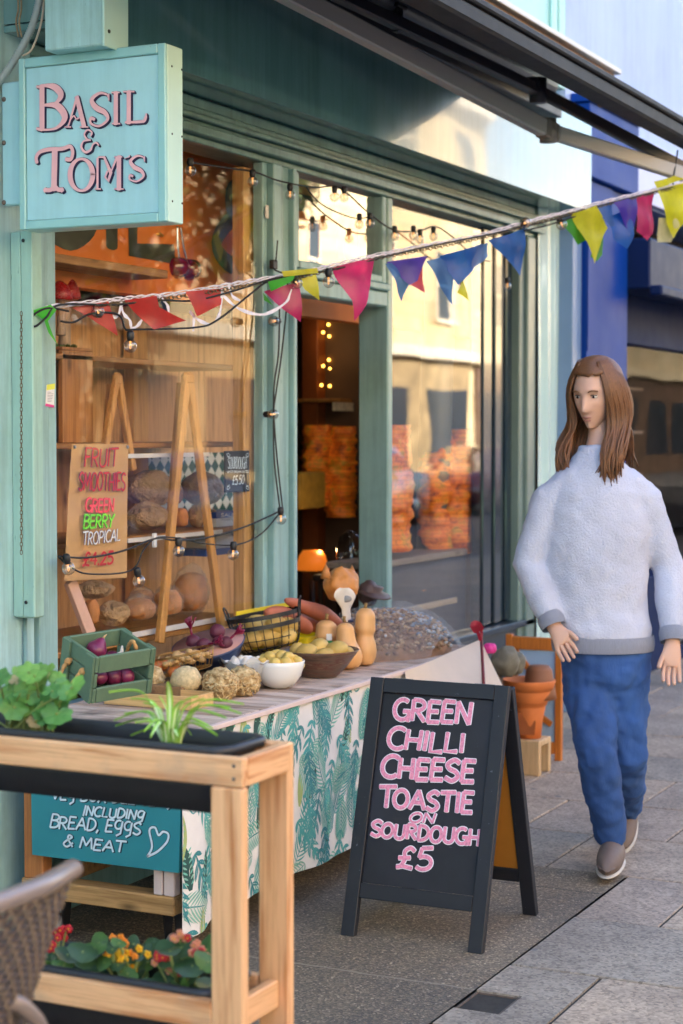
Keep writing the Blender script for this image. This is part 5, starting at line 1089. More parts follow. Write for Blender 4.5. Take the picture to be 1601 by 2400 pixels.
ya, yb_ = at(560, 1440, 'y', 3.16), at(775, 1440, 'y', 3.16)
q = MB(); q.bx((5.80, 2.985, TZ+.001), (6.22, 2.989, TZ+.11), .001); q.bx((5.74, 3.245, RZ+.001), (6.22, 3.249, at(570, 1399, 'y', 3.245).z), .001); q.bx((5.80, 2.9895, TZ+.001), (5.804, 3.2445, TZ+.11), .001); q.bx((6.216, 2.9895, TZ+.001), (6.22, 3.2445, TZ+.11), .001); q.bx((5.8045, 2.9895, TZ+.06), (6.2155, 3.2445, TZ+.064), 0)
q.build('tray_side', M('yellow_card', 'e3c80f', .5, .06), yc)
# carved gourd ornament
pg = at(784, 1345, 'y', 2.97); dg = depth(pg)
gd = thing('carved_gourd', 'orange gourd with a pale cut away face perched on the squashes', 'gourd', pg-V((0, 0, .05)))
rG = px2m(42, dg)
q = MB().blob(pg, (rG, rG*.95, rG*.98), None, .16, 1.8, 4, 5, lambda p, q_: q_*(1-.10*max(0, -p.z))); q.build('gourd_body', M('orange_gourd', 'c98443', .5, .2, 8, .2, 30), gd)
TIPM = M('gourd_tip', 'b9773c', .6)
for x_, y_ in ((748, 1306), (808, 1308)): e = at(x_, y_, 'y', 2.96); MB().tube([e+V((0, 0, -.035)), e+V((0, 0, -.008)), e+V((0, 0, .018))], [.022, .014, .001], 8).build('pointed_tip', TIPM, gd)
vf = -FW; fc = at(790, 1375, 'y', 2.89)
def mk(pts, d, m_, nm, off):
    o = [at(x_, y_, 'y', 2.89+(x_-790)*.0005) for x_, y_ in pts]; q = MB().prism(o, FW*d); b_ = q.build(nm, m_, gd); return b_
MASKM = M('pale_flesh', 'd3c7b8', .5, .08, 20)
def msk(u, v):   # rounded pale plate that follows the gourd, narrowing to a tail
    y_ = 1350+78*v; hw = (25*math.sqrt(max(0, 1-((v-.27)/.30)**2)) if v < .27 else 25-15*min(1, (v-.27)/.35)); cx_ = 790+7*v
    p_ = at(cx_+hw*(2*u-1), y_, 'y', 2.885); return p_+FW*(.022*(2*u-1)**2)+V((0, 0, 0))
q = MB().sheet(msk, 14, 22); b0 = len(q.v); q.sheet(lambda u, v: msk(u, v)+FW*.012, 14, 22); q.build('pale_cut_face', MASKM, gd, fix=False)
q = MB().blob(at(793, 1375, 'y', 2.882)+FW*.004, (.024, .006, .013), rotz(YAW-R(90)), .05, 1, 3); q.build('dark_hollow', M('grey_hollow', '8f8c8a', .35, .4, 12), gd)
q = MB().lathe([(.016, 0), (.018, .004), (.016, .008)], at(801, 1428, 'y', 2.885)+FW*.01, 16); q.build('band', NAVY, gd)
pc_ = at(846, 1362, 'y', 3.08)
q = MB(); q.blob(pc_, (.04, .04, .055), None, .15, 2, 3, 4); q.lathe([(.035, .03), (.03, .012), (.075, .0), (.08, -.006), (.03, -.008)], pc_+V((.02, -.02, .0)), 24, tiltm('X', .3), 0, 1.1, .8, .1); single('dried_gourd', q, M('dark_gourd', '4a3532', .5, .3, 10, .2, 40), 'dark brown dried gourd with a flared pointed brim behind the orange carved one', 'gourd')
p = T(877, 1492); q = MB().blob((p.x+.05, p.y+.04, TZ+.045), (.036, .032, .045), None, .2, 2, 3, 11); q.blob((p.x+.06, p.y+.09, TZ+.03), (.03, .03, .03), None, .2, 2, 3, 12); single('small_squash', q, SQ, 'small lumpy tan squash beside the bag of nuts', 'squash')
# bag of nuts
na, nb_ = T(905, 1508), T(1080, 1478)
nt_ = thing('nut_heap', 'heap of small grey brown nuts under clear plastic at the far end of the stall', 'nuts', (na.x+.45, 2.95, TZ))
n0 = V((6.36, 2.93, TZ)); nr = (.36, .25, .165)
NUT = [M('nut_shell_'+k, c_, .7, .25, 30) for k, c_ in (('brown', '8a6548'), ('tan', 'b08d6a'), ('grey', '7d7f88'), ('pale', 'b3b0b0'))]
q = MB()
def nh(x_, y_): e = 1-((x_)/nr[0])**2-((y_)/nr[1])**2; return nr[2]*math.sqrt(max(0, e))
q.blob(n0, (nr[0]*.97, nr[1]*.97, nr[2]*.95), None, .04, 3, 4, 2)
for i in range(2400):
    x_, y_ = rnd.uniform(-nr[0], nr[0]), rnd.uniform(-nr[1], nr[1])
    if (x_/nr[0])**2+(y_/nr[1])**2 > .98: continue
    s_ = rnd.uniform(.006, .0105); k_ = x_+rnd.gauss(0, .12); q.blob(n0+V((x_, y_, nh(x_, y_)+rnd.uniform(-.004, .003))), (s_*1.25, s_, s_*.8), rotz(rnd.uniform(0, 3)), .2, 1, 1, i, m=(rnd.choice((0, 0, 1)) if k_ < 0 else rnd.choice((2, 3, 2, 1))))
h_ = q.build('nuts', NUT, nt_); h_['kind'] = 'stuff'
MB().sheet(lambda u, v: n0+V((nr[0]*1.06*(2*u-1), nr[1]*1.02*(2*v-1), .012+1.03*nh(nr[0]*(2*u-1)*.95, nr[1]*(2*v-1)*.95)+.02*max(0, 1-abs(2*u-1.1)*2)*max(0, 1-abs(2*v-1))+.012*noise.noise(V((u*9, v*9, 3))))), 40, 24).build('clear_film', film('clear_plastic', 'dfe6ec', .14, .2), nt_, fix=False)
# cream cover over the far end
ct = thing('cream_cover', 'cream folded cover with a red seam draped over the far end of the stall', 'cover', (6.9, 2.65, .5))
ap = at(1103, 1468, 'y', 2.62)
A0, A1, A2, A3, A4 = at(930, 1542, 'y', 2.63), ap, at(1187, 1582, 'y', 2.50), at(1100, 1590, 'y', 2.40), at(945, 1640, 'y', 2.60)
q = MB()
def face(a, b_, c_, n=10):
    def fn(u, v):
        p_ = a.lerp(b_, u).lerp(c_, v); k_ = (1-v)*u*(1-u)*4
        return p_+V((0, -.012, 0))*math.sin(v*9+u*5)*.4+V((0, .006*noise.noise(p_*9), 0))
    q.sheet(fn, n, n)
A3b = V((A3.x, A3.y-.02, .42)); A2b = V((A2.x, A2.y, .42)); A0b = V((A0.x, A0.y-.015, .42))
q.sheet(lambda u, v: (A0.lerp(A1, u) if v == 0 else A0.lerp(A1, u).lerp(A0b.lerp(A3b, u), v))+V((0, -.006*math.sin(u*14+v*4)*v, 0)), 24, 12)
q.sheet(lambda u, v: A1.lerp(A3b.lerp(A2b, u), v) if v < .999 else A3b.lerp(A2b, u), 12, 12)
A5 = V((A2.x+.25, 2.9, .62)); q.sheet(lambda u, v: A1.lerp(A2b.lerp(A5, u), v), 12, 12)
q.build('cover_sheet', M('cream_canvas', 'd8c3b0', .75, .1, 3, .15, 40), ct, fix=False)
q = MB(); q.tube([A1+V((0, -.004, 0)), A1.lerp(A3b, .5)+V((0, -.008, 0)), A3b+V((0, -.006, 0))], .006, 6); q.build('seam_binding', M('red_binding', '7d1f22', .6), ct)
rb = [at(x_, y_, 'y', 2.60) for x_, y_ in ((1103, 1470), (1097, 1452), (1088, 1436), (1096, 1434), (1105, 1448), (1104, 1468))]
q = MB().ribbon(crom(rb, 5), [.012]*6+[.03]*8+[.028]*6+[.012]*6, FW, 0); tag(single('red_ribbon', q, M('crimson_ribbon', 'a3122d', .4, .15), 'crimson ribbon loop tied at the peak of the cream cover', 'ribbon'))
pk = at(1125, 1487, 'y', 2.60); q = MB()
for i in range(7): g = i*.9; q.blob(pk+V((.012*math.cos(g), .012*math.sin(g), -.002)), (.016, .016, .022), Euler((.5*math.cos(g), .5*math.sin(g), 0)), .1, 2, 2, i)
single('pink_flower', q, M('hot_pink_petal', 'e83a92', .5, .12), 'hot pink artificial flower beside the red ribbon', 'flower')
for i, (x_, y_, r_) in enumerate(((1160, 1519, 33), (1182, 1522, 26), (1146, 1530, 20))):
    p = at(x_, y_, 'y', 2.75+.05*i); q = MB().blob(p, (px2m(r_, 8.3), px2m(r_*.9, 8.3), px2m(r_, 8.3)), None, .22, 2, 3, 70+i); single('grey_gourd', q, M('mottled_grey', '77705f', .7, .35, 12, .4, 30) if not i else bpy.data.materials['mottled_grey'], ('largest mottled grey gourd behind the cream cover', 'mottled grey gourd at the right behind the cream cover', 'smallest mottled grey gourd next to the pink flower')[i], 'gourd')
zg = at(1165, 1550, 'y', 2.75).z
q = MB(); q.bx((6.98, 2.77, 0), (7.24, 3.1, zg-.004), .004); q.bx((6.97, 2.765, zg-.0035), (7.25, 3.11, zg+.012), .003); single('dark_crate', q, wood('dark_crate', '5a4636', '42332a', 'z'), 'dark wooden box under the grey gourds past the end of the stall', 'box')
# terracotta pots and orange frame
TER = M('terracotta', 'd4763a', .7, .12, 5, .1, 40)
pf_ = at(1214, 1778, 'z', 0); pd_ = depth(pf_); tx, ty = pf_.x+.05, pf_.y+.02
zt1 = at(1235, 1560, 'x', tx).z; zb1 = at(1215, 1692, 'x', tx).z
tp = thing('terracotta_pot', 'wide tiered terracotta pot standing on a pale wooden block beside the A-board', 'plant pot', (tx, ty, zb1))
hh_ = zt1-zb1; rp = px2m(62, pd_)
q = MB().lathe([(0, 0), (rp*.46, 0), (rp*.52, hh_*.30), (rp*.62, hh_*.52), (rp*.60, hh_*.54), (rp*.66, hh_*.56), (rp*.86, hh_*.80), (rp*.84, hh_*.82), (rp*.9, hh_*.83), (rp, hh_*.98), (rp*.97, hh_), (rp*.88, hh_*.97), (rp*.7, hh_*.6), (0, hh_*.55)], (tx, ty, zb1), 40); q.build('pot_body', TER, tp)
q = MB().prism([V((tx-rp*.56, ty, zb1+.02))+RT*o_+V((0, 0, z_)) for o_, z_ in ((-.05, .0), (.05, 0), (.055, .06), (.035, .1), (-.05, .1))], FW*.05); q.build('drain_arch', M('terracotta_dark', '8f4a1f', .8), tp)
q = MB(); q.bx((tx-.08, ty-.08, .0), (tx-.05, ty+.08, zb1-.001), .004); q.bx((tx+.05, ty-.08, .0), (tx+.08, ty+.08, zb1-.001), .004); q.bx((tx-.0495, ty-.08, zb1-.03), (tx+.0495, ty+.08, zb1-.001), .004); single('wooden_block', q, wood('pale_stool', 'cfae84', 'b08c60', 'z'), 'pale wooden open block raising the terracotta pot off the pavement', 'stool')
sp2 = at(1238, 1530, 'x', tx+.03); tp2 = thing('clay_pot', 'small upturned brown clay pot inside the wide terracotta pot', 'plant pot', (sp2.x, sp2.y, zt1-.08))
q = MB().lathe([(0, .15), (.045, .15), (.06, .13), (.075, .03), (.08, .0), (0, 0)], (sp2.x, sp2.y, zt1-.09), 28); q.build('pot_body', M('brown_clay', '8c5a3c', .6, .15, 8), tp2)
fr = at(1255, 1745, 'z', 0)
of = thing('wooden_screen', 'orange wooden freestanding frame with pale blue panels beyond the terracotta pot', 'screen', (fr.x, fr.y, 0))
OW = wood('orange_stain', 'c4722a', '9c5419', 'z', .5)
fx = fr.x; pO = lambda x_, y_: at(x_, y_, 'x', fx)
y0_, y1_ = pO(1288, 1600).y, pO(1160, 1600).y; zt2 = pO(1250, 1460).z
q = MB(); q.bx((fx, y0_, 0), (fx+.03, y0_+.032, zt2+.02), .003); q.bx((fx, y1_-.032, 0), (fx+.03, y1_, zt2), .003); q.bx((fx, y0_+.035, zt2-.07), (fx+.03, y1_-.034, zt2-.01), .003); q.bx((fx, y0_+.035, .03), (fx+.03, y1_-.034, .085), .003)
mdy = .5*(y0_+y1_); q.bx((fx, y0_+.22, .09), (fx+.03, y0_+.25, zt2-.072), .003); q.beam((fx+.015, y0_+.23, zt2-.08), (fx+.015, y0_+.05, zt2-.30), .028, .03, V((1, 0, 0)), .002); q.beam((fx+.014, y0_+.05, zt2-.42), (fx+.014, y0_+.23, zt2-.30), .028, .025, V((1, 0, 0)), .002)
q.build('frame', OW, of)
MB().bx((fx+.012, y0_+.033, .088), (fx+.02, y1_-.034, zt2-.073), 0).build('panel', M('pale_blue_panel', '9db9d8', .5, .06, 3), of)
# ------------------------------------------------------------------ window display inside the left window
WD = {k: wood('display', 'a8763f', '855a2d', k, .55) for k in 'xyz'}
WDP = {k: wood('cabinet', 'b07a45', '8a5a2e', k, .5) for k in 'xyz'}
su = thing('shelf_unit', 'wooden display shelves of bread standing inside the left window', 'shelves', (5.35, 3.75, .6))
def shelf(name, yfront, ydep, pL, pR, thick, mats, x0=None, x1=None):
    a, b_ = at(*pL, 'y', yfront), at(*pR, 'y', yfront); z = .5*(a.z+b_.z); MB().bx((x0 or a.x, yfront, z-thick), (x1 or b_.x, yfront+ydep, z), .003).build(name, mats, su); return z
ZB = shelf('shelf', 3.46, .42, (300, 1458), (480, 1440), .022, WD['x'], 4.69, 6.3)
ZM = shelf('shelf', 3.52, .38, (295, 1231), (505, 1213), .02, WD['x'], 4.69, 6.36)
ZT = shelf('shelf', 3.52, .38, (150, 1013), (530, 1018), .02, WD['x'], 4.69, 6.36)
ZU = shelf('shelf', 3.60, .34, (214, 818), (555, 838), .02, WD['x'], 4.69, 6.4)
a_ = at(330, 612, 'y', 3.46); MB().bx((4.69, 3.46, a_.z-.03), (5.62, 3.80, a_.z), .003).build('top_shelf', wood('rough_shelf', '9c7242', '6d4a28', 'x', .7), su)
ZTOP = a_.z
q = MB()
for (xa, xb) in ((300, 341),): p0, p1 = at(xa+8, 900, 'y', 3.88), at(xb, 900, 'y', 3.88); q.bx((p0.x, 3.88, .6), (p1.x, 3.93, 2.05), .003)
p0, p1 = at(560, 900, 'y', 3.36), at(610, 900, 'y', 3.36); q.bx((p0.x, 3.36, .55), (p1.x, 3.41, 2.56), .003); q.build('upright', wood('upright', 'cfa062', 'a87a42', 'z'), su)
q = MB(); q.bx((4.69, 3.95, .6), (7.0, 3.97, 2.05), 0); q.build('back_panel', wood('back_panel', 'd2a472', 'a67c4e', 'z'), su)
q = MB(); p0, p1 = at(144, 905, 'y', 3.60), at(214, 905, 'y', 3.60); zc0, zc1 = at(180, 1008, 'y', 3.6).z, at(180, 806, 'y', 3.6).z
q.bx((p0.x, 3.60, ZT+.001), (p1.x, 3.62, zc1), .002); q.bx((p1.x-.015, 3.621, ZT+.001), (p1.x, 3.92, zc1), .002); q.bx((p0.x-.16, 3.64, ZT+.001), (p0.x-.005, 3.66, zc1+.05), .002); q.bx((p0.x, 3.6, zc1+.001), (p1.x, 3.9, zc1+.012), .002); q.build('cupboard', WDP['z'], su)
q = MB()
for pL, pR, yy, hh in (((225, 1460), (520, 1420), 3.452, .018), ((293, 1238), (510, 1216), 3.512, .014), ((255, 1040), (480, 1043), 3.512, .014)):
    a, b_ = at(*pL, 'y', yy), at(*pR, 'y', yy); z = .5*(a.z+b_.z); m_ = MB().bx((max(a.x, 4.9), yy-.003, z-hh), (b_.x, yy+.003, z+.002), .001); m_.build('shelf_edge_strip', WHITE, su)
tl2 = MB().bx((6.1, 3.93, ZM+.02), (6.95, 3.948, ZT-.05), 0)
def tiles():
    m, t, b, o = nodes('green_diamond_tiles'); tc = t.nodes.new('ShaderNodeTexCoord'); mp = t.nodes.new('ShaderNodeMapping'); mp.inputs['Rotation'].default_value = (0, R(45), 0); mp.inputs['Scale'].default_value = (22, 22, 22); t.links.new(tc.outputs['Object'], mp.inputs[0])
    ck = t.nodes.new('ShaderNodeTexChecker'); ck.inputs['Scale'].default_value = 1; ck.inputs['Color1'].default_value = hx('1f4d45'); ck.inputs['Color2'].default_value = hx('c9cfc6'); t.links.new(mp.outputs[0], ck.inputs[0]); t.links.new(ck.outputs[0], b.inputs['Base Color']); b.inputs['Roughness'].default_value = .25; return m
tl2.build('patterned_tiles', tiles(), su)
def easel(label, apex, lf, rf, yy, yb, wpx, back=True):
    e = thing('easel', label, 'easel', at(*lf, 'y', yy)); w_ = px2m(wpx, depth(at(*apex, 'y', yy)))
    A = at(*apex, 'y', yy); 
    for f_ in (lf, rf): MB().beam(A+V((w_*.3 if f_ == rf else -w_*.3, 0, 0)), at(*f_, 'y', yy-.02), w_*1.35, .022, V((0, 1, 0)), .003).build('leg', wood('easel_pine', 'c8924f', 'a87438', 'z'), e)
    q = MB(); q.box(A+V((0, 0, -.005)), (w_*2.3, .03, .05), None, .012); q.build('top_block', wood('easel_pine', 'c8924f', 'a87438', 'z'), e)
    if back: MB().beam(A+V((0, .03, -.02)), V((A.x, yb, at(*lf, 'y', yb).z)), w_, .02, V((1, 0, 0)), .002).build('rear_leg', wood('easel_pine', 'c8924f', 'a87438', 'z'), e)
easel('tall slim pine easel standing nearer the middle of the left window', (431, 866), (366, 1476), (508, 1440), 3.43, 3.55, 17)
easel('second pine easel behind the fruit poster in the left window', (269, 868), (232, 1080), (305, 1080), 3.54, 3.60, 13)
# posters and signs behind the glass
PYL = 3.395
po = thing('paper_poster', 'brown paper poster listing fruit smoothies with a price hung inside the left window', 'poster', at(220, 1330, 'y', PYL))
pP = lambda x_, y_: at(x_, y_, 'y', PYL)
cTL, cTR, cBR, cBL = pP(165, 1019), pP(295, 1020), pP(288, 1326), pP(143, 1334)
KR = M('kraft_paper', 'c39a68', .75, .08, 8, .1, 40)
MB().sheet(lambda u, v: cTL.lerp(cTR, u).lerp(cBL.lerp(cBR, u), v)+V((0, .012*math.sin(u*3)*v-.008*v*v, 0)), 14, 14).build('paper', KR, po, fix=False)
p5 = lambda x_, y_: at(x_/2.287, 979.3+y_/2.287, 'y', PYL)-V((0, .012, 0))
PRED, PRM, PGN, PSV, PSH = M('marker_red', 'c8323a', .6, .15, 40), M('marker_coral', 'f0565e', .6), M('marker_green', '7ee23a', .6), M('marker_silver', 'd8dde2', .5), M('marker_purple', '6a4a78', .6)
for i, (tx_, bl, br, h_, m1, m2, w_) in enumerate((('FRUIT', (420, 216), (600, 212), (102, 6), PRED, PSH, 13), ('SMOOTHIES', (392, 338), (640, 338), (100, 4), PRED, PSH, 12), ('GREEN', (428, 452), (580, 450), (76, 4), PRM, PRED, 13), ('BERRY', (416, 540), (580, 530), (76, 4), PGN, M('marker_dark_green', '2f8a3a', .6), 14), ('TROPICAL', (412, 626), (612, 600), (72, 4, 66), PSV, PSH, 10), ('£4.25', (414, 736), (578, 722), (74, 4), PRED, PRM, 13))):
    P = quad(bl, br, h_, p5); a_, b_ = MB(), MB(); w_ = w_*.00052
    letters(tx_, P, (0, -1, 0), w_, [(a_, .0018, .0008, None)], .03, 1.05, i+20, .04); letters(tx_, P, (0, -1, 0), w_, [(b_, 0, .0030, None)], .03, 1.05, i+20, .04)
    a_.build('lettering_outline', m2, b_.build('lettering', m1, po, fix=False), fix=False)
q = MB()
for x_, y_ in ((170, 1026), (291, 1026)): q.lathe([(.006, 0), (.006, -.004), (0, -.005)], pP(x_, y_)-V((0, .002, 0)), 10, tiltm('X', R(-90)))
q.build('drawing_pin', M('pin_grey', '8a8f96', .3), po)
sdg = thing('price_sign', 'small black chalk price sign for sourdough hanging inside the left window', 'price sign', at(545, 1130, 'y', 3.42))
sP = lambda x_, y_: at(x_/2.287, 979.3+y_/2.287, 'y', 3.345)
a, b_ = sP(1183, 128), sP(1312, 340); MB().bx((a.x, 3.345, b_.z), (b_.x, 3.353, a.z), .002).build('slate', CHALK, sdg)
for i, (tx_, bl, br, h_, w_) in enumerate((('SOURDOUGH', (1196, 222), (1294, 222), (64, 0), .0032), ('WHITE BROWN-SLICED', (1192, 244), (1304, 242), (13, 0), .0014), ('£5.50', (1216, 308), (1280, 302), (50, 4), .0036))):
    q = MB(); letters(tx_, quad(bl, br, h_, sP), (0, -1, 0), w_, [(q, 0, .001, None)], .02, 1, i+40); q.build('lettering', CHW, sdg, fix=False)
q = MB()
for x_, y_, sx_, sy_ in ((1198, 145, 1, 1), (1298, 145, -1, 1), (1198, 325, 1, -1), (1298, 325, -1, -1)): q.ribbon(crom([sP(x_+dx*sx_, y_+dy*sy_) for dx, dy in ((-6, 14), (8, 8), (0, -4), (-8, 2), (6, 20))], 4), .0018, (0, -1, 0), .001)
q.build('corner_flourish', CHW, sdg, fix=False)
sb_ = thing('salt_box', 'white carton with blue bands reading sale marino on the shelf in the left window', 'carton', at(525, 1268, 'y', 3.56))
bP = lambda x_, y_: at(x_/2.287, 979.3+y_/2.287, 'y', 3.56)
a, b_ = bP(1135, 450), bP(1268, 660)
zsa, zsb = bP(1200, 478).z, bP(1200, 634).z
MB().bx((a.x, 3.56, zsb), (b_.x, 3.70, zsa), .001).build('carton', M('carton_white', 'cdd0d4', .5), sb_)
q = MB(); q.bx((a.x, 3.56, zsa+.0005), (b_.x, 3.70, a.z), .001); q.bx((a.x-.08, 3.56, b_.z), (b_.x, 3.70, zsb-.0005), .001); q.build('blue_band', M('carton_blue', '23478f', .4), sb_)
q = MB(); letters('SALE', quad((1158, 474), (1232, 474), (20, 0), bP), (0, -1, 0), .0026, [(q, 0, .001, None)], 0, 1, 1); q.build('lettering', WHITE, sb_, fix=False)
q = MB(); letters('MARINO', quad((1160, 494), (1236, 494), (13, 0), bP), (0, -1, 0), .0012, [(q, 0, .001, None)], 0, 1, 1); q.ribbon([bP(1212, 560), bP(1224, 572), bP(1236, 574)], .004, (0, -1, 0), .001); q.build('small_lettering', NAVY, sb_, fix=False)
pl = MB().beam(at(160, 1333, 'y', 3.44), at(207, 1456, 'y', 3.42), .05, .02, V((0, 1, 0)), .002); single('leaning_plank', pl, M('pink_plank', 'd3aa98', .6, .1, 10), 'pale pink plank leaning at the left inside the window under the poster', 'plank')
# breads
CRU = M('bread_crust', 'c98445', .6, .4, 6, .5, 50, chips=9, chip_col='ecd2a4'); CRUD = M('bread_crust_dark', '96592c', .65, .4, 7, .4, 50); KBAG = M('kraft_bag', 'd0aa7c', .55, .2, 14, 1., 26, bd=.08); FILM = film('bread_film', 'f4f0ea', .20, .08)
def crumple(c, r, seed, amp=.22): return MB().blob(c, r, None, amp*.45, 1.6, 4, seed, lambda p, q_: q_+V((.05*r[0]*noise.noise(p*7), 0, (.35*r[2]*max(0, p.z-.2) if seed % 2 else 0))))
def loaf(label, x0, y0, x1, y1, yy, kind, seed):
    c = at((x0+x1)/2, (y0+y1)/2, 'y', yy); d = depth(c); rx, rz_ = px2m((x1-x0)/2, d)*1.25, px2m((y1-y0)/2, d); r = (rx, min(.10, rx*.8), rz_)
    t = thing('bread_loaf', label, 'bread', c-V((0, 0, rz_)), 'bread in the left window')
    if kind == 'bag': crumple(c, r, seed, .3).build('paper_bag', KBAG, t); return
    MB().blob(c, (r[0]*.92, r[1]*.92, r[2]*.92), None, .07, 2.4, 4, seed, lambda p, q_: V((q_.x*(abs(p.x)+.02)**-.35*.93, q_.y*(abs(p.y)+.02)**-.3*.93, q_.z*((abs(p.z)+.02)**-.4*.9 if p.z < 0 else 1)))).build('crust', CRUD if kind == 'dark' else CRU, t)
    if kind in ('film', 'dark'): 
        m_ = MB().blob(c+V((0, 0, r[2]*.1)), (r[0]*1.02, r[1]*1.02, r[2]*1.1), None, .12, 3, 4, seed+3, lambda p, q_: q_+V((.15*rx*noise.noise(p*6), -.1*rx*noise.noise(p*8), .45*rz_*max(0, p.z-.7)))); m_.build('clear_bag', FILM, t)
for i, l_ in enumerate((('large brown paper bread bag on the middle shelf just right of the poster, upper row', 292, 1078, 395, 1165, 3.66, 'bag'), ('rounded brown paper bread bag at the right of the upper row by the price sign', 418, 1092, 512, 1160, 3.66, 'bag'), ('dark loaf in film between the two upper paper bags', 385, 1108, 420, 1160, 3.62, 'dark'),
    ('long brown paper bag lying on the middle shelf right of the poster, lower row', 293, 1160, 385, 1216, 3.58, 'bag'), ('bare round crusty loaf behind the right leg of the easel on the middle shelf', 398, 1164, 432, 1214, 3.58, 'loaf'), ('loaf in a paper bag right of the bare crusty loaf on the middle shelf', 434, 1162, 470, 1212, 3.60, 'bag'), ('small bagged loaf at the right end of the middle shelf', 468, 1168, 500, 1210, 3.60, 'bag'),
    ('floury crusty loaf beside the pink plank on the bottom shelf', 192, 1372, 228, 1440, 3.56, 'loaf'), ('crumpled brown paper bag at the front of the bottom shelf', 226, 1378, 294, 1438, 3.54, 'bag'), ('golden baked loaf in film at the front of the bottom shelf', 284, 1372, 356, 1426, 3.56, 'film'), ('loaf behind the easel leg on the bottom shelf', 352, 1352, 418, 1416, 3.60, 'film'), ('tall loaf in a peaked clear bag at the right of the bottom shelf', 400, 1310, 476, 1412, 3.62, 'film'), ('flattened brown paper bag at the back of the bottom shelf under the poster', 176, 1332, 258, 1374, 3.68, 'bag'), ('loaf in film standing behind the golden loaf on the bottom shelf', 300, 1352, 352, 1392, 3.70, 'film'))): loaf(*l_, 60+i)
# ornaments on the shelves
chp = at(420, 600, 'y', 3.62); rC = px2m(29, depth(chp)); chp.z = ZTOP+rC*.9
ch = thing('cherry_ornament', 'big glossy dark red cherry pair ornament on the top shelf', 'ornament', chp-V((0, 0, rC)))
CHE = M('cherry_gloss', '6d0716', .08, .15, 3, coat=1.); 
def chf(p, q_): q_.z -= .22*rC*max(0, 1-(p.x*p.x+p.y*p.y)*3)*(p.z > 0); return q_
for o_ in (-.78, .78): MB().blob(chp+V((o_*rC*1.12, .0, 0)), (rC*1.18, rC, rC*.92), None, 0, 1, 4, 1, chf).build('cherry', CHE, ch)
sv = M('silver_stalk', 'c9ccd0', .12, .05, metal=1)
for o_ in (-.6, .6): MB().tube(crom([chp+V((o_*rC, 0, rC*.55)), chp+V((o_*.7*rC-.02, 0, rC*1.8)), chp+V((-.03+o_*.02, 0, rC*3.2))], 6), .006, 8).build('stalk', sv, ch)
ln = at(347, 578, 'y', 3.66); lt_ = thing('brass_lantern', 'small brass lantern with an amber glass standing left of the cherry', 'lantern', (ln.x, 3.66, ZTOP))
q = MB(); q.lathe([(.05, .0), (.05, .012), (.01, .014), (0, .014)], (ln.x, 3.66, ZTOP), 20); q.lathe([(.045, .15), (.05, .155), (.02, .19), (.008, .2), (.008, .22), (0, .22)], (ln.x, 3.66, ZTOP), 20)
for i in range(4): g = R(45+90*i); q.tube([(ln.x+.045*math.cos(g), 3.66+.045*math.sin(g), ZTOP+.012), (ln.x+.045*math.cos(g), 3.66+.045*math.sin(g), ZTOP+.155)], .003, 6)
q.tube(crom([(ln.x-.03, 3.66, ZTOP+.2), (ln.x-.02, 3.66, ZTOP+.26), (ln.x+.02, 3.66, ZTOP+.26), (ln.x+.03, 3.66, ZTOP+.2)], 5), .002, 5); q.build('lantern_frame', M('brass', 'b98a3f', .3, .1, 10, metal=1), lt_)
MB().lathe([(.0, .015), (.03, .015), (.032, .06), (.02, .12), (.0, .125)], (ln.x, 3.66, ZTOP), 16).build('amber_glow', emis('amber_glow', 'e8902a', .22), lt_)
mp_ = at(157, 790, 'y', 3.64); ms = thing('toadstool_ornament', 'tall glittery red toadstool ornament standing on the cupboard at the left', 'ornament', (mp_.x, 3.66, zc1+.013))
tz_ = at(157, 660, 'y', 3.66).z; 
MB().tube(crom([(mp_.x+.004, 3.66, zc1+.012), (mp_.x+.01, 3.66, (zc1+tz_)/2), (mp_.x, 3.66, tz_-.03)], 6), [.024-.001*i for i in range(13)], 12).build('stem', M('bark_stem', 'b79c80', .8, .3, 20, .5, 60, stretch=(3, 3, .5)), ms)
MB().lathe([(.0, -.03), (.055, -.035), (.062, -.028), (.058, .0), (.04, .035), (.015, .055), (0, .058)], (mp_.x, 3.66, tz_-.01), 28).build('cap', M('glitter_red', '9c1a1a', .25, .3, 90, .4, 300, chips=90, chip_col='e8b890'), ms)
mp2 = at(133, 790, 'y', 3.62); m2 = dup(ms, (mp2.x-.015, 3.60, zc1+.05), None, 'smaller toadstool ornament at the left edge of the window, mostly hidden by the frame', .72)
q = MB()
for i in range(40): q.blob((mp_.x+rnd.uniform(-.04, .05), 3.66+rnd.uniform(-.03, .03), zc1+.016), rnd.uniform(.006, .012), None, .3, 2, 1, i)
single('moss_clump', q, M('moss', '4a5a24', .9, .3, 40), 'small clump of green moss round the foot of the toadstool', 'moss')

# ------------------------------------------------------------------ things seen through the door and the right window
ds = thing('shop_shelves', 'dark wooden shelving wrapped in fairy lights at the back of the shop', 'shelves', (7.7, 5.0, 0))
dP = lambda x_, y_, yy=4.6: at(x_, y_, 'y', yy)
a, b_ = dP(736, 900), dP(765, 900); MB().bx((a.x, 4.62, 0), (b_.x, 4.72, 2.9), .004).build('post', M('orange_post', '7d421c', .6, .2, 3), ds)
a, b_ = dP(755, 765), dP(850, 765); MB().bx((a.x, 4.60, a.z-.03), (b_.x+.5, 5.0, a.z), .003).build('shelf', WD['x'], ds)
a, b_ = dP(725, 915), dP(850, 915); MB().bx((a.x, 4.45, a.z-.02), (b_.x+.5, 5.0, a.z), .003).build('shelf', WD['x'], ds)
a, b_ = dP(765, 943, 4.44), dP(832, 925, 4.44); MB().bx((a.x, 4.44, a.z), (b_.x, 4.446, b_.z), .001).build('price_strip', M('label_card', 'd8cfbf', .6, .3, 60), ds)
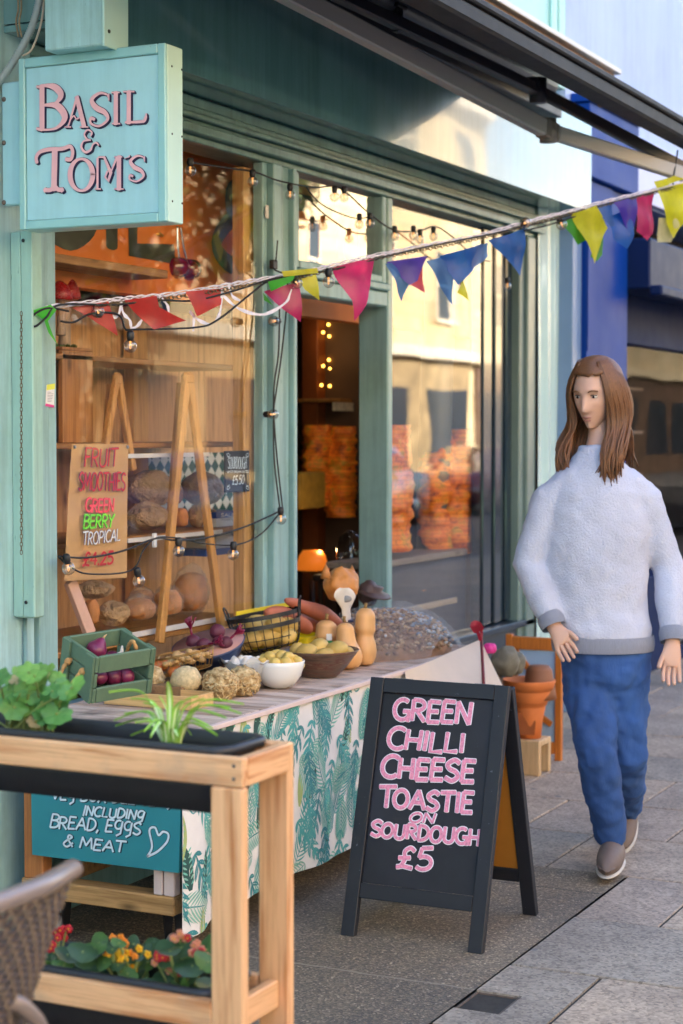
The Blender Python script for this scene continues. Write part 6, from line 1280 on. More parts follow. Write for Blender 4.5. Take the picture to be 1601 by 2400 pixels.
a, b_ = dP(680, 860), dP(735, 1200); MB().bx((a.x-.2, 4.9, 0), (b_.x, 5.0, 2.9), 0).build('side_cupboard', M('olive_cupboard', '4c4a34', .6, .25, 3), ds)
MB().bx((a.x-.1, 5.6, 0), (9.1, 5.7, 2.9), 0).build('back_board', M('dark_brown_board', '382418', .7, .4, 3), ds)
fl2 = thing('fairy_lights', 'string of small warm fairy lights running up the orange post inside the door', 'fairy lights', dP(750, 890))
q = MB(); q.tube([dP(x_, y_, 4.61) for x_, y_ in ((772, 696), (748, 725), (756, 745), (745, 762), (757, 770), (770, 792), (757, 830), (742, 842), (757, 862), (745, 885), (757, 900))], .0025, 5); q.build('wire', BLACKM, fl2)
for x_, y_ in ((766, 699), (745, 727), (754, 745), (742, 763), (756, 772), (768, 791), (790, 785), (755, 826), (742, 840), (758, 846), (825, 766), (812, 765), (738, 884), (757, 886), (785, 830), (772, 846)):
    MB().blob(dP(x_, y_, 4.59), .008, None, 0, 1, 2).build('bulb', FAIRY, fl2)
def woven():
    m, t, b, o = nodes('orange_woven_stack'); tc = t.nodes.new('ShaderNodeTexCoord'); sp = t.nodes.new('ShaderNodeSeparateXYZ'); cb = t.nodes.new('ShaderNodeCombineXYZ'); t.links.new(tc.outputs['Object'], sp.inputs[0])
    ad = t.nodes.new('ShaderNodeMath'); ad.operation = 'ADD'; t.links.new(sp.outputs[0], ad.inputs[0]); t.links.new(sp.outputs[1], ad.inputs[1]); t.links.new(ad.outputs[0], cb.inputs[0]); t.links.new(sp.outputs[2], cb.inputs[1])
    br = t.nodes.new('ShaderNodeTexBrick'); br.inputs['Scale'].default_value = 13; br.inputs['Color1'].default_value = hx('f58a1e'); br.inputs['Color2'].default_value = hx('c0501a'); br.inputs['Mortar'].default_value = hx('321a10'); br.inputs['Mortar Size'].default_value = .02; br.inputs['Brick Width'].default_value = .55; br.inputs['Row Height'].default_value = .28; t.links.new(cb.outputs[0], br.inputs[0])
    v_ = ramp(t, noi(t, tc.outputs['Object'], 16, 5), [(.32, hx('6a2f18')), (.42, hx('e87416')), (.55, hx('ff9c2a')), (.66, hx('a8a828')), (.72, hx('d85e1a'))]); t.links.new(mix(t, .55, br.outputs[0], v_), b.inputs['Base Color']); b.inputs['Roughness'].default_value = .6
    bump(t, b, br.outputs['Fac'], .6, .01); return m
WOV = woven()
def bundle(label, x0, y0, x1, y1, yy, seed):
    a, b_ = at(x0, y0, 'y', yy), at(x1, y1, 'y', yy); cx_ = (a.x+b_.x)/2; w2 = (b_.x-a.x)/2; hgt = a.z-b_.z
    q = MB().sheet(lambda u, v: V((cx_+w2*math.cos(2*math.pi*u)*(.40+.60*math.sin(math.pi*(.10+.70*v))), yy+.08+.08*math.sin(2*math.pi*u), a.z-hgt*v))*1.0+V((.03*noise.noise(V((u*5, v*9, seed)))+.012*noise.noise(V((u*9, v*40, seed))), .03*noise.noise(V((u*6, v*16, seed+4))), 0)), 28, 40)
    return single('woven_hanging', q, WOV, label, 'textile', 'orange woven hangings in the shop', (cx_, yy+.08, a.z))
bundle('orange woven hanging just right of the door post in the right window', 904, 975, 966, 1262, 3.43, 1)
bundle('orange woven hanging in the middle of the right window', 1012, 1000, 1068, 1268, 3.50, 2)
bundle('orange woven hanging at the right end of the right window', 1066, 985, 1130, 1262, 3.42, 3)
bundle('narrow brown orange hanging seen through the left of the open door', 738, 975, 780, 1160, 4.4, 4)
bundle('rust coloured hanging seen through the door beside the teal post', 792, 978, 832, 1185, 4.3, 5)
a, b_ = at(690, 1085, 'y', 4.3), at(748, 1165, 'y', 4.3); q = MB().bx((a.x, 4.3, b_.z), (b_.x, 4.4, a.z), .01); single('mustard_cushion', q, M('mustard_cloth', '8a6a1c', .8, .3, 12), 'mustard yellow cloth bundle on a dark shelf inside the doorway', 'cloth')
a = at(717, 1290, 'y', 4.2); gl = thing('table_lamp', 'small glowing orange lamp low down inside the open doorway', 'lamp', (a.x, 4.2, 0))
MB().lathe([(.09, 0), (.07, .07), (.05, .1), (0, .1)], (a.x, 4.2, a.z-.04), 20).build('shade', emis('orange_lampshade', 'd06a1c', .12), gl)
q = MB(); q.tube([(a.x, 4.2, .02), (a.x, 4.2, a.z-.03)], .015, 10); q.lathe([(.1, 0), (.1, .02), (0, .03)], (a.x, 4.2, .005), 20); q.build('lamp_stand', BLACKM, gl)
c = at(806, 1270, 'y', 3.75); gj = thing('glass_cloche', 'tall clear glass dome just inside the doorway', 'glass dome', (c.x, 3.75, 0))
q = MB().lathe([(.07, 0), (.07, .12), (.055, .18), (.02, .21), (.0, .212)], (c.x, 3.75, c.z-.10), 28); q.build('dome', BOWLG, gj)
q = MB(); q.bx((c.x-.12, 3.6, c.z-.13), (c.x+.14, 3.9, c.z-.101), .004); 
for dx, dy in ((-.1, 3.62), (.1, 3.62), (-.1, 3.86), (.1, 3.86)): q.bx((c.x+dx, dy, 0), (c.x+dx+.02, dy+.02, c.z-.131), .002)
q.build('side_table', wood('dark_table', '3f2a1c', '2a1c12', 'x'), gj)
ca_, cb_ = at(960, 900, 'y', 3.62), at(1008, 900, 'y', 3.62); q = MB().tube([((ca_.x+cb_.x)/2, 3.62, 0), ((ca_.x+cb_.x)/2, 3.55, 2.9)], (cb_.x-ca_.x)/2*.62, 24); single('grey_column', q, M('grey_column', '55564f', .5, .2, 4, stretch=(1, 1, .3)), 'tall plain grey column standing inside the right window', 'column')
rwt = thing('window_shelf', 'dark shelf running along the bottom of the right window', 'shelf', (7.9, 3.6, 0))
zs_ = at(960, 1275, 'y', 3.45).z; MB().bx((7.3, 3.43, zs_-.03), (8.45, 3.66, zs_), .003).build('shelf_board', wood('grey_shelf', '8a8074', '6a6258', 'x'), rwt); MB().bx((7.3, 3.44, .0), (8.45, 3.46, zs_-.031), 0).build('front_panel', M('dark_panel_blue', '232a38', .4, .2), rwt)
bkp = at(948, 1372, 'y', 3.40); bkw = MB().lathe([(.0, .0), (.085, .0), (.10, .06), (.104, .065), (.098, .065), (.08, .012), (0, .01)], (bkp.x, 3.30, TZ+.03), 32, None, 0, 1.15, .7)
single('wicker_bowl', bkw, M('orange_wicker', 'c27a38', .6, .2, 30, .4, 90), 'round orange bowl standing behind the bag of nuts by the teal post', 'bowl') if False else None
q = MB().lathe([(.0, .0), (.07, .0), (.085, .055), (.09, .06), (.082, .06), (.066, .012), (0, .01)], at(947, 1382, 'y', 3.50), 32, None, 0, 1.15, .7); single('clay_bowl', q, M('orange_clay', 'bf7438', .55, .2, 8), 'round orange clay bowl on a ledge inside the right window', 'bowl')
lp = at(947, 1384, 'y', 3.50); q = MB().bx((lp.x-.25, 3.43, lp.z-.03), (lp.x+.4, 3.62, lp.z-.001), .003); single('window_ledge', q, wood('ledge_pale', '9c8f7c', '7c7060', 'x'), 'pale plank ledge low inside the right window carrying the clay bowl', 'ledge')

# ------------------------------------------------------------------ bulbs, cables, bunting, chain
BR = .0205
bulb_proto = {}
def bulb(root, p, down=V((0, 0, -1)), r=BR):
    """one festoon bulb: p is the glass centre, 'down' points from socket to glass"""
    d = V(down).normalized(); rot = V((0, 0, -1)).rotation_difference(d).to_matrix().to_4x4(); s_ = r/BR
    if not bulb_proto:
        q = MB(); q.blob((0, 0, 0), (BR, BR, BR*1.04), None, 0, 1, 3); g_ = q.build('bulb', BULBG)
        q = MB(); q.lathe([(.0, .016), (.0095, .016), (.0105, .022), (.012, .026), (.012, .042), (.008, .047), (0, .047)], (0, 0, 0), 16); s2_ = q.build('socket', BLACKM, g_)
        q = MB(); q.tube([(-.003, 0, .012), (-.004, 0, -.006), (0, 0, -.009), (.004, 0, -.006), (.003, 0, .012)], .0011, 5); q.blob((0, 0, .012), (.004, .004, .006), None, 0, 1, 1); f_ = q.build('filament', FILA, g_)
        bulb_proto['g'] = (g_, s2_, f_); c = g_
    else:
        g_, s2_, f_ = bulb_proto['g']; c = g_.copy(); sc.collection.objects.link(c)
        for ch in (s2_, f_): k_ = ch.copy(); sc.collection.objects.link(k_); k_.parent = c
    c.parent = root; c.matrix_local = Matrix.Translation(V(p)-root.location) @ rot @ Matrix.Scale(s_, 4); return c
CAB = M('black_cable', '151517', .5)
RA = at(108, 706, 'y', 3.225); RB = at(1545, 425, 'y', 2.235)
rdir = (RB-RA).normalized(); rn_ = rdir.cross(V((0, 0, 1))).normalized(); rn_ = rn_ if rn_.y < 0 else -rn_     # normal of the hanging plane, towards the street
rP = lambda x_, y_, o_=0.: atp(x_, y_, RA, rn_)+rn_*o_
ROPEPX = [(108, 706), (200, 694), (280, 686), (350, 680), (440, 668), (520, 655), (600, 641), (700, 624), (760, 610), (850, 588), (940, 571), (1020, 556), (1110, 537), (1200, 512), (1280, 491), (1360, 470), (1450, 448), (1545, 425), (1600, 408)]
rope_pts = crom([rP(*p) for p in ROPEPX], 6)
bt = thing('bunting', 'string of coloured cloth bunting flags strung from the shop pillar out to the awning arm', 'bunting', RA)
WRB = M('white_ribbon', 'dcd6e2', .7, .1, 40, .4, 60)
q = MB()
for ph in (0, 2.1, 4.2): q.tube([p+V((0, 0, .006*math.sin(i*.9+ph)))+rn_*(.005*math.cos(i*.9+ph)) for i, p in enumerate(rope_pts)], [.0027+.0012*math.sin(i*1.3+ph) for i in range(len(rope_pts))], 6)
q.build('ribbon_cord', WRB, bt)
for pts in ([(270, 690), (278, 720), (292, 735), (296, 757)], [(275, 692), (262, 728), (230, 715)], [(360, 680), (378, 700), (382, 718)], [(520, 655), (528, 680), (545, 690)], [(505, 665), (500, 715), (490, 735)], [(508, 680), (545, 710), (600, 722), (650, 695), (664, 665)], [(440, 725), (438, 760)], [(430, 715), (450, 735), (475, 745)], [(296, 757), (310, 748), (320, 735)]):
    q = MB(); pp = crom([rP(x_, y_, .012) for x_, y_ in pts], 6); q.ribbon(pp, [.010+.003*math.sin(i) for i in range(len(pp))], rn_, 0); q.build('ribbon_tail', WRB, bt, fix=False)
FC = {k: cloth('flag_'+k, c, .5, a_) for k, c, a_ in (('red', 'd02a22', .9), ('green', '46c832', .9), ('magenta', 'c81a68', .88), ('yellow', 'd8d414', .9), ('pink', 'e02a7c', .88), ('purple', '5038b0', .85), ('blue', '1560b8', .9), ('dull_pink', 'b84a5e', .8), ('pale', 'e6dfa8', .75), ('slate', '4a78b8', .7), ('dark_green', '3fa038', .88))}
def flag(col, pts, off, seed=0):
    P = [rP(x_, y_) for x_, y_ in pts]; c = sum(P, V())/len(P); n = 7; vs = []; fs = []
    tri = [(c, P[i], P[(i+1) % len(P)]) for i in range(len(P))]; q = MB()
    for a, b_, d_ in tri:
        g_ = {}
        for i in range(n+1):
            for j in range(n+1-i):
                p = a+(b_-a)*(i/n)+(d_-a)*(j/n); wv = .008*math.sin((p-RA).dot(rdir)*26+seed)+.006*noise.noise(p*14+V((seed, 0, 0)))+.005*math.sin(p.z*40+seed)
                g_[i, j] = len(vs); vs.append(p+rn_*(off+wv))
        for i in range(n):
            for j in range(n-i):
                fs.append([g_[i, j], g_[i+1, j], g_[i, j+1]])
                if i+j < n-1: fs.append([g_[i+1, j], g_[i+1, j+1], g_[i, j+1]])
    q.add(vs, fs); ob = q.build('flag', FC[col], bt, fix=False)
    bm = bmesh.new(); bm.from_mesh(ob.data); bmesh.ops.remove_doubles(bm, verts=bm.verts, dist=1e-5); bmesh.ops.recalc_face_normals(bm, faces=bm.faces); bm.to_mesh(ob.data); bm.free()
for i, (c_, pts, o_) in enumerate((('green', [(66, 714), (108, 700), (120, 712), (104, 738), (126, 792), (108, 765), (96, 735)], .014), ('red', [(168, 706), (243, 692), (254, 735), (262, 772), (215, 740)], .010), ('red', [(278, 690), (345, 680), (352, 706), (425, 736), (340, 757)], .02), ('red', [(415, 670), (508, 662), (500, 700), (437, 727)], .02),
    ('green', [(597, 648), (660, 632), (652, 645), (607, 670)], .034), ('dark_green', [(596, 672), (622, 702), (600, 690)], .006), ('magenta', [(598, 670), (680, 648), (683, 740), (645, 710)], .012), ('yellow', [(628, 624), (714, 616), (716, 628), (632, 637)], .034), ('yellow', [(681, 642), (717, 630), (724, 690), (692, 664)], .014),
    ('pink', [(756, 616), (804, 601), (851, 594), (846, 655), (828, 700), (805, 737), (797, 690)], .018), ('slate', [(875, 606), (960, 596), (921, 692), (900, 650)], .010), ('purple', [(880, 602), (970, 588), (945, 645), (930, 655)], .022), ('dull_pink', [(968, 600), (977, 672), (938, 655)], .006),
    ('slate', [(972, 600), (1040, 582), (1037, 702), (1005, 660)], .010), ('blue', [(1003, 588), (1098, 560), (1092, 602), (1040, 655)], .022), ('yellow', [(1062, 640), (1071, 690), (1040, 672)], .006), ('slate', [(1050, 578), (1106, 558), (1104, 590), (1070, 620)], .028), ('blue', [(1114, 552), (1204, 524), (1198, 605), (1187, 634), (1150, 590)], .016),
    ('dark_green', [(1275, 512), (1312, 496), (1350, 548), (1330, 562)], .008), ('dark_green', [(1360, 560), (1384, 545), (1384, 585), (1366, 600), (1352, 590)], .006), ('yellow', [(1302, 492), (1360, 472), (1388, 524), (1372, 560), (1356, 606)], .022), ('slate', [(1352, 476), (1402, 462), (1405, 520), (1390, 520)], .012), ('blue', [(1395, 500), (1452, 470), (1444, 540), (1433, 572), (1405, 550)], .014), ('purple', [(1396, 466), (1455, 450), (1450, 520), (1430, 528)], .024),
    ('magenta', [(1455, 452), (1498, 443), (1495, 535), (1480, 553), (1455, 532)], .012), ('yellow', [(1490, 418), (1540, 404), (1562, 412), (1495, 434)], .030), ('yellow', [(1498, 440), (1545, 424), (1600, 412), (1575, 490), (1537, 548)], .024), ('pale', [(1512, 500), (1562, 500), (1540, 556), (1508, 556)], .006))): flag(c_, pts, o_, i*1.7)
# dangling thread tie at the awning end
q = MB(); q.tube([at(1556, 345, 'y', 2.235), RB+V((0, 0, .02)), RB], .0035, 6); tag(single('cable_tie', q, BLACKM, 'black cable tie standing up where the bunting meets the awning arm', 'cable tie'))
# chain
def chain(name, label, pts, ln, r, mat):
    pts = [V(p) for p in pts]; acc = [0]
    for i in range(1, len(pts)): acc.append(acc[-1]+(pts[i]-pts[i-1]).length)
    q = MB(); d = 0; k = 0; step = ln*.74
    while d < acc[-1]-step:
        def pt(x_):
            for i in range(1, len(pts)):
                if acc[i] >= x_: return pts[i-1].lerp(pts[i], (x_-acc[i-1])/max(1e-9, acc[i]-acc[i-1]))
            return pts[-1]
        a, b_ = pt(d), pt(d+step); t_ = (b_-a).normalized(); c = (a+b_)/2; s_ = t_.cross(rn_).normalized(); s_ = s_ if k % 2 == 0 else rn_*.9+s_*.35
        lp_ = [c+t_*(ln*.5*math.cos(g))*(1 if abs(math.cos(g)) > .5 else 1)+s_*(ln*.26*math.sin(g)) for g in [2*math.pi*i/10 for i in range(10)]]; q.tube(lp_, r, 5, True); d += step; k += 1
    return tag(single(name, q, mat, label, 'chain'))
CHN = M('old_chain', '6e5f4a', .5, .3, 60, metal=.6)
chain('chain', 'thin brown chain running along the bunting cord', [p+V((0, 0, -.012))+rn_*.014 for p in rope_pts[8:]], .024, .0016, CHN)
chain('chain', 'slender rusty chain hanging straight down in front of the boarded casing', [at(49, y_, 'y', 3.215) for y_ in (716, 900, 1100, 1280)], .016, .0012, CHN)
def cable(mb, pts, r=.0035, n=8): mb.tube(crom(pts, n), r, 6)
s1 = thing('string_lights', 'black festoon cable with clear bulbs hanging along the bunting', 'string lights', RA)
q = MB(); cable(q, [rP(x_, y_, .016) for x_, y_ in ((150, 715), (100, 708), (64, 730), (72, 750), (98, 730), (130, 700), (250, 700), (360, 690), (440, 690), (540, 665), (620, 640), (700, 630), (790, 612), (950, 572), (1100, 542), (1200, 520), (1290, 498), (1400, 466), (1545, 428))])
cable(q, [rP(x_, y_, .020) for x_, y_ in ((130, 738), (160, 740), (195, 722), (240, 718), (268, 728), (278, 755), (300, 757), (440, 752), (490, 735), (560, 680), (600, 650), (640, 638))]); cable(q, [rP(x_, y_, .018) for x_, y_ in ((1195, 530), (1240, 520), (1290, 505), (1350, 485))])
q.build('cable', CAB, s1)
for x_, y_, dn in ((210, 716, (-.8, -.4, .2)), (285, 795, (0, 0, -1)), (667, 651, (-.6, -.5, -.3)), (740, 648, (0, 0, -1)), (1192, 513, (-.8, -.5, 0)), (1276, 517, (-.6, -.4, -.5))): bulb(s1, rP(x_, y_, .03), dn, .021 if x_ < 1000 else .023)
s2 = thing('string_lights', 'festoon cable of clear bulbs dropping down the mullion and swagging across the left window', 'string lights', at(640, 950, 'y', 3.24))
wP = lambda x_, y_, yy=3.245: at(x_, y_, 'y', yy)
q = MB()
cable(q, [wP(627, 600), wP(630, 618), wP(660, 650), wP(648, 800), wP(634, 900), wP(629, 950), wP(636, 1050), wP(649, 1170)]); cable(q, [wP(642, 640), wP(640, 800), wP(630, 880), wP(628, 950), wP(630, 1060), wP(643, 1170)])
cable(q, [wP(645, 1172), wP(560, 1210), wP(470, 1235), wP(400, 1240), wP(358, 1236), wP(280, 1265), wP(200, 1280), wP(135, 1277)]); cable(q, [wP(640, 1180), wP(600, 1225), wP(545, 1250), wP(470, 1248), wP(420, 1237), wP(362, 1234), wP(330, 1262), wP(312, 1300), wP(280, 1315), wP(200, 1317), wP(160, 1300), wP(134, 1278)], .003)
q.build('cable', CAB, s2)
for x_, y_, dn in ((628, 737, (-1, 0, -.1)), (627, 951, (-.3, -1, 0)), (645, 1192, (.05, 0, -1)), (157, 1305, (.3, 0, -1)), (319, 1334, (.3, 0, -1)), (410, 1265, (0, 0, -1)), (535, 1273, (-.1, 0, -1))): bulb(s2, wP(x_, y_, 3.235), dn, .0208)
s3 = thing('string_lights', 'festoon cable of clear bulbs looped under the shutter box along the window heads', 'string lights', at(640, 450, 'y', 3.24))
q = MB(); cable(q, [wP(430, 372), wP(520, 385), wP(585, 395), wP(640, 415), wP(720, 430), wP(780, 432), wP(850, 492), wP(905, 528), wP(960, 530), wP(1000, 520), wP(1040, 545), wP(1090, 590), wP(1125, 600)]); cable(q, [wP(700, 425), wP(740, 470), wP(810, 500), wP(850, 498)], .0028); q.build('cable', CAB, s3)
for x_, y_ in ((437, 392), (580, 417), (666, 448), (768, 452), (790, 453), (825, 515), (849, 513), (906, 542), (949, 541), (964, 549), (995, 543), (1165, 657)): bulb(s3, wP(x_, y_, 3.235), (0, 0, -1), .0195)
q = MB(); p = wP(612, 483, 3.29); q.bx((p.x-.01, 3.286, p.z-.03), (p.x+.012, 3.292, p.z+.02), .002); single('white_hook', q, WHITE, 'small white plastic hook on the mullion above the bunting', 'hook')
q = MB(); p = wP(360, 1237, 3.30); q.bx((p.x-.008, 3.303, p.z-.03), (p.x+.008, 3.316, p.z+.02), .002); single('white_hook', q, WHITE, 'small white adhesive hook on the left pane holding the lower cable', 'hook')
q = MB(); p = wP(628, 607, 3.26); q.box(p, (.035, .02, .035), None, .003); q.tube([p+V((0, -.01, .01)), p+V((-.004, -.02, .09))], .003, 6); single('cable_clip', q, BLACKM, 'black square cable clip with an upright tail on the mullion', 'clip')
stk = thing('paper_sticker', 'small white sticker with a yellow band and pink edge on the window jamb', 'sticker', at(114, 935, 'y', 3.284))
kP = lambda x_, y_, o_=0: at(x_, y_, 'y', 3.2845-o_)
MB().add([kP(107, 884), kP(126, 880), kP(124, 936), kP(104, 932)], [[0, 1, 2, 3]], 0, False).build('sticker_paper', WHITE, stk, fix=False)
MB().add([kP(108, 883, .0004), kP(126.5, 880, .0004), kP(126, 893, .0004), kP(107, 896, .0004)], [[0, 1, 2, 3]], 0, False).build('yellow_band', M('sticker_yellow', 'd8d84a', .5), stk, fix=False)
MB().add([kP(105, 926, .0004), kP(124.5, 930, .0004), kP(124, 936, .0004), kP(104, 932, .0004)], [[0, 1, 2, 3]], 0, False).build('pink_band', M('sticker_pink', 'd8428a', .5), stk, fix=False)
q = MB()
for k in range(7): q.ribbon([kP(109, 900+k*3.6, .0005), kP(118+(k*5) % 6, 900.5+k*3.6, .0005)], .0012, (0, -1, 0), 0, False)
q.build('small_print', M('small_print_grey', '6a6a72', .6), stk, fix=False)

# ------------------------------------------------------------------ woven chair
CH = atd(168, 1968, 2.95)
ch_ = thing('woven_chair', 'brown woven cafe chair with a tubular frame cut off at the lower left corner', 'chair', (CH.x-.25, CH.y+.2, 0))
TUB = M('taupe_tube', '8b7c76', .3, .08, 6, stretch=(1, 1, 1), metal=.3); WEA = M('taupe_wicker', '75665c', .45, .2, 40); WEAD = M('dark_wicker', '43383a', .5, .2, 40)
cw, chh = .46, .38; lean = V((0, .30, -1)).normalized()   # back slopes down towards the seat
def bp(u, v, o_=0.):     # u along the back (0 = far end), v down
    curve = .05*math.sin(math.pi*u); wd_ = cw*(1-.16*v)
    return V((CH.x-(.035*v+ wd_*u)-.02*v, CH.y-curve, CH.z-.02))+lean*(chh*v)+V((0, -1, -.3)).normalized()*o_
q = MB(); q.tube(crom([bp(1.0, .6, -.01), bp(1.0, .1), bp(.97, -.01), bp(.7, -.035), bp(.35, -.035), bp(.06, -.012), bp(.0, .0)], 8), .0165, 14)
q.build('top_rail', TUB, ch_)
q = MB(); nu_, nv_ = 26, 22
for i in range(nu_):
    u = .02+.96*i/(nu_-1); q.tube([bp(u, j/(nv_*2)*.98+.01, .0028*(1 if (j//2+i) % 2 else -1)) for j in range(nv_*2+1)], .0042, 5)
q.build('woven_back', WEA, ch_)
q = MB()
for j in range(nv_):
    v = .03+.95*j/(nv_-1); q.tube([bp(i/(nu_*2)*.98+.01, v, .0028*(-1 if (i//2+j) % 2 else 1)) for i in range(nu_*2+1)], .0042, 5)
q.build('cross_weave', WEAD, ch_)
sz = bp(.5, 1.02).z
q = MB(); y0 = bp(.5, 1.02).y
def stp(u, v): return V((CH.x-.03-cw*.95*u, y0-.0+.40*v, sz-.02+.01*math.cos(u*40)*math.cos(v*40)))
q.sheet(stp, 30, 30); q.build('seat', WEA, ch_, fix=False)
q = MB(); q.tube([stp(0, 0), stp(1, 0), stp(1, 1), stp(0, 1)], .014, 10, True); q.build('seat_frame', TUB, ch_)
for u, v in ((0, 0), (1, 0), (1, 1), (0, 1)): p = stp(u, v); MB().tube([p, V((p.x+(.04 if u == 0 else -.04), p.y+(.04 if v else -.04), 0))], .013, 10).build('leg', TUB, ch_)
q = MB(); a0 = atd(-30, 2312, 2.82); q.tube(crom([a0+V((-.1, .1, 0)), a0, atd(25, 2300, 2.84), atd(60, 2318, 2.86), atd(92, 2360, 2.9), atd(105, 2450, 2.95)], 8), .014, 12); q.build('side_bar', TUB, ch_)

# ------------------------------------------------------------------ passer-by
SK = M('skin', 'c79c86', .5, .06, 6, sss=.15); HAI = M('brown_hair', '6e4628', .45, .35, 50, .5, 90, stretch=(8, 8, .8)); SWE = M('pale_grey_sweater', 'b9bbcb', .9, .10, 5, .9, 130, bd=.006); JEA = M('blue_jeans', '2a4c84', .85, .30, 5, .6, 160, stretch=(1, 1, .5)); SHO = M('brown_shoe', '6b5a52', .6, .2, 10)
pe = at(1385, 1985, 'z', 0); PX0, PY0 = pe.x, pe.y
pd = depth(V((PX0, PY0, 1)))
def pp_(x_, y_, dd=0.): return atd(x_, y_, pd+dd)
per = thing('person', 'person with long brown hair walking in a pale grey sweater and blue jeans', 'person', (PX0, PY0, 0))
def skel(joints, edges, root, name, mat, parent, sub=2, fix_r=True):
    me = bpy.data.meshes.new(name); o_ = parent_loc(parent); keys = list(joints); me.from_pydata([V(joints[k][0])-o_ for k in keys], [(keys.index(a), keys.index(b_)) for a, b_ in edges], [])
    ob = bpy.data.objects.new(name, me); sc.collection.objects.link(ob); ob.parent = parent
    md = ob.modifiers.new('skin', 'SKIN'); md.use_smooth_shade = True; md.branch_smoothing = .3
    sv_ = me.skin_vertices[0].data
    for i, k in enumerate(keys):
        r = joints[k][1]; sv_[i].radius = r if isinstance(r, tuple) else (r, r); sv_[i].use_root = (k == root)
    ss = ob.modifiers.new('sub', 'SUBSURF'); ss.levels = sub; ss.render_levels = sub
    me.materials.append(mat); return ob
fwd = V((-FW.x, -FW.y, 0)).normalized(); sd = V((RT.x, RT.y, 0)).normalized()   # towards viewer / picture right
J = {}
def j(k, x_, y_, r, dd=0.): J[k] = (pp_(x_, y_, dd), r)
j('pelvis', 1372, 1500, .13); j('waist', 1370, 1400, .12); j('chest', 1368, 1235, (.15, .11)); j('neckb', 1368, 1075, .06); j('neck', 1370, 1030, .045, .015); j('jaw', 1374, 985, .034, .03); j('head', 1368, 905, .05, .01); j('crown', 1366, 860, .05, .01)
j('shl', 1280, 1100, .05); j('ell', 1212, 1295, .042, .0); j('wrl', 1272, 1440, .028, -.10); j('hal', 1284, 1462, .032, -.12)
j('shr', 1458, 1096, .05); j('elr', 1534, 1305, .042, .02); j('wrr', 1545, 1475, .028, -.08); j('har', 1543, 1512, .032, -.10)
j('hpl', 1350, 1540, .085); j('knl', 1372, 1740, .058, -.12); j('anl', 1408, 1945, .036, -.05); j('tol', 1396, 1975, .032, -.19)
j('hpr', 1430, 1540, .085); j('knr', 1440, 1730, .058, .02); j('anr', 1436, 1868, .036, .38); j('tor', 1432, 1902, .03, .30)
E1 = [('pelvis', 'waist'), ('waist', 'chest'), ('chest', 'neckb'), ('neckb', 'neck'), ('neck', 'jaw'), ('jaw', 'head'), ('head', 'crown'), ('chest', 'shl'), ('shl', 'ell'), ('ell', 'wrl'), ('wrl', 'hal'), ('chest', 'shr'), ('shr', 'elr'), ('elr', 'wrr'), ('wrr', 'har'), ('pelvis', 'hpl'), ('hpl', 'knl'), ('knl', 'anl'), ('anl', 'tol'), ('pelvis', 'hpr'), ('hpr', 'knr'), ('knr', 'anr'), ('anr', 'tor')]
# fingers: each its own short chain rooted in the palm
for h_, w_, sgn in (('hal', 'wrl', -1), ('har', 'wrr', 1)):
    hp_, wp_ = J[h_][0], J[w_][0]; d = (hp_-wp_).normalized(); acr = fwd.cross(d).normalized()
    for i, (o_, L) in enumerate(((-.026, .060), (-.009, .072), (.009, .068), (.026, .054))):
        a, b_, c = f'{h_}f{i}a', f'{h_}f{i}b', f'{h_}f{i}c'
        J[a] = (hp_+acr*o_+d*.030, .0095); J[b_] = (hp_+acr*o_*1.1+d*(.030+L*.5)+fwd*-.006, .0085); J[c] = (hp_+acr*o_*1.1+d*(.030+L*.95)+fwd*.012, .007); E1 += [(h_, a), (a, b_), (b_, c)]
    J[h_+'t1'] = (hp_+acr*(-.038*sgn)+fwd*.012, .011); J[h_+'t2'] = (hp_+acr*(-.05*sgn)+d*.04+fwd*.02, .0085); E1 += [(h_, h_+'t1'), (h_+'t1', h_+'t2')]
body = skel(J, E1, 'pelvis', 'body', SK, per, 2)
def obl(c, r, rot=None, **k): return MB().blob(c, r, rot, **k)
FR = Matrix((sd, -fwd, V((0, 0, 1)))).transposed() @ Matrix.Rotation(R(-34), 3, 'Z') @ Matrix.Rotation(R(16), 3, 'X')     # local x = picture right, y = away, z = up
def at_face(x, y, z): return J['head'][0]+FR @ V((x, y, z))
# head with a face, merged with the body into one skin
def hfn(p, q_):
    x, y, z = q_.x, q_.y, q_.z; f = max(0, -p.y)
    if p.z < .1: k = (.1-p.z)/1.1; x *= 1-.36*k**1.3; y = y*(1-.10*k) if p.y > 0 else y
    if p.y > 0 and p.z < -.3: y *= 1-.5*(-p.z-.3)
    if p.y < 0 and p.z < 0: zz_ = min(p.z*p.z, .985); y *= min(1.75, math.sqrt((1-.38*zz_)/(1-zz_)))
    g = lambda u, s_: math.exp(-(u/s_)**2)
    t_ = (.032-z)/.066
    if 0 < t_ < 1: y -= .030*(t_**1.2)*g(x, .0105+.006*t_)*f
    elif 1 <= t_ < 1.2: y -= .030*(1.2-t_)/.2*g(x, .016)*f
    y += .011*(g(abs(x)-.031, .015)*g(z-.012, .012))*f; y -= .006*g(z-.036, .010)*g(abs(x)-.028, .03)*f
    y -= .008*g(x, .021)*g(z+.060, .006)*f; y -= .007*g(x, .018)*g(z+.073, .006)*f; y += .004*g(x, .024)*g(z+.0665, .003)*f
    y -= .012*g(x, .02)*g(z+.100, .016)*f; y -= .005*g(abs(x)-.045, .018)*g(z+.018, .02)*f
    return V((x, y, z))
hd = MB().blob(at_face(0, 0, .0), (.074, .094, .118), FR, 0, 1, 5, 0, hfn)
for s_ in (-1, 1): hd.blob(at_face(.073*s_, .012, -.01), (.010, .019, .030), FR, .1, 2, 3)
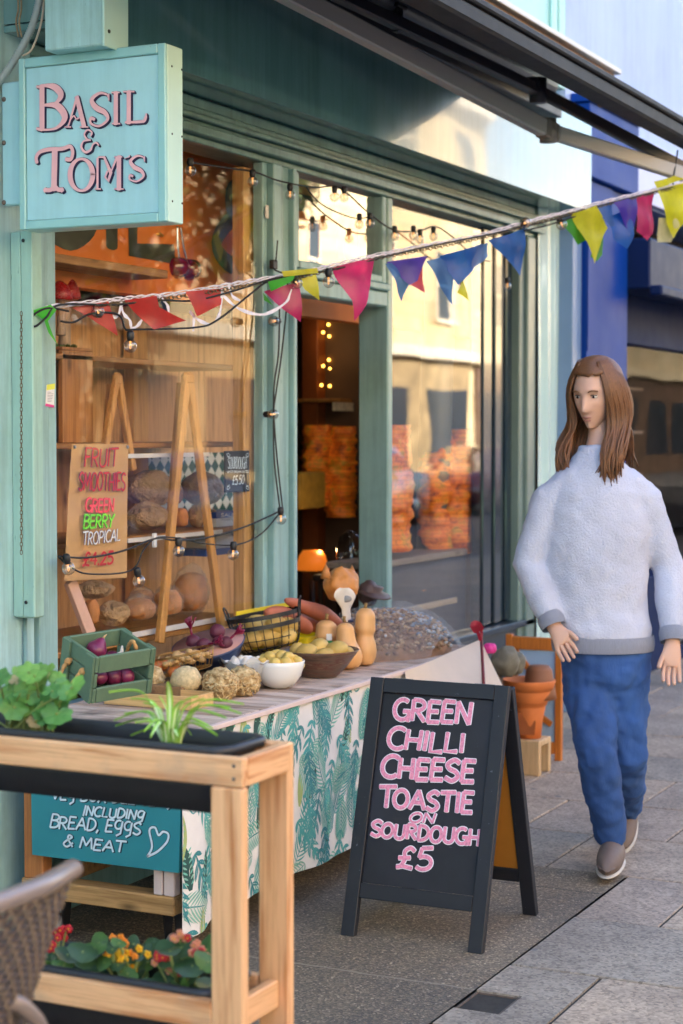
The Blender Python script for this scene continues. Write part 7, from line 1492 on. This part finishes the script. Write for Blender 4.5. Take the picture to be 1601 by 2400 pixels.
bpy.context.view_layer.update(); dg_ = bpy.context.evaluated_depsgraph_get(); dg_.update(); be = body.evaluated_get(dg_); bm_ = be.to_mesh()
o_ = parent_loc(per); hv = [p-o_ for p in hd.v]; nv = len(bm_.vertices); pass
vs_ = [v_.co.copy() for v_ in bm_.vertices]+hv; fs_ = [list(p.vertices) for p in bm_.polygons]+[[nv+i for i in f] for f in hd.f]; be.to_mesh_clear()
bpy.data.objects.remove(body); me_ = bpy.data.meshes.new('body'); me_.from_pydata(vs_, [], fs_); me_.materials.append(SK)
body = bpy.data.objects.new('body', me_); sc.collection.objects.link(body); body.parent = per
for p_ in me_.polygons: p_.use_smooth = True
LIP = M('lip', 'b0766a', .5); EYW, IRI = M('eye_white', 'c9c4bd', .3), M('iris_brown', '33201a', .2)
q = MB(); q.blob(at_face(0, -.0935, -.0605), (.018, .0045, .0036), FR, 0, 1, 3); q.blob(at_face(0, -.0915, -.0720), (.015, .0045, .0042), FR, 0, 1, 3); q.build('lips', LIP, per)
for s_ in (-1, 1):
    e_ = MB().blob(at_face(.031*s_, -.0745, .012), (.0115, .0105, .0062), FR, 0, 1, 3).build('eye', EYW, per)
    MB().blob(at_face(.031*s_, -.0835, .012), (.0052, .0025, .0055), FR, 0, 1, 2).build('iris', IRI, e_)
    MB().tube(crom([at_face(.017*s_, -.0925, .031), at_face(.032*s_, -.0915, .0365), at_face(.049*s_, -.080, .031)], 4), .0028, 6).build('eyebrow', HAI, per)
    MB().tube(crom([at_face(.019*s_, -.083, .0165), at_face(.031*s_, -.0855, .0195), at_face(.043*s_, -.079, .0155)], 4), .0016, 5).build('eyelash', M('lash', '2a1c16', .5) if s_ < 0 else bpy.data.materials['lash'], per)
# hair: cap and long falls over the shoulders
q = MB()
def hf(p, q_):
    if p.y < -.25 and p.z < .45: q_.y = max(q_.y, -.02)
    return q_
q.blob(at_face(0, .018, .03), (.098, .104, .108), FR, .03, 3, 4, 1, hf); q.build('hair', HAI, per)
q = MB()
rg = random.Random(9)
for i in range(420):
    a = rg.uniform(-1.25, 1.25)*math.pi*.62; x0, y0_ = math.sin(a)*.085, .01+math.cos(a)*.085
    if abs(x0) < .05 and y0_ < 0: continue
    top = at_face(x0*.6, y0_*.5, .125); m1 = at_face(x0*1.22, y0_*1.15, .03); m2 = at_face(x0*1.25+rg.uniform(-.012, .012), y0_*1.15-.0*1, -.09); m3 = at_face(x0*1.3+rg.uniform(-.02, .02), y0_*1.05-(.10 if abs(x0) > .05 else -.02), -.19+rg.uniform(-.01, .02)); m4 = at_face(x0*1.1+rg.uniform(-.03, .03), y0_*1.0-(.13 if abs(x0) > .05 else -.03), -.27+rg.uniform(-.04, .03))
    q.tube(crom([top, m1, m2, m3, m4], 4), [.0045, .005, .0055, .0055, .0055, .0055, .0055, .0055, .0055, .0055, .005, .005, .0045, .004, .003, .002, .001], 5)
q.build('long_hair', HAI, per)
# sweater and jeans: shells a little larger than the body, joined by voxel remesh
def shell(name, mat, rings_list, vox, disp=.0):
    q = MB()
    for rings in rings_list:
        n = 24; vs = []; 
        for c, rx, ry, ax in rings:
            ax = V(ax).normalized(); a = (fwd-ax*ax.dot(fwd)).normalized() if rx == ry else (sd-ax*ax.dot(sd)).normalized(); b_ = ax.cross(a)
            for i in range(n): g = 2*math.pi*i/n; vs.append(V(c)+a*(rx*math.cos(g))+b_*(ry*math.sin(g)))
        k_ = len(rings); q.add(vs, [[i*n+jj_, i*n+(jj_+1) % n, (i+1)*n+(jj_+1) % n, (i+1)*n+jj_] for i in range(k_-1) for jj_ in range(n)]+[list(range(n))[::-1], [(k_-1)*n+jj_ for jj_ in range(n)]])
    ob = q.build(name, mat, per); r = ob.modifiers.new('join', 'REMESH'); r.mode = 'VOXEL'; r.voxel_size = vox; r.use_smooth_shade = True
    sm = ob.modifiers.new('smooth', 'SMOOTH'); sm.iterations = 6; sm.factor = .5
    tx = bpy.data.textures.new(name+'_folds', 'CLOUDS'); tx.noise_scale = .06; dm = ob.modifiers.new('folds', 'DISPLACE'); dm.texture = tx; dm.strength = disp; dm.mid_level = .5; dm.texture_coords = 'LOCAL'; return ob
P = lambda k: J[k][0]
zu = V((0, 0, 1))
def limb(pts, rs):
    out = []
    for i, p in enumerate(pts):
        t_ = pts[min(i+1, len(pts)-1)]-pts[max(i-1, 0)]; out.append((p, rs[i][0] if isinstance(rs[i], tuple) else rs[i], rs[i][1] if isinstance(rs[i], tuple) else rs[i], t_))
    return out
bottom = pp_(1384, 1478); 
torso = [(bottom, .175, .135, zu), (pp_(1380, 1440), .182, .14, zu), (P('waist'), .18, .13, zu), (pp_(1369, 1310), .185, .135, zu), (P('chest'), .195, .135, zu), (pp_(1368, 1130), .185, .115, zu), (pp_(1368, 1086), .145, .09, zu), (pp_(1368, 1060), .095, .075, zu), (pp_(1367, 1036), .066, .064, zu), (pp_(1367, 1022), .062, .060, zu)]
def arm(s_, e_, w_): return limb([P(s_)+(P('chest')-P(s_))*.55+V((0, 0, .05)), P(s_)+(P('chest')-P(s_))*.10-V((0, 0, .012)), P(s_).lerp(P(e_), .25), P(s_).lerp(P(e_), .6), P(e_), P(e_).lerp(P(w_), .5), P(e_).lerp(P(w_), .96)], [.055, .070, .068, .062, .058, .052, .040])
shell('sweater', SWE, [torso, arm('shl', 'ell', 'wrl'), arm('shr', 'elr', 'wrr')], .010, .014)
pel = [(pp_(1384, 1440), .155, .12, zu), (pp_(1389, 1500), .162, .13, zu), (pp_(1390, 1560), .155, .125, zu), (pp_(1390, 1590), .10, .09, zu)]
def leg(h_, k_, a_): return limb([P(h_)+V((0, 0, .06)), P(h_)-V((0, 0, .04)), P(h_).lerp(P(k_), .55), P(k_), P(k_).lerp(P(a_), .4), P(k_).lerp(P(a_), .94)], [.085, .094, .082, .070, .068, .056])
shell('jeans', JEA, [pel, leg('hpl', 'knl', 'anl'), leg('hpr', 'knr', 'anr')], .010, .028)
SOLE = M('shoe_sole', 'b9b0a6', .6, .1)
for a_, t_ in (('anl', 'tol'), ('anr', 'tor')):
    A, Tt = P(a_), P(t_); d = (Tt-A).normalized(); up_ = (V((0, 0, 1))-d*d.z).normalized(); sd2 = d.cross(up_); rm = Matrix((d, -sd2, up_)).transposed()
    c0 = A.lerp(Tt, .48)-up_*.012
    def sfn(p, q_): k = max(0, -p.x); q_.z = q_.z*(1+.45*k) if p.z > 0 else max(q_.z, -.028); q_.z -= .012*max(0, p.x)*(p.z > 0); return q_
    sh_ = MB().blob(c0, (.145, .047, .052), rm, .02, 3, 4, 3, sfn).build('shoe', SHO, per)
    q = MB(); q.blob(c0-up_*.030, (.148, .049, .014), rm, 0, 1, 3, 0, lambda p, q_: V((q_.x, q_.y, q_.z*.8))); q.build('sole', SOLE, sh_)
RIB = M('sweater_rib', 'b4b7c8', .9, .12, 8, .9, 200, stretch=(60, 60, 1), bd=.01)
def hem(c, rx, ry, ax, h_):
    ax = V(ax).normalized(); a = (sd-ax*ax.dot(sd)).normalized(); b_ = ax.cross(a); q = MB(); n = 40
    q.sheet(lambda u, v: V(c)+a*((rx+.004*math.sin(v*math.pi))*math.cos(2*math.pi*u))+b_*((ry+.004*math.sin(v*math.pi))*math.sin(2*math.pi*u))+ax*(h_*(v-.5)), n, 4); q.build('ribbed_hem', RIB, per, fix=False)
hem(pp_(1384, 1474), .180, .140, zu, .055)
for e_, w_ in (('ell', 'wrl'), ('elr', 'wrr')): d = P(w_)-P(e_); hem(P(e_).lerp(P(w_), .90), .044, .044, d, .05)
def lamp(parent, p, pw, r_=.02):
    l_ = bpy.data.lights.new('lamp_light', 'POINT'); l_.energy = pw; l_.color = (1, .62, .28); l_.shadow_soft_size = r_; o2 = bpy.data.objects.new('lamp_light', l_); sc.collection.objects.link(o2); o2.parent = parent; o2.location = V(p)-parent.location
lamp(gl, (gl.location.x, 4.15, .95), .2); lamp(fl2, dP(752, 780, 4.5), .14)
